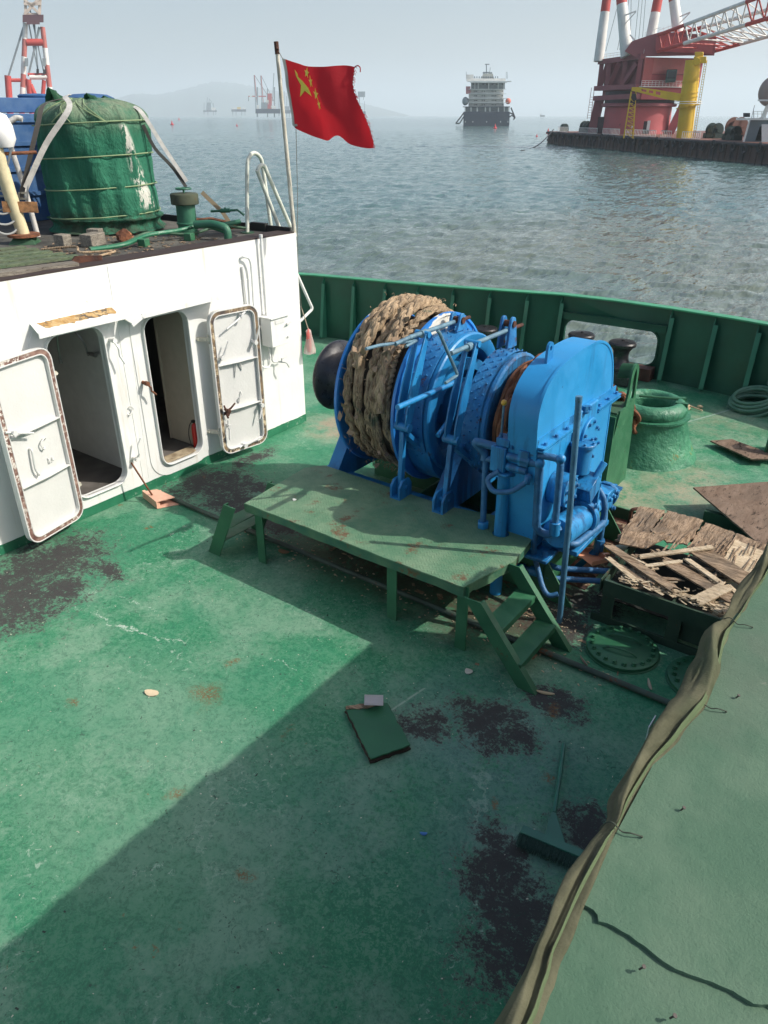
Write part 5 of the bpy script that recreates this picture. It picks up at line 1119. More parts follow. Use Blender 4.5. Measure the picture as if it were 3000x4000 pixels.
# plywood sheets to the right
def ply(pts, z0, z1, lab, amp=.004):
    mb = MB(); mb.prism(ragpoly(pts, .08, amp), lambda u, v, w: V(u, v, w + z0 + (z1 - z0) * (u - pts[0][0])), 0, .018)
    return tag(mb.build('plywood_sheet', M['ply']), lab, 'plywood')
ply([(-1.53, 7.60), (-.62, 6.55), (.4, 7.1), (-.35, 8.55)], .22, .30, 'large brown plywood sheet propped behind the broken hatch, cut by the right photo edge')
mb = MB(); mb.box(-1.3, .2, 7.2, 7.26, 0, .2); mb.box(-1.0, .3, 6.9, 6.96, 0, .2); tag(mb.build('plywood_trestle', M['green_dull']), 'low green bearer hidden under the large brown plywood sheet', 'bearer')
ply([(-1.83, 9.47), (-1.62, 9.66), (-1.12, 9.42), (-1.08, 9.22), (-1.16, 9.19), (-1.27, 9.12)], .05, .09, 'small brown board with a torn end lying past the large plywood sheet')
# ------------------------------------------------------------ hawse pipe
HX, HY = -2.46, 8.81
hw = thing('hawse_pipe', 'conical green hawse pipe with a thick rounded rim, its paint blistered', 'hawse pipe', (HX, HY, 0))
pm = paint('blistered_green', (.024, .155, .085), .5, .25, 3, alt=(.06, .24, .13), rust=.35, rs=3, rustc=(.22, .2, .03), bump=1, bs=14, bd=.02)
mb = MB(); mb.lathe([(.635, 0), (.52, .22), (.44, .48), (.45, .51)], (HX, HY, 0), seg=64); mb.build('cone', pm, hw)
mb = MB(); mb.lathe([(.44, .50), (.475, .50), (.475, .525), (.42, .53)], (HX, HY, 0), seg=64); mb.build('collar', pm, hw)
mb = MB(); pr = [(.42 + .0, .53), (.435, .58), (.415, .64), (.355, .685), (.29, .67), (.26, .61), (.255, .55), (.26, .2), (.25, -.02)]; pr = [(p.x, p.y) for p in catmull([(a, b, 0) for a, b in pr], 4)]
mb.lathe(pr, (HX, HY, 0), seg=64); mb.build('rim', pm, hw)
mb = MB(); mb.lathe([(.26, .25), (0, .25)], (HX, HY, 0), seg=32); mb.build('throat', plain('throat_dark', (.01, .012, .01), .9), hw)
for a in (38, 8):
    c = V(HX + .37 * math.cos(R(a)), HY + .37 * math.sin(R(a)), .64); m_ = Euler((0, 0, R(a))).to_matrix()
    mb = MB(); mb.prism([(-.09, .0), (.05, .0), (.05, -.06), (.015, -.06), (.015, -.02), (-.09, -.02)], lambda u, v, w: c + m_ @ V(u, w, v + .05), -.03, .03); mb.build('catch_plate', M['green'], hw)
# chain stopper
cs = thing('chain_stopper', 'green welded chain stopper with a curved guard plate between gear case and hawse pipe', 'chain stopper', (-2.45, 7.6, 0))
for x in (-2.78, -2.36):
    mb = MB(); mb.prism([(7.25, 0), (7.90, 0), (7.85, .62), (7.62, .98), (7.35, .98), (7.22, .62)], lambda u, v, w, x=x: V(x + w, u, v), 0, .018); mb.build('side_plate', M['green'], cs)
mb = MB(); mb.box(-2.76, -2.36, 7.25, 7.9, .60, .63); mb.box(-2.76, -2.36, 7.3, 7.7, .95, .97); mb.build('bed_plate', M['green_dull'], cs)
mb = MB(); mb.prism([(7.22, 0), (7.24, 0), (7.24, .95), (7.22, .95)], lambda u, v, w: V(-2.76 + w, u, v), 0, .42); mb.build('end_plate', M['green'], cs)
mb = MB(); ar = [(-2.36 + .0, 1)]
P_ = []
for k in range(15):
    a = R(180 - 180 * k / 14); P_.append((7.66 + .11 * math.cos(a), 1.28 + .13 * math.sin(a)))
P_ = [(7.50, .95), (7.55, 1.15)] + P_ + [(7.78, 1.1), (7.85, .6)]
inner = [(7.67 + (u - 7.67) * .75, 1.1 + (v - 1.1) * .86) for u, v in P_]
mb.prism(P_, lambda u, v, w: V(-2.36 + w, u, v), -.012, .012, holes=[[(7.60, 1.02), (7.62, 1.2), (7.63, 1.3), (7.67, 1.36), (7.71, 1.3), (7.73, 1.15), (7.72, 1.02)]]); mb.build('guard_plate', M['green'], cs)
mb = MB(); r0 = [mb.bm.verts.new((-2.372, u, v)) for u, v in P_[2:17]]; r1 = [mb.bm.verts.new((-2.50, u, v - .02)) for u, v in P_[2:17]]
for k in range(14): mb.face([r0[k], r0[k + 1], r1[k + 1], r1[k]])
bmesh.ops.solidify(mb.bm, geom=mb.bm.faces[:], thickness=.012); mb.build('guard_hood', M['green'], cs)
mb = MB(); mb.cyl((-2.36, 7.95, .98), (-1.98, 8.1, .98), .014, seg=8); mb.build('locking_bar', M['green'], cs)
# coils of hose and rope
def coil(nm, lab, cat, c, R0, r, turns, mat, seed=0, tilt=(0, 0), ell=1.0, wob=.03, stack=.6):
    rr_ = random.Random(seed); n = int(turns * 40); P = []
    for i in range(n + 1):
        a = 2 * math.pi * i / 40; R1 = R0 * (1 - .06 * (i / 40 % 3)) + wob * noise.noise(V(i * .05, seed, 0)) * 3
        x, y = R1 * math.cos(a), R1 * ell * math.sin(a); P.append(V(c[0] + x, c[1] + y, c[2] + r + r * stack * (i / 40) + tilt[0] * x + tilt[1] * y + abs(wob * noise.noise(V(i * .08, seed, 6)))))
    return P
P_ = coil('', '', '', (-1.72, 11.15, .02), .30, .026, 6.2, None, 2, ell=.85, stack=1.1, tilt=(.15, .35))
P_ += [V(-1.62, 11.4, .5), V(-1.52, 11.5, .9), V(-1.42, 11.48, 1.15), V(-1.4, 11.7, 1.0)]
mb = MB(); mb.tube(catmull(P_[::2], 2), .025, 9)
tag(mb.build('hose_coil', paint('hose_green', (.05, .17, .10), .45, .3, 4, alt=(.12, .22, .16), bump=.3)), 'coil of thick pale green hose against the bulwark at the right edge', 'hose')
mb = MB(); P_ = coil('', '', '', (-2.62, 10.60, .0), .19, .011, 4.2, None, 5, ell=.7, wob=.05, stack=.7); P_ += [V(-2.40, 10.9, .02), V(-2.32, 10.75, .02), V(-2.25, 10.66, .02), V(-2.22, 10.74, .02)]
mb.tube(catmull(P_[::3], 3), .011, 7); mb.sphere((-2.32, 10.78, .03), .03, (1.4, .8, .8), 10, 8)
tag(mb.build('rope_coil', paint('thin_rope', (.50, .38, .24), .85, .3, 12, bump=.8, bs=90)), 'small loose coil of thin tan knotted rope on the deck beyond the hawse pipe', 'rope')
br = thing('small_fairlead', 'green rounded bracket at the right photo edge beside the torn board', 'bracket', (-1.1, 9.6, 0))
mb = MB(); mb.prism([(9.40, 0), (9.42, .25), (9.50, .40), (9.62, .46), (9.76, .40), (9.84, .25), (9.86, 0)], lambda u, v, w: V(-1.19 + w, u, v), 0, .02, holes=[[(9.5, .06), (9.52, .25), (9.62, .34), (9.74, .25), (9.76, .06)]]); mb.build('side_plate', M['green'], br)
mb = MB(); mb.box(-1.17, -.7, 9.45, 9.8, .10, .12); mb.box(-1.17, -.7, 9.42, 9.44, 0, .28); mb.build('cross_plate', M['green_dull'], br)
# ------------------------------------------------------------ upper bulwark board in front of the camera
pa = thing('parapet', 'grey-green board-topped parapet of the upper deck, close to the camera', 'parapet', (.3, 2, 2.7))
PZ = 2.70; EX = -.174
def board_mat():
    t = NT('parapet_board'); n = t.noise(4, 5, .6)
    c = t.mix(t.ss(n, .35, .65), (.068, .135, .088), (.10, .165, .112))
    c = t.mix(t.ss(t.noise(1.6, 4, .6), .45, .65, 0, .6), c, (.115, .135, .105)); c = t.mix(t.ss(t.noise(150, 3, .8), .58, .72, 0, .5), c, (.03, .07, .045))
    c = t.mix(t.ss(t.noise(9, 6, .8), .66, .70, 0, .7), c, (.16, .18, .14))
    return t.fin(c, .8, 0, t.bump(t.math('ADD', t.noise(220, 4, .8), t.math('MULTIPLY', t.noise(20, 4), 2)), .8, .0022), spec=.2)
BM_ = board_mat()
crk = [(-.1745, .712), (-.163, .7145), (-.153, .7155), (-.146, .710), (-.141, .703), (-.121, .7085), (-.10, .709), (-.086, .707), (-.059, .702), (-.033, .700), (-.015, .704), (.002, .708), (.028, .715), (.06, .714), (.076, .725), (.16, .73), (1.4, .70)]
crk2 = []
for a, b in zip(crk, crk[1:]):
    n = max(1, int(math.dist(a, b) / .008)) if b[0] < .35 else 1
    for i in range(n): crk2.append((a[0] + (b[0] - a[0]) * i / n + random.uniform(-.001, .001), a[1] + (b[1] - a[1]) * i / n + random.uniform(-.0012, .0012)))
crk2.append(crk[-1])
mb = MB(); mb.prism(crk2 + [(1.4, 5.42), (EX - .0, 5.42)], lambda u, v, w: V(u, v, w), PZ - .0065, PZ); mb.build('top_board', BM_, pa, label='upper grey-green board with a cracked edge')
mb = MB(); mb.prism([(EX - .0, -1.2), (1.4, -1.2), (1.4, 1.0), (EX - .004, 1.0)], lambda u, v, w: V(u, v, w), PZ - .020, PZ - .0068); mb.build('lower_board', BM_, pa, label='lower greener board beyond the crack')
mb = MB(); mb.box(-.10, -.07, -1.2, 5.42, 0, PZ - .027); mb.box(-.10, 3.6, 5.39, 5.42, 0, PZ - .027); mb.build('wall_plate', M['green_dull'], pa)
mb = MB(); mb.box(EX + .002, EX + .03, -1.2, 5.5, PZ - .075, PZ - .027); mb.build('edge_strip', plain('edge_bright', (.05, .2, .07), .6), pa)
for x, y in ((-.102, 1.295), (-.107, .963), (-.072, .672), (-.02, .635)):
    mb = MB(); mb.cyl((x, y, PZ - .002), (x + .004, y, PZ + .008), .0014, seg=6); mb.cyl((x + .004, y, PZ + .008), (x + .0045, y, PZ + .0092), .003, seg=8); mb.build('nail', plain('nail_dark', (.05, .04, .035), .7), pa)
# rolled canvas hanging along the edge, tied at intervals
cv = thing('canvas_roll', 'twisted olive canvas awning roll tied along the left edge of the parapet', 'canvas', (-.2, 1.5, PZ))
ties = [.30, .860, 1.228, 1.537, 2.1, 2.8]
EDG = [(-.2, -.165), (.53, -.151), (.58, -.158), (.63, -.168), (.72, -.170), (.92, -.173), (1.015, -.173), (1.12, -.154), (1.235, -.139), (1.335, -.144), (1.45, -.156), (1.54, -.162), (1.65, -.158), (1.78, -.150), (3.6, -.160)]
LFT = [(-.2, -.198), (.52, -.196), (.63, -.200), (.745, -.207), (.82, -.205), (.877, -.197), (.93, -.209), (1.1, -.208), (1.2, -.203), (1.23, -.197), (1.28, -.195), (1.39, -.201), (1.47, -.213), (1.54, -.192), (1.6, -.189), (1.65, -.191), (1.85, -.19), (3.6, -.20)]
def tab(T_, y):
    for (a, b), (c, d) in zip(T_, T_[1:]):
        if y <= c: k = max(0, (y - a) / (c - a)); k = k * k * (3 - 2 * k); return b + (d - b) * k
    return T_[-1][1]
def canvas_mat():
    t = NT('canvas'); c = t.mix(t.ss(t.noise(7, 5, .7), .3, .7), (.125, .13, .082), (.23, .225, .145))
    c = t.mix(t.ss(t.noise(3, 4, .6), .55, .68, 0, .5), c, (.085, .13, .07))
    return t.fin(c, .9, 0, t.bump(t.math('ADD', t.noise(260, 2, .6), t.math('MULTIPLY', t.noise(14, 5, .7), 3)), .5, .002), spec=.15)
CM_ = canvas_mat()
def squeeze(y):
    d = min(abs(y - t_) for t_ in ties); return .45 + .55 * min(1, d / .12) ** .7
def fold(layer):
    def fn(u, v):
        y = -.1 + 3.6 * v; s_ = squeeze(y); a = R(-35 + 250 * u) ; ph = layer * 2.1
        wr = (tab(EDG, y) - tab(LFT, y)) * .5 * (1.02 - .22 * layer)
        rp = .0055 * (1 - abs(math.sin(u * 7 + y * 7 * (1 if layer else -1) + ph)) * 2) + .009 * noise.noise(V(u * 3.2, y * 5.6, layer * 5)) + .0025 * noise.noise(V(u * 9, y * 15, layer * 5 + 2))
        cx = (tab(EDG, y) + tab(LFT, y)) * .5 + layer * .003; cz = PZ - .012 - layer * .003
        r_ = wr + rp * (.4 + .6 * s_)
        return V(cx + r_ * 1.0 * math.cos(a), y, cz + r_ * 1.15 * math.sin(a))
    return fn
for L in (0, 1):
    mb = MB(); smoothgrid(fold(L), 46, 300, mb); bmesh.ops.solidify(mb.bm, geom=mb.bm.faces[:], thickness=.0018); mb.build('canvas_fold', CM_, cv, sharp=180)
mb = MB()
def hem(u, v):
    y = -.1 + 3.6 * v; s_ = squeeze(y); tw = noise.noise(V(y * 1.9, 3, 3)) * .9
    a = R(52 + 26 * tw); r_ = (tab(EDG, y) - tab(LFT, y)) * .5 + .0035 + .002 * noise.noise(V(y * 8, 2, 2)); w_ = .006
    cx = (tab(EDG, y) + tab(LFT, y)) * .5; cz = PZ - .012
    return V(cx + r_ * math.cos(a + (u - .5) * .5) + (u - .5) * w_, y, cz + r_ * 1.15 * math.sin(a + (u - .5) * .5))
smoothgrid(hem, 6, 300, mb); bmesh.ops.solidify(mb.bm, geom=mb.bm.faces[:], thickness=-.003); mb.build('hem_strip', plain('hem', (.16, .22, .11), .85), cv, sharp=180)
for i, y in enumerate(ties[:5]):
    mb = MB(); s_ = .5
    lx, rx = tab(LFT, y), tab(EDG, y); P_ = [(lx - .003, y - .003, PZ - .03), (lx, y, PZ - .002), ((lx + rx) / 2, y, PZ + .016), (rx + .004, y + .001, PZ + .006), (rx + .018, y + .004, PZ + .009), (rx + .032, y + .012, PZ + .004)]
    mb.tube(catmull(P_, 6), .0012, 6); mb.sphere((rx + .0325, y + .0125, PZ + .003), .0022, seg=8, rings=6); mb.build('tie_cord', plain('cord', (.035, .045, .03), .8), cv)
mb = MB(); mb.box(-.219, -.217, 1.15, 1.19, PZ - .12, PZ - .03); tag(mb.build('white_card', plain('card', (.55, .58, .6), .5)), 'sliver of a pale sheet sticking out from behind the canvas roll', 'sheet')
# ------------------------------------------------------------ things on the deckhouse roof
RZ = 2.427
tk = thing('tarpaulin_tank', 'water tank wrapped in faded green tarpaulin and lashed with thin cords on the deckhouse roof', 'tank', (-8.78, 6.03, RZ))
TX, TY = -8.78, 6.03
def tarp_mat():
    t = NT('tarpaulin'); sx = t.n('ShaderNodeSeparateXYZ'); t.l(t.co, sx.inputs[0])
    st = t.vm('MULTIPLY', t.co, (3, 3, .8)); n = t.noise(1.4, 6, .65, .5, co=st)
    c = t.mix(t.ss(n, .3, .7), (.022, .125, .076), (.04, .185, .112))
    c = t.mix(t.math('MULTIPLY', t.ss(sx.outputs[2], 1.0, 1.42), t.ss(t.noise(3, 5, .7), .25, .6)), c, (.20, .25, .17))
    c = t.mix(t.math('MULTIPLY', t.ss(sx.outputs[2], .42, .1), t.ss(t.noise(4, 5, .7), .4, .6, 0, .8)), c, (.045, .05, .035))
    # cream lining showing where the tarp has worn through, a streak down its right side
    d = t.vm('SUBTRACT', t.co, (.63, -.05, 0)); sd = t.n('ShaderNodeSeparateXYZ'); t.l(d, sd.inputs[0])
    lat = t.math('ABSOLUTE', t.math('SUBTRACT', sd.outputs[1], t.math('MULTIPLY', t.math('SUBTRACT', 1.2, sx.outputs[2]), .22)))
    wid = t.ss(sx.outputs[2], .25, 1.15, .20, .06)
    m = t.math('MULTIPLY', t.ss(t.math('DIVIDE', lat, wid), .2, 1.1, 1, 0), t.ss(t.noise(5.5, 6, .75, co=t.vm('MULTIPLY', t.co, (1, 1, .5))), .51, .54))
    m = t.math('MULTIPLY', m, t.ss(sx.outputs[0], .2, .35)); m = t.math('MULTIPLY', m, t.ss(sx.outputs[2], .24, .3)); m = t.math('MULTIPLY', m, t.ss(sx.outputs[2], 1.2, 1.15))
    c = t.mix(m, c, (.60, .60, .53))
    return t.fin(c, .85, 0, t.bump(t.math('ADD', t.noise(1.2, 7, .7, .8, co=t.vm('MULTIPLY', t.co, (4, 4, 1.2))), t.math('MULTIPLY', t.noise(7, 4, .6, 1.5), .35)), 1, .07), spec=.15)
def tank_r(z):
    h = z - RZ
    if h < .18: return .74 - .10 * math.sin(h / .18 * 3.14)
    if h < 1.12: return .665 - .03 * (h - .18)
    q = min(1, (h - 1.12) / .33); return .637 * math.sqrt(max(0, 1 - q ** 3.2)) + .0
def tfn(u, v):
    a = u * 2 * math.pi; z = RZ + .02 + 1.42 * (v ** .9) ; r = tank_r(z)
    w = noise.noise(V(math.cos(a) * 3.2, math.sin(a) * 3.2, z * .7)); w2 = noise.noise(V(math.cos(a) * 8 + z * 1.5, math.sin(a) * 8, z * 1.2))
    w3 = noise.noise(V(a * 1.6 + z * 1.1, z * .9, 2)); r += (.05 * w + .022 * w2 + .05 * w3 - .03 * abs(noise.noise(V(a * 2.2 - z * 1.5, z * .5, 8)))) * min(1, r * 2); 
    for zc in (3.62, 3.27, 2.93, 2.62): r -= .012 * math.exp(-((z - zc) / .03) ** 2) * min(1, r * 2)
    if z < 2.62: r += .05 * abs(math.sin(a * 9 + 2 * w)) * (2.62 - z) * 3
    return V(TX + r * math.cos(a), TY + r * math.sin(a), z + .04 * w * (v > .8))
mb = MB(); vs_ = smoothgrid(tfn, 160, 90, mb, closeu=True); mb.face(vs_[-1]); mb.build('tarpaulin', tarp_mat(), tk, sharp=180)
cordm = plain('thin_cord', (.22, .30, .16), .8)
for zc in (3.62, 3.27, 2.93, 2.62):
    P_ = [V(TX + (tank_r(zc) + .012 + .02 * noise.noise(V(math.cos(a) * 3.2, math.sin(a) * 3.2, zc * .7)) * 2) * math.cos(a), TY + (tank_r(zc) + .012 + .04 * noise.noise(V(math.cos(a) * 3.2, math.sin(a) * 3.2, zc * .7))) * math.sin(a), zc + .03 * math.sin(a + 1)) for a in [2 * math.pi * i / 60 for i in range(60)]]
    mb = MB(); mb.tube(P_, .008, 5, closed=True); mb.build('cord', cordm, tk)
for a0, a1 in ((-75, -20), (-55, -95), (-20, -55)):
    P_ = []
    for i in range(9):
        t_ = i / 8; a = R(a0 + (a1 - a0) * t_); z = 3.86 - .24 * abs(2 * t_ - 1) ** 1.0 if a0 != -20 else 3.62 + .22 * t_; r = tank_r(z) + .02
        P_.append(V(TX + r * math.cos(a), TY + r * math.sin(a), z + .01))
    mb = MB(); mb.tube(catmull(P_, 4), .007, 5); mb.build('cord', cordm, tk)
for dx, dy, h in ((-.25, -.25, .16), (.18, -.05, .10), (.0, .3, .08)):
    mb = MB(); smoothgrid(lambda u, v: V(TX + dx + .22 * (u - .5) + .05 * math.sin(v * 6), TY + dy + .18 * (v - .5), 3.82 + h * math.sin(u * 3.14) * (1 - v * .5) + .03 * noise.noise(V(u * 6, v * 6, dx))), 10, 8, mb); bmesh.ops.solidify(mb.bm, geom=mb.bm.faces[:], thickness=.004); mb.build('loose_flap', plain('tarp_flap', (.03, .13, .06), .6), tk)
M['bluetank'] = paint('blue_tank', (.02, .085, .24), .5, .25, 2, alt=(.07, .15, .28), bump=.2, bs=15)
bt_ = thing('blue_tank', 'big square-shouldered blue plastic tank behind the tarpaulin tank at the left edge', 'tank', (-10.4, 6.0, RZ))
mb = MB(); mb.prism(rrect(-11.4, -10.2, 5.1, 6.7, .2), lambda u, v, w: V(u, v, w), RZ, 3.72); mb.prism(rrect(-11.3, -10.3, 5.2, 6.6, .2), lambda u, v, w: V(u, v, w), 3.73, 3.90); mb.build('body', M['bluetank'], bt_, bevel=.05)
for z in (2.75, 3.05, 3.35, 3.62): mb = MB(); mb.prism(rrect(-11.43, -10.17, 5.07, 6.73, .2), lambda u, v, w: V(u, v, w), z, z + .05, holes=[rrect(-11.39, -10.21, 5.11, 6.69, .18)]); mb.build('rib', M['bluetank'], bt_)
mb = MB(); mb.lathe([(.0, .0), (.22, 0), (.23, .03), (.2, .05), (0, .06)], (-10.55, 6.45, 3.90), seg=30); mb.build('lid', M['bluetank'], bt_)
b2 = thing('blue_barrel', 'blue plastic tank top showing above the tarpaulin tank', 'tank', (-9.75, 6.65, RZ))
mb = MB(); mb.lathe([(0, 0), (.26, 0), (.28, .05), (.27, 1.35), (.26, 1.49), (0, 1.495)], (-9.60, 6.62, RZ), seg=48); mb.build('body', M['bluetank'], b2)
mb = MB(); mb.lathe([(0, .0), (.30, 0), (.31, .03), (.22, .07), (0, .085)], (-9.60, 6.62, RZ + 1.44), seg=40); mb.build('lid', M['bluetank'], b2)
# lashing straps
M['web'] = paint('webbing', (.50, .49, .46), .85, .2, 10, alt=(.62, .6, .56), bump=.8, bs=120)
def ribbon(mb, pts, w, side, th=.006):
    P = [Vector(p) for p in pts]; side = Vector(side).normalized(); rs = []
    for i, p in enumerate(P):
        t_ = (P[min(i + 1, len(P) - 1)] - P[max(i - 1, 0)]).normalized(); u = (side - t_ * side.dot(t_)).normalized(); n_ = t_.cross(u)
        rs.append([mb.bm.verts.new(p + u * (w / 2 * a) + n_ * (th / 2 * b)) for a, b in ((-1, -1), (1, -1), (1, 1), (-1, 1))])
    mb.loft(rs)
sl = thing('left_lashing_strap', 'wide pale lashing strap with a ratchet, from the tank top down to the cream davit', 'strap', (-8.5, 5.0, 2.9))
mb = MB(); ribbon(mb, catmull([(-8.72, 5.75, 3.90), (-8.42, 5.50, 3.88), (-8.24, 5.40, 3.76), (-8.42, 5.16, 3.42), (-8.60, 4.92, 2.98)], 6), .058, (.5, .8, .3)); mb.build('webbing', M['web'], sl)
mb = MB(); ribbon(mb, catmull([(-8.75, 5.65, 3.86), (-8.55, 5.30, 3.80), (-8.50, 5.15, 3.6), (-8.62, 4.96, 3.1), (-8.66, 4.86, 2.86)], 6), .05, (.5, .8, .3)); mb.build('under_webbing', plain('web_dark', (.07, .065, .06), .9), sl)
mb = MB(); c = V(-8.62, 4.90, 2.93); mb.obox(c, (.07, .02, .02), (0, R(0), R(50))); mb.obox(c - V(.02, .03, .06), (.09, .02, .02), (0, 0, R(50)))
for s_ in (-1, 1): mb.bar(c + V(.03, .04, .03) * s_ + V(0, 0, .04), c + V(.03, .04, .0) * s_ - V(.03, .04, .16), .012, .02)
mb.build('ratchet', M['steel'], sl)
sr = thing('right_lashing_strap', 'wide pale lashing strap running from the tank shoulder down to the green vent', 'strap', (-8.0, 6.5, 2.9))
mb = MB(); ribbon(mb, catmull([(-8.4, 6.35, 3.80), (-8.19, 6.33, 3.72), (-8.03, 6.46, 3.35), (-7.86, 6.60, 2.98)], 6), .046, (.5, .8, .2)); mb.build('webbing', M['web'], sr)
mb = MB(); ribbon(mb, catmull([(-8.22, 6.34, 3.6), (-8.16, 6.42, 3.35), (-8.0, 6.52, 3.14), (-7.86, 6.58, 2.92)], 6), .04, (.5, .8, .2)); mb.build('under_webbing', plain('web_dark2', (.05, .05, .045), .9), sr)
mb = MB(); ribbon(mb, [(-7.72, 6.70, 2.86), (-7.6, 6.9, 2.62), (-7.55, 6.98, 2.46)], .05, (.5, .8, .2)); mb.build('tail_webbing', plain('web_tan', (.25, .2, .13), .9), sr)
# vent
vt = thing('roof_vent', 'green mushroom-capped pipe vent standing on the deckhouse roof', 'vent', (-7.47, 6.21, RZ))
vm_ = paint('vent_green', (.02, .13, .075), .5, .3, 4, alt=(.05, .17, .10), rust=.2, rs=6, bump=.5)
mb = MB(); mb.cyl((-7.47, 6.21, RZ), (-7.47, 6.21, 2.79), .112, seg=32); mb.build('pipe', vm_, vt)
mb = MB(); mb.lathe([(.112, 2.55), (.125, 2.56), (.125, 2.575), (.112, 2.58)], (-7.47, 6.21, 0), seg=32); mb.build('band', vm_, vt)
mb = MB(); mb.lathe([(.10, 2.775), (.16, 2.775), (.162, 2.88), (.155, 2.895), (0, 2.90)], (-7.47, 6.21, 0), seg=36); mb.build('cap', paint('vent_cap', (.05, .06, .035), .8, .4, 6, rust=.4, rs=6, bump=.8), vt, bevel=.006)
mb = MB(); mb.torus((-7.47, 6.21, 2.945), (0, 0, 1), .085, .010, 24, 8); mb.cyl((-7.47, 6.21, 2.89), (-7.47, 6.21, 2.945), .012, seg=8); mb.bar((-7.555, 6.21, 2.945), (-7.385, 6.21, 2.945), .012, .012); mb.build('handwheel', vm_, vt)
# davit with a white lamp head
dv = thing('davit_post', 'cream-painted leaning davit post with rust streaks and a white plastic head', 'davit', (-8.49, 4.72, RZ))
cr_ = paint('cream_paint', (.60, .53, .33), .5, .2, 5, rust=.3, rs=6, rustc=(.35, .14, .03), bump=.4)
mb = MB(); mb.tube([(-8.485, 4.712, 2.52), (-8.49, 4.66, 2.95), (-8.50, 4.62, 3.40)], lambda t_: .068 + .004 * t_, 18); mb.build('post', cr_, dv)
mb = MB(); mb.cyl((-8.485, 4.712, 2.50), (-8.485, 4.712, 2.53), .17, seg=24); mb.build('base_disc', M['rust'], dv)
mb = MB(); mb.lathe([(.20, 0), (.12, .075)], (-8.485, 4.712, RZ), seg=4); mb.build('base_box', M['green_dull'], dv)
mb = MB(); c, s2 = V(-8.36, 4.78, 2.80), V(.5, .86, 0).normalized(); mb.bar(V(-8.52, 4.56, 2.82), V(-8.33, 4.86, 2.80), .03, .11); mb.build('clamp_plate', paint('clamp_rust', (.17, .09, .045), .85, .5, 14, alt=(.4, .2, .08), bump=.8), dv)
mb = MB(); mb.lathe([(0, 0), (.09, .0), (.13, .08), (.13, .2), (.09, .30), (0, .34)], (-8.47, 4.70, 3.40), seg=24); mb.jitter(.015, 5, 2); mb.build('lamp_head', plain('white_plastic', (.78, .78, .76), .35), dv)
mb = MB(); mb.bar((-8.55, 4.58, 3.70), (-8.44, 4.76, 3.66), .03, .012); mb.bar((-8.47, 4.68, 3.20), (-8.41, 4.80, 3.50), .06, .02); mb.build('bracket', M['steel'], dv)
mb = MB(); mb.cyl((-8.52, 4.55, 3.335), (-8.34, 4.98, 3.345), .018, seg=8); mb.build('cross_rod', M['rust'], dv)
for k, (dz, r) in enumerate(((2.86, .12), (2.78, .15), (2.66, .13))):
    mb = MB(); mb.torus((-8.55, 4.57, dz), (.8, -.5, .3), r, .012, 24, 6); mb.build('cable_loop', plain('cable_grey', (.35, .36, .34), .6), dv)
# white standing pipe
mb = MB(); mb.tube(rounded([(-8.80, 5.06, RZ), (-8.86, 5.06, 2.9), (-8.98, 5.03, 3.60), (-8.90, 5.16, 3.68), (-8.86, 5.2, 3.66)], .06), .03, 10); tag(mb.build('white_standpipe', M['web']), 'thin white plastic standpipe with an elbow left of the tarpaulin tank', 'pipe')
# hoops
M['hoopw'] = paint('hoop_white', (.58, .60, .52), .45, .2, 8, rust=.3, rs=12, bump=.4)
for lab, P_ in (('taller white tube handrail hoop at the roof corner', [(-7.07, 6.79, RZ), (-7.07, 6.87, 3.12), (-7.07, 6.93, 3.27), (-7.07, 7.02, 3.30), (-7.07, 7.11, 3.24), (-7.07, 7.14, 3.10), (-7.06, 7.20, RZ)]),
                ('shorter slanting white tube handrail hoop nearest the flagpole', [(-6.80, 7.10, RZ), (-6.84, 6.84, 3.06), (-6.84, 6.82, 3.13), (-6.84, 6.87, 3.18), (-6.84, 6.94, 3.16), (-6.84, 6.98, 3.08), (-6.83, 7.33, RZ)])):
    h_ = thing('handrail_hoop', lab, 'handrail', P_[0], 'white handrail hoops at the roof corner'); mb = MB(); mb.tube(catmull(P_, 6), .024, 12); mb.build('tube', M['hoopw'], h_)
    mb = MB(); mb.cyl(V(*P_[0]) - V(0, 0, .003), V(*P_[0]) + V(0, 0, .012), .08, seg=14); mb.build('foot_flange', M['green_dull'], h_)
# flagpole, halyard, flag
fp = thing('flagpole', 'weathered cream flagpole with flaking rust at the roof corner', 'flagpole', (-6.59, 7.118, RZ))
mb = MB(); mb.tube([(-6.59, 7.118, RZ - .04), (-6.65, 7.118, 3.4), (-6.705, 7.118, 4.33)], lambda t_: .027 - .005 * t_, 12); mb.build('pole', paint('pole_cream', (.50, .46, .36), .6, .3, 8, alt=(.62, .6, .52), rust=.45, rs=5, rustc=(.14, .08, .04), bump=.6), fp)
mb = MB(); mb.cyl((-6.704, 7.118, 4.30), (-6.712, 7.118, 4.42), .026, seg=10); mb.cyl((-6.69, 7.10, 4.36), (-6.66, 7.08, 4.34), .012, seg=8); mb.build('truck', M['rust_dark'], fp)
mb = MB(); mb.tube(catmull([(-6.685, 7.118, 4.33), (-6.61, 7.10, 4.25)], 3), .004, 5); mb.tube([(-6.50, 7.14, 3.56), (-6.535, 7.15, 2.9), (-6.57, 7.15, 2.44)], .004, 5); mb.tube([(-6.57, 7.15, 2.44), (-6.55, 7.1, 1.9), (-6.5, 7.09, 1.4)], .003, 5); tag(mb.build('halyard', plain('halyard', (.16, .15, .12), .8)), 'thin dark halyard line hanging from the flag down past the deckhouse corner', 'rope')
fl = thing('red_flag', 'tattered red flag with five yellow stars flying from the flagpole', 'flag', (-6.6, 7.13, 4.25))
top = [(-6.60, 4.250), (-6.40, 4.205), (-6.20, 4.168), (-5.967, 4.155), (-5.75, 4.165), (-5.60, 4.148)]
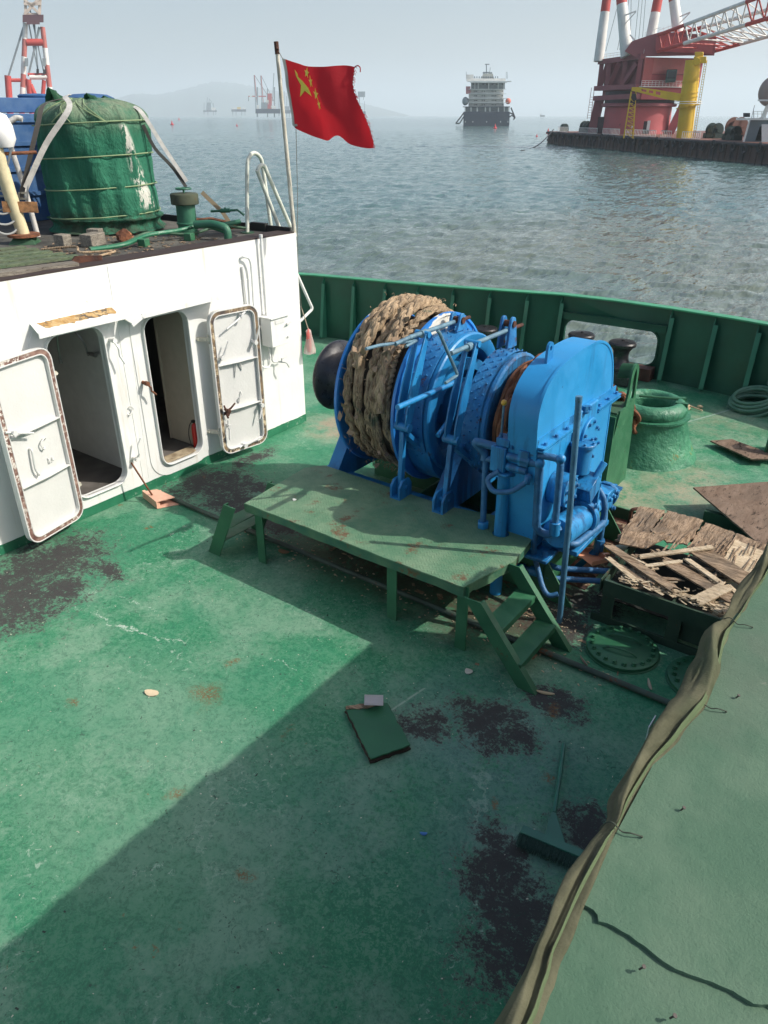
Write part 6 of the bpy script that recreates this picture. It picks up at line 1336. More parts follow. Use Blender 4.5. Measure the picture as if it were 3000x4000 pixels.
bot = [(-6.50, 3.585), (-6.46, 3.555), (-6.202, 3.477), (-6.0, 3.45), (-5.776, 3.504), (-5.62, 3.42), (-5.45, 3.385), (-5.345, 3.39)]
TT = catmull([(a, 0, b) for a, b in top], 20); BB = catmull([(a, 0, b) for a, b in bot], 20)
def pk_(L, u): i = u * (len(L) - 1); k = min(int(i), len(L) - 2); return L[k].lerp(L[k + 1], i - k)
def fy(x, z):
    s_ = (x + 6.6); return 7.13 - .10 * s_ + .085 * s_ * math.sin(s_ * 7.5 + (z - 3.9) * 3.0) + .045 * math.sin((z - 3.5) * 6 + s_ * 3) * min(1, s_ * 2) + .012 * noise.noise(V(x * 6, z * 6, 0))
def ff(u, v):
    a, b = pk_(TT, u), pk_(BB, u); p = a.lerp(b, v); x, z = p.x, p.z
    sw = math.sin(v * math.pi) * .05 * (1 - u) ; x -= sw * .0
    if u > .8: x += (u - .8) * 5 * (-.05 * math.sin(v * 6.2) - .02)
    if u > .985: x += .02 * noise.noise(V(v * 60, 0, 0)) + .01 * noise.noise(V(v * 140, 0, 4))
    x += -.05 * math.sin(v * 3.14) * (1 - u) * 0
    return V(x, fy(x, z), z)
def flag_mat(c, tr=.35):
    t = NT('flag_cloth'); cc = t.mix(t.noise(9, 4), tuple(x * .85 for x in c), c); t.set(t.bsdf.inputs['Base Color'], cc); t.bsdf.inputs['Roughness'].default_value = .8
    tl_ = t.n('ShaderNodeBsdfTranslucent'); t.set(tl_.inputs[0], cc); mx = t.n('ShaderNodeMixShader'); mx.inputs[0].default_value = tr; t.l(t.bsdf.outputs[0], mx.inputs[1]); t.l(tl_.outputs[0], mx.inputs[2]); t.l(mx.outputs[0], t.out.inputs[0])
    n_ = t.bump(t.noise(5, 5, .6, .5), .5, .02); t.l(n_, t.bsdf.inputs['Normal']); return t.m
mb = MB(); smoothgrid(ff, 110, 70, mb); mb.build('cloth', flag_mat((.50, .014, .024)), fl, sharp=180)
mb = MB(); smoothgrid(lambda u, v: (lambda a, b: V(a.lerp(b, v).x - .05 * (1 - u) * (1 - .25 * v) + .004, fy(a.lerp(b, v).x, a.lerp(b, v).z) - .002, a.lerp(b, v).z + .012 * (1 - u)))(pk_(TT, 0), pk_(BB, 0)), 3, 30, mb); bmesh.ops.solidify(mb.bm, geom=mb.bm.faces[:], thickness=.002); mb.build('hoist_sleeve', plain('sleeve_cloth', (.45, .46, .44), .9), fl)
mb = MB(); mb.sphere((-6.49, 7.13, 3.60), .03, (1.2, .5, .8), 10, 8); mb.jitter(.012, 30, 1); mb.build('hoist_knot', flag_mat((.5, .48, .44), .2), fl)
YS = plain('star_yellow', (.88, .74, .10), .7)
def star(poly):
    mb = MB(); P = []
    for a, b in zip(poly, poly[1:] + poly[:1]):
        for i in range(4): P.append((a[0] + (b[0] - a[0]) * i / 4, a[1] + (b[1] - a[1]) * i / 4))
    mb.prism(P, lambda u, v, w: V(u, fy(u, v) + w, v), -.006, .006); mb.build('star', YS, fl)
star([(-6.45, 4.145), (-6.412, 4.105), (-6.405, 4.073), (-6.323, 4.032), (-6.225, 3.965), (-6.185, 3.882), (-6.309, 3.94), (-6.405, 3.885), (-6.368, 3.995), (-6.43, 4.068), (-6.442, 4.09)])
for x, z, r, a0, sx in ((-6.205, 4.105, .052, 15, 1), (-6.138, 4.02, .060, 0, .75), (-6.06, 3.90, .060, 10, .95), (-6.035, 3.80, .054, -5, .75)):
    star([(x + sx * (r if k % 2 == 0 else r * .42) * math.sin(R(a0 + 36 * k)), z + (r if k % 2 == 0 else r * .42) * math.cos(R(a0 + 36 * k))) for k in range(10)])
mb = MB(); rnd = random.Random(5)
for i in range(60):
    v = rnd.random(); p = ff(1, v); d = V(rnd.uniform(.2, 1), rnd.uniform(-.3, .3), rnd.uniform(-1, .5)).normalized(); L = rnd.uniform(.01, .035); mb.tube([p, p + d * L * .5, p + d * L + V(0, 0, -.006)], .0022, 4)
p = ff(1, 0); mb.tube(catmull([p, p + V(.04, 0, .01), p + V(.07, 0, -.01), p + V(.07, 0, -.05)], 4), .006, 5)
o = mb.build('torn_threads', flag_mat((.5, .02, .03)), fl); o['kind'] = 'stuff'
# planks, pallets, blocks, hoses on the roof
def rplank(p0, p1, w, th, lab, mat='woody', nm='roof_plank', cat='plank', grp=None):
    p0, p1 = Vector(p0), Vector(p1); a = (p1 - p0).normalized(); u = a.cross(V(0, 0, 1)).normalized(); mb = MB()
    L = (p1 - p0).length; poly = [(0, -w / 2), (L, -w / 2 + .01), (L - .02, w / 2), (.01, w / 2)]
    mb.prism(poly, lambda s_, t_, h: p0 + a * s_ + u * t_ + V(0, 0, h), 0, th); return tag(mb.build(nm, M[mat]), lab, cat, grp)
M['gplank'] = wood_mat('grey_wood', (.16, .145, .12), (.32, .29, .24), (14, 2, 14), .5)
M['greenwood'] = wood_mat('green_slat', (.06, .10, .06), (.16, .20, .12), (10, 3, 10), .4)
rplank((-6.78, 3.0, RZ + .03), (-6.66, 4.16, RZ + .02), .17, .035, 'wide grey weathered plank along the roof edge at the left', 'gplank')
for i, x in enumerate((-7.05, -7.28, -7.52, -7.76, -8.0)):
    rplank((x - .05, 3.0, RZ + .04), (x + .06, 4.40, RZ + .03), .14, .025, ['green-grey slat nearest the wide plank', 'second green-grey slat from the wide plank', 'middle green-grey slat of the five on the roof', 'fourth green-grey slat from the wide plank', 'green-grey slat farthest back, by the davit base'][i], 'greenwood', 'roof_slat', 'slat', 'green-grey slats on the roof')
for i, (x, y, a, lab) in enumerate(((-7.70, 5.06, 20, 'grey wooden block under the front of the tarpaulin tank'), (-7.90, 4.82, 10, 'pale wooden block left of the grey one under the tank'), (-8.0, 5.3, 30, 'dark wooden block behind the grey one under the tank'))):
    mb = MB(); mb.obox((x, y, RZ + .065), (.15, .26 if i == 0 else .12, .13), (0, 0, R(a))); tag(mb.build('wood_block', M['gplank'], bevel=.006), lab, 'block', 'wooden blocks under the tank')
for x, y, lab in ((-7.2, 5.35, 'small green steel block by the hoses, nearer the doors'), (-7.15, 5.95, 'small green steel block by the hoses, nearer the vent')):
    mb = MB(); mb.obox((x, y, RZ + .04), (.09, .10, .08), (0, 0, R(20))); tag(mb.build('green_block', M['green'], bevel=.004), lab, 'block', 'green blocks on the roof')
for lab, P_, r, m in (('long green hose snaking along the roof beside the tank', [(-7.30, 4.75, RZ + .03), (-7.2, 5.1, RZ + .05), (-7.32, 5.5, RZ + .09), (-7.3, 5.9, RZ + .10), (-7.25, 6.25, RZ + .12), (-7.1, 6.5, RZ + .03)], .022, 'skirt'),
                      ('second green hose beside the long one, looping toward the hoops', [(-7.4, 4.8, RZ + .03), (-7.35, 5.2, RZ + .04), (-7.42, 5.6, RZ + .10), (-7.2, 6.0, RZ + .06), (-7.2, 6.45, RZ + .1), (-7.05, 6.75, RZ + .06)], .016, 'green_dull'),
                      ('tan rope tail lying on the roof by the slats', [(-7.8, 4.5, RZ + .02), (-7.5, 4.7, RZ + .05), (-7.25, 4.6, RZ + .03), (-7.1, 4.9, RZ + .02), (-6.95, 4.6, RZ + .02)], .012, 'rope')):
    mb = MB(); mb.tube(catmull(P_, 8), r, 8); tag(mb.build('roof_hose', M[m]), lab, 'hose')
el = MB(); el.tube(rounded([(-6.80, 6.22, RZ), (-6.80, 6.22, 2.56), (-6.98, 6.16, 2.60), (-7.2, 6.1, 2.58)], .08, 8), .045, 12); tag(el.build('elbow_pipe', vm_), 'stubby green elbow pipe rising from the roof edge', 'pipe')
vv = thing('valve_pipe', 'small green pipe with a brass valve beside the taller hoop', 'valve', (-7.2, 6.6, RZ))
mb = MB(); mb.tube([(-7.35, 6.35, 2.50), (-7.12, 6.74, 2.56)], .028, 10); mb.build('pipe', vm_, vv)
mb = MB(); mb.tube([(-7.5, 6.62, 2.66), (-7.2, 6.78, 2.68), (-7.14, 6.83, 2.62)], .014, 8); mb.cyl((-7.38, 6.67, 2.67), (-7.28, 6.73, 2.675), .026, seg=10); mb.cyl((-7.33, 6.70, 2.67), (-7.33, 6.70, 2.71), .010, seg=8); mb.build('tap', vm_, vv)
mb = MB(); mb.tube(catmull([(-8.3, 6.9, RZ + .02), (-7.9, 7.0, RZ + .05), (-7.5, 6.95, RZ + .03)], 6), .05, 8); mb.jitter(.01, 8); tag(mb.build('rusty_bundle', M['rust']), 'rusty metal scrap on the roof behind the vent', 'scrap')
mb = MB(); mb.sphere((-7.62, 5.42, RZ + .06), .10, (1, 1, .7), 14, 10); mb.jitter(.05, 14, 2); tag(mb.build('rust_lump', M['rust']), 'crumpled rusty sheet piece under the tank edge', 'scrap')
scatter('roof_litter', 'brown chips and dry litter over the deckhouse roof near the slats', 420, lambda r: (r.uniform(-8.2, -6.72), r.uniform(3.2, 6.3), RZ), M['wood'], .008, .035)
mb = MB(); mb.prism([(4.12, 2.44), (4.45, 2.44), (4.45, 2.50), (4.2, 2.52)], lambda u, v, w: V(-6.72 + w + (u - 4.3) * .2, u, v), 0, .02); tag(mb.build('rusty_angle', M['rust_dark']), 'short rusty angle iron at the roof edge beside the wide plank', 'angle iron')
# ------------------------------------------------------------ distant craft, each in its own local frame:
# drawing units u (right) and v (down from the horizon line at 455) are scaled to metres for the craft's distance
class Fr:
    def __init__(s, u0, dist):
        s.u0, s.d = u0, dist; b = math.atan((u0 - 1500) / 3288.0); T = R(36.3)
        x, y = math.sin(b), math.cos(b)
        s.f = V(x * math.cos(T) - y * math.sin(T), x * math.sin(T) + y * math.cos(T), 0); s.r = V(s.f.y, -s.f.x, 0)
        s.kx = .0270 * dist / 100 ; s.kz = .0248 * dist / 100; s.o = s.f * dist
    def __call__(s, u, v, y=0.):
        P = math.atan(1550 / 2900); cp, sp = math.cos(P), math.sin(P); x, q = (u - 1500) / 2900, (v - 5 - 2000) / 2900
        X, Yf, Z = x, cp - q * sp, -sp - q * cp; T = R(36.3)
        d = V(X * math.cos(T) - Yf * math.sin(T), X * math.sin(T) + Yf * math.cos(T), Z); k = (s.d + y) / d.dot(s.f)
        return V(0, 0, 3.7) + d * k
    def L(s, x, y, z): return s.o + s.r * x + s.f * y + V(0, 0, z)
def farmat(nm, c, rust=0., rough=.6, vs=.3, rustc=(.15, .06, .03)): return paint(nm, c, rough, .15, vs, rust=rust, rs=.25, rustc=rustc, bump=.1, bs=4, bd=.02)
M['crane_red'] = farmat('crane_red', (.40, .085, .09), .1); M['crane_maroon'] = farmat('crane_maroon', (.26, .075, .085), .1); M['crane_dark'] = farmat('crane_dark', (.03, .015, .02))  # crane reds paled and greyed, some haze put into the colour
M['far_white'] = farmat('far_white', (.70, .70, .66), .15); M['far_red'] = farmat('far_red', (.45, .06, .05)); M['far_yellow'] = farmat('far_yellow', (.62, .40, .02), .15)
M['far_black'] = farmat('far_black', (.02, .02, .022), .15); M['far_grey'] = farmat('far_grey', (.20, .24, .26)); M['hull_navy'] = farmat('hull_navy', (.022, .035, .06), .1)
M['winch_dark'] = farmat('winch_dark', (.015, .035, .03)); M['far_brown'] = farmat('far_brown', (.16, .07, .05), .3); M['glass'] = plain('dark_glass', (.02, .03, .035), .15)
def striped(name, root, p0, p1, r0, r1, cuts, mats, seg=14):
    """tube painted in bands: one mesh, one slot per colour"""
    p0, p1 = Vector(p0), Vector(p1); mb = MB(); cs_ = [0] + cuts + [1]
    for i, (a, b) in enumerate(zip(cs_, cs_[1:])):
        mb.mi = i % 2; mb.cyl(p0.lerp(p1, a), p0.lerp(p1, b), r0 + (r1 - r0) * a, r0 + (r1 - r0) * b, seg, cap=(i == 0 or i == len(cs_) - 2))
    return mb.build(name, mats, root)
# ---- barge
bg = thing('crane_barge', 'long rust-stained black barge hull with tyre fenders carrying the red crane', 'barge', (-53, 155, -2.6))
BL_, BR_ = V(-91.9, 195.7, 0), V(-25.3, 128.2, 0); e1 = (BR_ - BL_).normalized(); e2 = V(-e1.y, e1.x, 0)
if e2.dot(V(-.33, .94, 0)) < 0: e2 = -e2
def bp_(s_, t_, z): return BL_ + e1 * s_ + e2 * t_ + V(0, 0, z)
BLN = 150; BW = 48
hullm = NT('barge_hull'); sx = hullm.n('ShaderNodeSeparateXYZ'); hullm.l(hullm.co, sx.inputs[0])
c = hullm.mix(hullm.ss(hullm.noise(.5, 6, .7, co=hullm.vm('MULTIPLY', hullm.co, (1, 1, .3))), .4, .6), (.018, .018, .022), (.085, .05, .04)); c = hullm.mix(hullm.ss(hullm.math('ADD', sx.outputs[2], hullm.math('MULTIPLY', hullm.noise(.4, 3), .8)), .9, .2), c, (.10, .075, .055)); hullm.fin(c, .8, 0, hullm.bump(hullm.noise(1.2, 5), .5, .1)); M['barge'] = hullm.m
mb = MB(); mb.mesh([bp_(s_, t_, z) for s_ in (0, BLN) for t_ in (0, BW) for z in (-3.4, -.02)], [(0, 1, 3, 2), (4, 6, 7, 5), (0, 4, 5, 1), (2, 3, 7, 6), (0, 2, 6, 4), (1, 5, 7, 3)]); mb.build('hull', M['barge'], bg)
mb = MB(); mb.mesh([bp_(s_, t_, z) for s_ in (-.2, BLN) for t_ in (-.2, BW) for z in (-.018, .12)], [(0, 1, 3, 2), (4, 6, 7, 5), (0, 4, 5, 1), (2, 3, 7, 6), (0, 2, 6, 4), (1, 5, 7, 3)]); mb.build('deck_slab', M['far_brown'], bg)
mb = MB(); mb.cyl(bp_(0, -.35, -.15), bp_(BLN, -.35, -.15), .22, seg=10); mb.build('rubbing_strake', M['far_black'], bg)
mb = MB()
for i in range(58): mb.bar(bp_(1.5 + 1.7 * i, -.08, -.3), bp_(1.5 + 1.7 * i, -.08, -2.9), .16, .12, up=e1)
o = mb.build('hull_ribs', M['barge'], bg); o['kind'] = 'stuff'
mb = MB(); mb.torus(bp_(3, -.45, -.5), e2, .5, .2, 16, 8); tyre0 = mb.build('tyre_fender', M['far_black'], bg)
rnd = random.Random(9)
for i in range(1, 30):
    o = tyre0.copy(); col.objects.link(o); o.parent = bg; o.location = e1 * (3.2 * i + rnd.uniform(-.5, .5)) + V(0, 0, rnd.uniform(-.35, .1))
mb = MB(); mb.bar(bp_(-2.6, 1.2, -1.9), bp_(.2, 1.2, -1.9), 1.0, .5); mb.build('stem_fender', M['far_black'], bg)
def rail(s0, s1, t_=.3):
    mb = MB(); mb.bar(bp_(s0, t_, 1.2), bp_(s1, t_, 1.2), .10, .10); mb.bar(bp_(s0, t_, .2), bp_(s1, t_, .2), .08, .08)
    n = int((s1 - s0) / .62)
    for i in range(n + 1): p = s0 + (s1 - s0) * i / n; mb.bar(bp_(p, t_, .12), bp_(p, t_, 1.2), .07, .07)
    mb.build('deck_railing', M['far_white'], bg)
for s0, s1 in ((6, 12.5), (20, 30.5), (33.5, 42), (45, 58), (60, 64), (68, 74)): rail(s0, s1)
def lump(s_, t_, sc, seed, n=9):
    """deck winch: side frames, drum and motor"""
    r_ = random.Random(seed); mb = MB()
    for x in (-1.1, 1.1): mb.bar(bp_(s_ + x * sc, t_ - .9 * sc, .12), bp_(s_ + x * sc, t_, 1.9 * sc), .35 * sc, .3); mb.bar(bp_(s_ + x * sc, t_ + .9 * sc, .12), bp_(s_ + x * sc, t_, 1.9 * sc), .35 * sc, .3)
    mb.cyl(bp_(s_ - 1.5 * sc, t_, 1.3 * sc), bp_(s_ + 1.5 * sc, t_, 1.3 * sc), .35 * sc); mb.cyl(bp_(s_ - .9 * sc, t_, 1.3 * sc), bp_(s_ + .9 * sc, t_, 1.3 * sc), .75 * sc, seg=20)
    for x in (-.95, .9): mb.cyl(bp_(s_ + x * sc, t_, 1.3 * sc), bp_(s_ + (x + .08) * sc, t_, 1.3 * sc), 1.05 * sc, seg=22)
    mb.bar(bp_(s_ - 1.9 * sc, t_, .5), bp_(s_ + 1.9 * sc, t_, .5), 1.6 * sc, .8); mb.cyl(bp_(s_ + 1.3 * sc, t_ - .6, 1.9 * sc), bp_(s_ + 1.9 * sc, t_ - .6, 1.9 * sc), .4 * sc)
    return mb.build('deck_winch', M['winch_dark'])
for i, (s_, t_, sc, lab) in enumerate(((3.0, 3, 1.1, 'small dark winch at the left tip of the barge deck'), (14.5, 4, 1.5, 'dark winch left of the stairs under the red crane'), (18.5, 3, 1.3, 'dark winch beside the foot of the red crane stairs'), (31.5, 5, 1.4, 'dark winch in front of the red pedestal'), (66.5, 7, 1.5, 'dark winch just right of the yellow crane column'), (81, 7, 2.0, 'big dark winch near the grey bridge'), (77.5, 4, 1.3, 'smaller dark winch left of the big one near the bridge'))):
    tag(lump(s_, t_, sc * .72, i), lab, 'winch', 'dark winches on the barge deck')
mb = MB()
for x in (-1, 1): mb.cyl(bp_(73.2 + x * .1 - 1.0, 7 , 2.0), bp_(73.2 + x * .1 + 1.0, 7 , 2.0), .9, seg=24)
for x in (-1.1, .95): mb.cyl(bp_(73.2 + x, 7, 2.0), bp_(73.2 + x + .15, 7, 2.0), 1.45, seg=28)
for x in (-1.4, 1.4):
    for y in (-1.3, 1.3): mb.bar(bp_(73.2 + x, 7 + y, .1), bp_(73.2 + x, 7, 2.0), .3, .3)
tag(mb.build('cable_reel', M['far_brown']), 'rusty brown hose reel on the barge deck right of the yellow crane', 'reel')
# ---- the barge's bridge at the right edge
f2 = Fr(2960, 140); brd = thing('barge_bridge', 'grey and white wheelhouse block with a brown dome at the right end of the barge', 'wheelhouse', f2.L(0, 0, 0))
def fbox(fr, mb, u0, u1, v0, v1, y0, y1):
    q = [fr(u, v, y) for u in (u0, u1) for y in (y0, y1) for v in (v0, v1)]
    mb.mesh(q, [(0, 1, 3, 2), (4, 6, 7, 5), (0, 4, 5, 1), (2, 3, 7, 6), (0, 2, 6, 4), (1, 5, 7, 3)])
def fprism(fr, mb, poly, y0, y1, holes=()): mb.prism(poly, lambda u, v, w: fr(u, v, w), y0, y1, holes)
def fbar(fr, mb, a, b, w, h=None, y=0., y2=None): mb.bar(fr(a[0], a[1], y), fr(b[0], b[1], y if y2 is None else y2), w, h or w, up=fr.f)
mb = MB(); fprism(f2, mb, [(2905, 560), (2930, 468), (3120, 468), (3120, 560)], 0, 8, holes=[[(2950, 555), (2968, 500), (2990, 490), (2975, 555)]]); mb.build('side_wall', M['far_grey'], brd)
mb = MB(); fbox(f2, mb, 2875, 3100, 466, 474, -1, 7); mb.build('bridge_deck', M['far_white'], brd)
mb = MB(); fprism(f2, mb, [(2900, 562), (2925, 474), (2932, 474), (2908, 562)], -1.2, -.4); mb.build('stanchion', M['far_white'], brd)
mb = MB(); fbox(f2, mb, 2975, 3080, 490, 562, -1.5, 0); mb.build('deck_cabin', M['far_white'], brd)
mb = MB(); fbox(f2, mb, 2903, 2930, 446, 462, 0, 1); mb.build('equipment_box', M['far_black'], brd)
mb = MB(); fprism(f2, mb, [(2970, 465), (2990, 420), (3010, 400), (3020, 400), (2995, 450), (2992, 465)], 0, 1.2); fbox(f2, mb, 2960, 3080, 393, 400, -1, 3); mb.build('radar_mast', M['far_white'], brd)
mb = MB(); mb.sphere(f2(3012, 362, 1), 1.75, (1, 1, 1.15), 24, 16); mb.build('dome', farmat('dome_brown', (.30, .22, .19)), brd)
mb = MB()
for u in (2945, 2960, 2975, 2990): fbar(f2, mb, (u, 466), (u, 440), .07)
for v in (440, 450): fbar(f2, mb, (2940, v), (3060, v), .06)
fbar(f2, mb, (2935, 466), (2948, 415), .1); fbar(f2, mb, (2942, 466), (2944, 430), .08); mb.build('railing', M['far_white'], brd)
# ---- red revolving crane
f = Fr(2500, 185); rc = thing('revolving_crane', 'huge red revolving crane house with striped A-frame legs and a red and white lattice boom', 'crane', f.L(0, 5, .12))
mb = MB(); mb.lathe([(7.2, .12), (7.0, 5.4), (7.0, 6.4)], f.L(-.6, 8, 0), seg=56); mb.build('pedestal', M['crane_red'], rc)
mb = MB(); mb.lathe([(7.6, 5.3), (7.9, 5.4), (7.9, 5.9), (7.6, 6.0)], f.L(-.6, 8, 0), seg=56); mb.build('ring_gallery', M['crane_maroon'], rc)
for k in range(40):
    pass
mb = MB(); mb.lathe([(7.3, 6.0), (7.3, 8.2), (6.9, 8.25)], f.L(-.6, 8, 0), seg=56); mb.build('slewing_ring', M['crane_dark'], rc)
# plan of the house (local x, y): near corner and two visible faces
A_, B_, C_, D_ = V(-9.4, 9, 0), V(-1.0, -1.5, 0), V(9.6, 6.0, 0), V(2.0, 17, 0)
def fl_(p, z): return f.L(p.x, p.y, z)
def wallq(mb, p, q, z0a, z1a, z0b, z1b, th=.4, back=None):
    n_ = V(-(q - p).y, (q - p).x, 0).normalized() * th
    vs = [fl_(p, z0a), fl_(q, z0b), fl_(q, z1b), fl_(p, z1a)]; v2 = [fl_(p + n_, z0a), fl_(q + n_, z0b), fl_(q + n_, z1b), fl_(p + n_, z1a)]
    mb.mesh(vs + v2, [(0, 1, 2, 3), (7, 6, 5, 4), (0, 4, 5, 1), (1, 5, 6, 2), (2, 6, 7, 3), (3, 7, 4, 0)])
zt = lambda u: 14.2
mb = MB()
mb.mesh([fl_(p, z) for z in (6.6, 14.1) for p in (A_ + V(.8, .3, 0), B_ + V(-.1, .8, 0), B_ + V(.4, .6, 0), C_, D_)], [(4, 3, 2, 1, 0), (5, 6, 7, 8, 9), (0, 1, 6, 5), (1, 2, 7, 6), (2, 3, 8, 7), (3, 4, 9, 8), (4, 0, 5, 9)]); mb.build('house_body', M['crane_maroon'], rc)
def onL(t_, z, o_=0.): # a point on the left face, t 0 (left) .. 1 (near corner)
    p = A_.lerp(B_, t_); n_ = V((B_ - A_).y, -(B_ - A_).x, 0).normalized(); return fl_(p + n_ * (-o_ if n_.dot(V(0, -1, 0)) < 0 else o_), z)
def memL(t0, z0, t1, z1, w):
    mb = MB(); mb.bar(onL(t0, z0, .3), onL(t1, z1, .3), w, .9, up=(0, 0, 1) if abs(t1 - t0) > .3 else f.r); mb.build('frame_member', M['crane_maroon'], rc)
memL(-.03, 13.9, 1.03, 14.2, 1.2); memL(-.03, 8.9, 1.03, 8.9, 1.7); memL(-.03, 7.0, 1.03, 7.2, 1.6)
for t_ in (.02, .22, .62, .98): memL(t_, 8.5, t_, 14, .9)
memL(.28, 9.2, .48, 13.6, .8); memL(.62, 9.2, .92, 13.0, .8); memL(.05, 9.0, .17, 13.6, .5)
mb = MB(); mb.bar(f.L(-9.8, 9, .1), f.L(-9.0, 9, 7.2), 2.0, 2.0); mb.build('outer_leg', M['crane_maroon'], rc)
mb = MB(); mb.bar(f.L(-7.2, 7, .1), f.L(-7.2, 7, 3.4), 2.6, 2.0); mb.build('outer_leg', M['crane_dark'], rc)
mb = MB(); mb.bar(f.L(6.6, 5, .1), f.L(9.0, 5, 7.2), 1.8, 1.6); mb.build('outer_leg', M['crane_red'], rc)
# front face
def onF(t_, z, o_=0.):
    p = (B_ + V(.4, .6, 0)).lerp(C_, t_); d = (C_ - B_).normalized(); n_ = V(d.y, -d.x, 0); return fl_(p + n_ * (o_ if n_.y < 0 else -o_), z)
def panF(t0, t1, z0, z1, o_, m, nm, th=.3):
    mb = MB(); q = [onF(t_, z, o) for t_ in (t0, t1) for o in (o_, o_ + th) for z in (z0, z1)]; mb.mesh(q, [(0, 1, 3, 2), (4, 6, 7, 5), (0, 4, 5, 1), (2, 3, 7, 6), (0, 2, 6, 4), (1, 5, 7, 3)]); return mb.build(nm, m, rc)
panF(.02, .98, 11.2, 14.0, .1, farmat('crane_red_sunlit', (.50, .17, .16)), 'front_panel'); panF(.0, 1.0, 8.8, 11.1, .1, M['crane_red'], 'front_panel'); panF(-.02, 1.02, 6.6, 8.7, .6, M['crane_red'], 'front_girder')  # upper panel's red lightened: sunlight on the front put into the colour
panF(-.05, .12, 8.8, 14.0, .5, farmat('crane_red_sunlit2', (.45, .11, .10)), 'corner_column', .5); panF(.93, 1.08, 8.8, 14.0, .5, M['crane_red'], 'corner_column', .5)  # near column's lighter red also carries painted sunlight
mb = MB(); mb.mesh([f.L(x, y, z) for x in (4.0, 6.0) for y in (-.6, 1.6) for z in (9.6 if x < 5 else 9.7, 11.9)], [(0, 1, 3, 2), (4, 6, 7, 5), (0, 4, 5, 1), (2, 3, 7, 6), (0, 2, 6, 4), (1, 5, 7, 3)])
cabo = mb.build('operator_cab', farmat('cab_green', (.04, .09, .08)), rc, bevel=.1)
mb = MB(); mb.mesh([f.L(x, -.66, z) for x in (4.3, 5.8) for z in (10.3, 11.6)], [(0, 1, 3, 2)]); mb.build('cab_window', M['glass'], cabo)
mb = MB(); mb.bar(f.L(-.6, -2.6, 8.85), f.L(9.6, 4.6, 8.85), 1.4, .15)
for z in (9.2, 9.55, 9.9): mb.bar(f.L(-.6, -3.2, z), f.L(9.8, 4.1, z), .07, .07)
for i in range(16): p = i / 15; mb.bar(f.L(-.6 + 10.4 * p, -3.2 + 7.3 * p, 8.8), f.L(-.6 + 10.4 * p, -3.2 + 7.3 * p, 9.9), .06, .06)
mb.build('gallery_railing', M['far_white'], rc)
mb = MB()
for z in (14.9, 15.3): mb.bar(onL(.0, z), onL(1.0, z + .2), .06, .06)
for i in range(12): mb.bar(onL(i / 11, 14.3), onL(i / 11, 15.4), .05, .05)
mb.build('roof_railing', M['far_white'], rc)
mb = MB()
for i in range(9): mb.bar(f.L(-11.0 - .0 * i, 6, 3.2 + .5 * i), f.L(-10.3, 6, 3.2 + .5 * i), .3, .06)
mb.bar(f.L(-11.1, 6, 3), f.L(-10.9, 6, 9.0), .1, .1); mb.bar(f.L(-10.3, 6, 3), f.L(-10.3, 6, 9.0), .1, .1); mb.build('stairway', M['crane_maroon'], rc)
# sloping boom foot box
mb = MB(); fprism(f, mb, [(2440, 205), (2470, 165), (2530, 145), (2585, 128), (2660, 135), (2790, 140), (2800, 150), (2790, 222), (2690, 222), (2480, 226)], -1.5, 6.5); mb.build('boom_foot', M['crane_maroon'], rc)
mb = MB(); fprism(f, mb, [(2562, 150), (2590, 145), (2700, 150), (2795, 148), (2780, 215), (2560, 205)], -2.2, -1.55); mb.build('boom_foot_panel', M['crane_red'], rc)
# A-frame legs, banded
for (a, b, r0, r1, y, cuts) in (((2338, 245), (2400, -230), 1.05, .8, 8, [.42, .62, .82]), ((2449, 225), (2405, -230), 1.25, .8, 1, [.46, .66, .84]), ((2542, 150), (2615, -230), 1.05, .8, 10, [.26, .5, .75]), ((2652, 150), (2600, -230), 1.1, .8, 3, [.38, .6, .8])):
    striped('a_frame_leg', rc, f(a[0], a[1], y), f(b[0], b[1], y + 2), r0, r1, cuts, [M['far_white'], M['far_red']])
for a, b in (((2480, -230), (2366, 205)), ((2490, -230), (2412, 200)), ((2500, -230), (2420, 200)), ((2470, -230), (2462, 190)), ((2520, -230), (2480, 160)), ((2530, -230), (2495, 160)), ((2540, -230), (2510, 150))):
    mb = MB(); fbar(f, mb, a, b, .09, y=4); mb.build('stay_cable', M['far_grey'], rc)
mb = MB(); fbar(f, mb, (2440, 65), (2485, 48), .25, y=0); fbar(f, mb, (2440, 100), (2485, 50), .2, y=0); fbar(f, mb, (2440, 105), (2440, 62), .2, y=0); fbar(f, mb, (2460, 140), (2482, 165), .25, y=0)
fbar(f, mb, (2655, 70), (2696, 53), .25, y=0); fbar(f, mb, (2655, 95), (2694, 56), .2, y=0); mb.build('lamp_bracket', M['far_white'], rc)
# boom: two lattice chords pairs
def lattice(a0, a1, b0, b1, y0, y1, n, cuts, r, rl):
    """a: upper chord, b: lower chord (start, end in drawing units) at depth y0..y1"""
    A0, A1, B0, B1 = f(*a0, y0), f(*a1, y1), f(*b0, y0), f(*b1, y1)
    mb = MB(); 
    def mi(t_): 
        k = sum(1 for c_ in cuts if t_ > c_); return k % 2
    for i in range(n):
        t0, t1 = i / n, (i + 1) / n; mb.mi = mi((t0 + t1) / 2)
        mb.cyl(A0.lerp(A1, t0), A0.lerp(A1, t1), r, seg=8, cap=False); mb.cyl(B0.lerp(B1, t0), B0.lerp(B1, t1), r, seg=8, cap=False)
        mb.cyl(A0.lerp(A1, t0), B0.lerp(B1, (t0 + t1) / 2), rl, seg=6, cap=False); mb.cyl(B0.lerp(B1, (t0 + t1) / 2), A0.lerp(A1, t1), rl, seg=6, cap=False)
    mb.build('boom_truss', [M['far_red'], M['far_white']], rc); return A0, A1, B0, B1
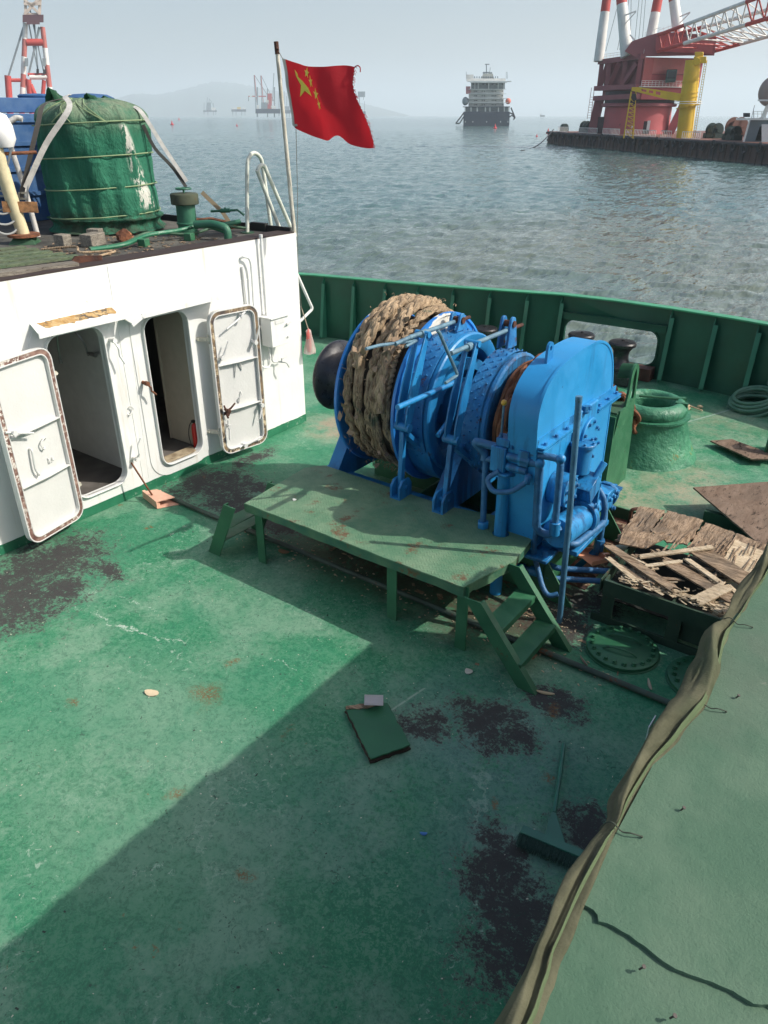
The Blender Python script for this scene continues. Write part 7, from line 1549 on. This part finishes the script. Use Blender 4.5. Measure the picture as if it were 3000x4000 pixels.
T1 = lattice((2575, 140), (3060, -42), (2570, 205), (3060, 58), -2, -30, 12, [.27, .72], .34, .13)
T2 = lattice((2600, 150), (3120, 10), (2790, 205), (3150, 105), 5, -22, 12, [.30, .85], .34, .13)
mb = MB()
for i in range(9):
    t_ = i / 8; mb.mi = 0 if t_ < .28 or t_ > .75 else 1
    mb.cyl(T1[0].lerp(T1[1], t_), T2[0].lerp(T2[1], t_), .09, seg=6, cap=False); mb.cyl(T1[2].lerp(T1[3], t_), T2[2].lerp(T2[3], t_), .14, seg=6, cap=False)
mb.build('boom_bracing', [M['far_red'], M['far_white']], rc)
mb = MB(); fbar(f, mb, (2575, 122), (2655, 95), .08, y=-2); fbar(f, mb, (2520, 132), (2580, 112), .08, y=-2)
for i in range(8): u = 2520 + 18 * i; v = 146 - .30 * (u - 2520); fbar(f, mb, (u, v), (u, v - 14), .06, y=-2)
mb.build('boom_railing', M['far_white'], rc)
mb = MB(); mb.mesh([f.L(x, .9, z) for x in (1.0, 2.3) for z in (.2, 2.6)], [(0, 1, 3, 2)]); mb.build('pedestal_doorway', M['crane_dark'], rc)
mb = MB(); mb.mesh([f.L(x, .85, z) for x in (1.7, 2.3) for z in (.9, 2.7)], [(0, 1, 3, 2)]); mb.build('door_leaf', M['far_white'], rc)
mb = MB(); mb.mesh([f.L(x, .88, z) for x in (-1.4, -.2) for z in (1.2, 1.7)], [(0, 1, 3, 2)]); mb.build('notice_plate', M['far_white'], rc)
# ---- yellow deck crane
g_ = Fr(2700, 158); yc = thing('yellow_crane', 'yellow pedestal crane with its jib lowered to the left beside the red crane', 'crane', g_.L(0, 0, .12))
mb = MB(); mb.loft([mb.ring(g_(2672, 545), g_.r, g_.f, 1.35, 28), mb.ring(g_(2686, 420), g_.r, g_.f, 1.35, 28)]); mb.build('lower_column', M['far_yellow'], yc)
mb = MB(); mb.loft([mb.ring(g_(2686, 420), g_.r, g_.f, 1.45, 28), mb.ring(g_(2708, 240), g_.r, g_.f, 1.25, 28)]); mb.build('upper_column', M['far_yellow'], yc)
for v, r_ in ((420, 1.9), (386, 1.5), (370, 1.5), (320, 1.42)):
    mb = MB(); mb.cyl(g_(2686 + (420 - v) * .12, v + 3), g_(2686 + (420 - v) * .12, v - 1), r_, seg=28); mb.build('collar', M['far_yellow'], yc)
mb = MB(); fbox(g_, mb, 2710, 2760, 225, 252, -1.2, 1.2); fbox(g_, mb, 2714, 2748, 207, 226, -.8, .8); mb.cyl(g_(2722, 245, -1.4), g_(2722, 245, 1.4), .6, seg=16); mb.build('head_block', M['far_yellow'], yc, bevel=.08)
mb = MB(); fprism(g_, mb, [(2468, 345), (2500, 345), (2660, 370), (2672, 372), (2672, 395), (2650, 400), (2600, 392), (2480, 362), (2466, 360)], -.5, .5, holes=[[(505 + 2000, 352), (525 + 2000, 356), (525 + 2000, 364), (507 + 2000, 361)], [(2535, 357), (2552, 360), (2552, 370), (2535, 367)], [(2562, 361), (2580, 364), (2580, 377), (2562, 373)]]); mb.build('jib', M['far_yellow'], yc)
mb = MB()
for u0, u1 in ((2460, 2436), (2478, 2472)): fbar(g_, mb, (u0 + 6, 362), (u1, 545), .22, y=-.5 if u0 < 2470 else .5)
for i in range(10): v = 375 + 17 * i; k = i / 10; fbar(g_, mb, (2465 - 22 * k, v), (2484 - 6 * k, v), .12, y=0); fbar(g_, mb, (2465 - 22 * k, v), (2483 - 6 * k, v + 17), .10, y=0)
mb.build('boom_rest', M['far_yellow'], yc)
mb = MB(); fprism(g_, mb, [(2468, 372), (2484, 370), (2487, 392), (2478, 402), (2467, 390)], -.4, .4); fbar(g_, mb, (2477, 402), (2477, 412), .3); mb.build('hook_block', M['far_black'], yc)
mb = MB()
for u, du in ((2736, -10), (2744, -10)): fbar(g_, mb, (u + 18, 240), (u + du - 20, 545), .09, y=-.6)
for i in range(30): v = 245 + 10 * i; u = 2754 - (v - 240) * .157; fbar(g_, mb, (u, v), (u + 8, v), .06, y=-.6)
mb.build('ladder', M['far_yellow'], yc)
mb = MB(); 
for v in (402, 410): mb.torus(g_(2688, v), (0, 0, 1), 2.3, .05, 28, 5)
mb.build('platform_railing', M['far_white'], yc)
# mooring wire to the water
mb = MB(); p0, p1 = bp_(1, 1, .6), V(-76, 150, -2.6); mb.tube([p0.lerp(p1, t_ / 12) - V(0, 0, 1.2 * math.sin(t_ / 12 * 3.14)) for t_ in range(13)], .12, 5); tag(mb.build('mooring_wire', M['far_black']), 'dark mooring wire slanting from the barge tip down into the water', 'cable')
# ---- red and white crane seen over the roof at the left
h = Fr(110, 330); lc = thing('a_frame_crane', 'tall red and white striped A-frame crane rising behind the tanks at the left edge', 'crane', h.L(0, 0, -2.6))
RW = [farmat('hazed_crane_red', (.42, .13, .11)), M['far_white']]  # red paled to put the haze of distance into the colour
for a, b, c_ in (((205, 400), (166, 110), [.16, .36, .60, .78]), ((85, 420), (99, 95), [.18, .34, .48, .66, .84])):
    striped('main_leg', lc, h(a[0] + (3 if a[0] > 100 else 0), 470), h(b[0], b[1]), .95, .8, c_ if a[0] > 100 else c_, RW)
for a, b, r_, m in (((103, 170), (168, 170), 1.1, 'far_red'), ((30, 318), (108, 318), .6, 'far_red'), ((115, 306), (187, 306), .8, 'far_white'), ((108, 296), (180, 296), .5, 'far_red'), ((30, 300), (42, 470), 1.1, 'far_red'), ((110, 315), (128, 470), 1.0, 'far_red'), ((118, 335), (160, 430), .9, 'far_red'), ((172, 318), (160, 470), .7, 'far_red')):
    mb = MB(); mb.cyl(h(*a), h(*b), r_, seg=10); mb.build('cross_beam', M[m], lc)
for a, b in (((32, 300), (90, 110)), ((35, 300), (93, 112)), ((110, 300), (152, 110)), ((112, 300), (155, 112)), ((148, 280), (105, 60)), ((172, 290), (112, 20)), ((148, 285), (135, 100))):
    mb = MB(); mb.cyl(h(*a), h(*b), .22, seg=6); mb.build('stay_cable', M['far_grey'], lc)
mb = MB(); fbox(h, mb, 88, 170, 62, 92, -3, 3); fbox(h, mb, 104, 155, 92, 100, -3, 3); mb.build('head_girder', farmat('head_dark', (.09, .04, .05)), lc)
mb = MB(); fprism(h, mb, [(95, 62), (90, -60), (165, -60), (160, 62)], -2, 2, holes=[[(106, 55), (103, -50), (150, -50), (148, 55)]]); fbar(h, mb, (95, 62), (160, -10), .8, y=-2.2); fbar(h, mb, (92, 0), (158, 62), .8, y=-2.2); fbar(h, mb, (93, 20), (158, 20), .8, y=-2.2); mb.build('head_tower', farmat('head_pale', (.5, .42, .36)), lc)
for u, v in ((147, 282), (173, 284)): mb = MB(); fbox(h, mb, u - 5, u + 5, v - 8, v + 10, -1, 1); mb.build('hook_block', M['far_black'], lc)
for u, v in ((103, 248), (172, 248)): mb = MB(); fbox(h, mb, u - 7, u + 7, v - 16, v + 16, -2.2, -1.3); mb.build('side_cabin', M['far_grey'], lc)
mb = MB(); fbox(h, mb, -60, 330, 462, 492, -15, 15); mb.build('hull', M['far_red'], lc)
# ---- white accommodation vessel
s = Fr(1905, 560); ws = thing('accommodation_ship', 'tall white accommodation ship with a dark blue hull anchored in the middle distance', 'ship', s.L(0, 0, -2.6))
mb = MB(); poly = [(1812, 440), (1988, 440), (1990, 500), (1811, 500)]
mb.loft([[mb.bm.verts.new(s(u, v, y)) for u, v in q] for q, y in (([(1812, 441), (1990, 441), (1988, 503), (1812, 503)], 0), ([(1810, 441), (1992, 441), (1990, 503), (1810, 503)], 60), ([(1880, 441), (1920, 441), (1910, 503), (1890, 503)], 110))]); mb.build('hull', M['hull_navy'], ws)
mb = MB(); fbox(s, mb, 1815, 1990, 422, 441, 3, 50); mb.build('deck_house_base', M['far_grey'], ws)
for i, u in enumerate((1815, 1838, 1862, 1894, 1912, 1945, 1968, 1985)): mb = MB(); fbox(s, mb, u, u + 4, 423, 441, .2, 1.2); mb.build('deck_post', M['far_white'], ws)
mb = MB(); fbox(s, mb, 1808, 1992, 420.5, 423.5, -.5, 50); mb.build('deck_edge', M['hull_navy'], ws)
lv = [(1830, 1968, 405, 422), (1830, 1967, 388, 405), (1831, 1966, 370, 388), (1833, 1967, 352, 370), (1840, 1972, 326, 352)]
for i, (u0, u1, v0, v1) in enumerate(lv):
    mb = MB(); fbox(s, mb, u0, u1, v0 + 2, v1, 5 if i < 4 else 8, 40); mb.build('storey', M['far_white'] if i < 4 else M['far_grey'], ws)
    mb = MB(); fbox(s, mb, u0 - 3, u1 + 16 - 2 * i, v0, v0 + 2.2, 1, 42); mb.build('gallery', M['far_white'], ws)
    if i < 4:
        for u in (1851, 1857, 1861, 1882, 1890, 1921, 1928, 1935, 1961): mb = MB(); fbox(s, mb, u, u + 3, v0 + 7, v0 + 11, 4.6, 4.95); mb.build('window', M['glass'], ws)
    else:
        for u in (1846, 1858, 1884, 1898, 1920, 1938, 1960): mb = MB(); fbox(s, mb, u, u + 8, v0 + 5, v0 + 10, 7.6, 7.95); mb.build('window', M['glass'], ws)
        for u in (1855, 1868, 1909, 1946, 1968): mb = MB(); fbar(s, mb, (u, v0), (u, v1), .4, y=1.5); mb.build('gallery_post', M['far_white'], ws)
mb = MB(); fbox(s, mb, 1825, 1998, 321, 325, -2, 45); mb.build('helideck_edge', M['far_white'], ws)
mb = MB(); fbox(s, mb, 1822, 1975, 311, 321, 4, 40); fbox(s, mb, 1822, 1850, 296, 311, 4, 20); mb.build('bridge_roof', M['far_white'], ws)
mb = MB(); fprism(s, mb, [(1880, 312), (1886, 296), (1888, 292), (1925, 292), (1930, 312)], 6, 20); mb.build('funnel_house', farmat('funnel', (.6, .58, .5)), ws)
mb = MB(); fbar(s, mb, (1900, 295), (1900, 258), .6, y=8); fbar(s, mb, (1894, 256), (1912, 256), .5, y=8); fbar(s, mb, (1888, 288), (1915, 288), .7, y=8); fbar(s, mb, (1913, 290), (1915, 268), .3, y=8); fbar(s, mb, (1896, 295), (1886, 288), .8, y=8); fbar(s, mb, (1906, 295), (1922, 288), .8, y=8)
for u in (1822, 1978, 1982): fbar(s, mb, (u, 312), (u - 1, 285), .25, y=8)
mb.build('radar_mast', M['far_grey'], ws)
for i in range(11): mb = MB(); u = 1852 + 9 * i; fbox(s, mb, u, u + 4, 303, 310, 4, 6); mb.build('roof_fitting', M['far_grey'], ws)
mb = MB(); mb.sphere(s(1818, 400, 3), 2.2, (1, 1, 1.15), 16, 10); mb.build('lifeboat', M['far_grey'], ws)
mb = MB(); fbox(s, mb, 1820, 1838, 342, 372, 3, 9); mb.build('lifeboat_station', farmat('faded_red', (.45, .15, .15)), ws)
mb = MB(); mb.sphere(s(1985, 400, 3), 1.8, (1, 1, 1), 14, 10); mb.build('lifeboat', farmat('boat_orange', (.6, .15, .1)), ws)
for a in ([(1812, 445), (1800, 462), (1780, 487)], [(1812, 460), (1795, 487), (1780, 487)], [(1990, 445), (2002, 450), (2012, 465), (2005, 472)], [(1990, 462), (2000, 455), (2012, 465)], [(1996, 425), (2012, 465)]):
    mb = MB(); 
    for p, q in zip(a, a[1:]): fbar(s, mb, p, q, .8, y=4)
    mb.build('anchor_rack', M['far_black'], ws)
for u in (1818, 1847, 1901, 1955, 1984): mb = MB(); fbox(s, mb, u - 1.5, u + 1.5, 478, 483, -.5, -.05); mb.build('draught_mark', M['far_white'], ws)
# ---- small cargo ship, buoys
q = Fr(2119, 2600); cs2 = thing('cargo_ship', 'tiny dark cargo ship on the horizon right of the white ship', 'ship', q.L(0, 0, -2.6))
mb = MB(); fprism(q, mb, [(2109, 455), (2129, 455), (2127, 461), (2110, 461)], -4, 4); mb.build('hull', M['far_black'], cs2)
mb = MB(); fbox(q, mb, 2110, 2115, 450, 455, -3, 3); fbox(q, mb, 2110, 2111, 447, 450, -3, 3); mb.build('bridge', M['far_white'], cs2)
bm_ = plain('buoy_red', (.5, .02, .03), .5)
for u, d_, lab in ((1937, 455, 'red buoy floating just in front of the white ship'), (2147, 330, 'red buoy showing above the left tip of the barge'), (668, 640, 'red buoy alone on the water right of the tarpaulin tank'), (697, 1300, 'farthest tiny dark buoy near the horizon'), (2104, 280, 'small buoy under the mooring wire left of the barge'), (922, 560, 'tiny pinkish buoy just right of the flagpole'), (1606, 90, 'small pale float on the water at the far right')):
    if u == 1606: continue
    k = Fr(u, d_); b = thing('buoy', lab, 'buoy', k.L(0, 0, -2.6), 'buoys on the water')
    sc = {1937: 1.5, 2147: 1.2, 668: 1.9, 697: 2.2, 2104: .6, 922: 1.0}[u]
    mb = MB(); mb.lathe([(0, -.3), (.8, -.2), (.9, .1), (.7, .4), (.0, .45)], k.L(0, 0, -2.6), seg=14) if 0 else mb.lathe([(0, -.3 * sc), (.6 * sc, -.2 * sc), (.7 * sc, .2 * sc), (.5 * sc, .4 * sc), (0, .45 * sc)], k.L(0, 0, -2.6), seg=14); mb.build('float', bm_, b)
    mb = MB(); mb.lathe([(.35 * sc, .4 * sc), (.10 * sc, 1.5 * sc), (0, 1.55 * sc)], k.L(0, 0, -2.6), seg=10); mb.build('topmark', bm_, b)
# ---- jack-up rigs in the haze
def rig(u0, dist, legs, deck, cranes, lab, boxes=(), col2='far_red', jib=True):
    k = Fr(u0, dist); g = thing('jackup_rig', lab, 'rig', k.L(0, 0, -2.6), 'offshore rigs in the haze'); w_ = k.kx
    for (u, v0, v1, wd) in legs: mb = MB(); fbar(k, mb, (u, v0), (u, v1), wd * w_); mb.build('leg', M['far_grey'], g)
    mb = MB(); fbox(k, mb, *deck, -12, 12); mb.build('platform', M['hull_navy'], g)
    for (b0, b1, c0, c1, m) in boxes: mb = MB(); fbox(k, mb, b0, b1, c0, c1, -8, 8); mb.build('deck_block', M[m], g)
    for (a, b, wd, m) in cranes: mb = MB(); fbar(k, mb, a, b, wd * w_); mb.build('crane_boom', M[m], g)
rig(1040, 1500, [(1005, 345, 462, 5), (1045, 350, 462, 4), (1072, 345, 463, 5), (1090, 350, 460, 3)], (998, 1095, 430, 448),
    [((1000, 435), (992, 298), 3, 'far_grey'), ((1006, 435), (994, 298), 3, 'far_red'), ((1024, 430), (1018, 300), 3, 'far_grey'), ((1030, 430), (1020, 300), 3, 'far_red'), ((994, 298), (1060, 400), 2, 'far_grey'), ((1020, 300), (1075, 410), 2, 'far_grey'), ((1065, 400), (1070, 290), 3, 'far_grey'), ((970, 381), (1040, 381), 4, 'far_red'), ((975, 381), (985, 381), 4.2, 'far_white'), ((998, 381), (1010, 381), 4.2, 'far_white'), ((971, 381), (971, 400), 2, 'far_black')],
    'red and white jack-up rig with two tall cranes in the haze left of the flagpole', [(1003, 1012, 415, 430, 'far_white'), (1020, 1045, 405, 430, 'far_grey'), (1045, 1062, 370, 432, 'far_red'), (1058, 1078, 418, 440, 'far_white'), (1062, 1090, 432, 447, 'far_red'), (1038, 1050, 395, 412, 'far_white')])
rig(820, 2600, [(797, 405, 452, 2), (812, 430, 456, 2), (834, 408, 456, 2), (843, 430, 454, 2)], (794, 847, 436, 441), [((806, 435), (810, 385), 2, 'far_grey'), ((812, 435), (818, 390), 2, 'far_grey'), ((840, 435), (822, 395), 2, 'far_grey')], 'faint grey jack-up rig farthest left on the horizon', [(808, 824, 405, 436, 'far_grey'), (826, 842, 425, 436, 'far_white')])
rig(931, 2600, [(909, 440, 456, 2), (922, 440, 456, 2), (944, 440, 456, 2), (957, 440, 456, 2)], (904, 961, 432, 441), [((905, 432), (905, 418), 1.5, 'far_white'), ((960, 432), (960, 420), 1.5, 'far_white')], 'low flat pale platform on stilts between the two rigs', [(908, 920, 424, 432, 'far_white'), (926, 940, 423, 432, 'far_yellow'), (945, 956, 425, 432, 'far_white')])
rig(1122, 2300, [(1110, 360, 462, 2), (1120, 380, 462, 2), (1130, 380, 462, 2)], (1105, 1135, 435, 448), [((1104, 430), (1102, 310), 2, 'far_grey')], 'greenish rig mostly hidden behind the flagpole', [(1108, 1130, 420, 435, 'far_grey')])
rig(1412, 1900, [(1400, 400, 452, 1.5), (1424, 400, 452, 1.5)], (1396, 1428, 440, 452), [((1398, 385), (1375, 340), 2, 'far_grey'), ((1406, 440), (1402, 370), 3, 'far_grey'), ((1420, 375), (1420, 395), 2, 'far_grey')], 'grey crane rig peeping out right of the flag', [(1398, 1426, 362, 384, 'far_grey')])
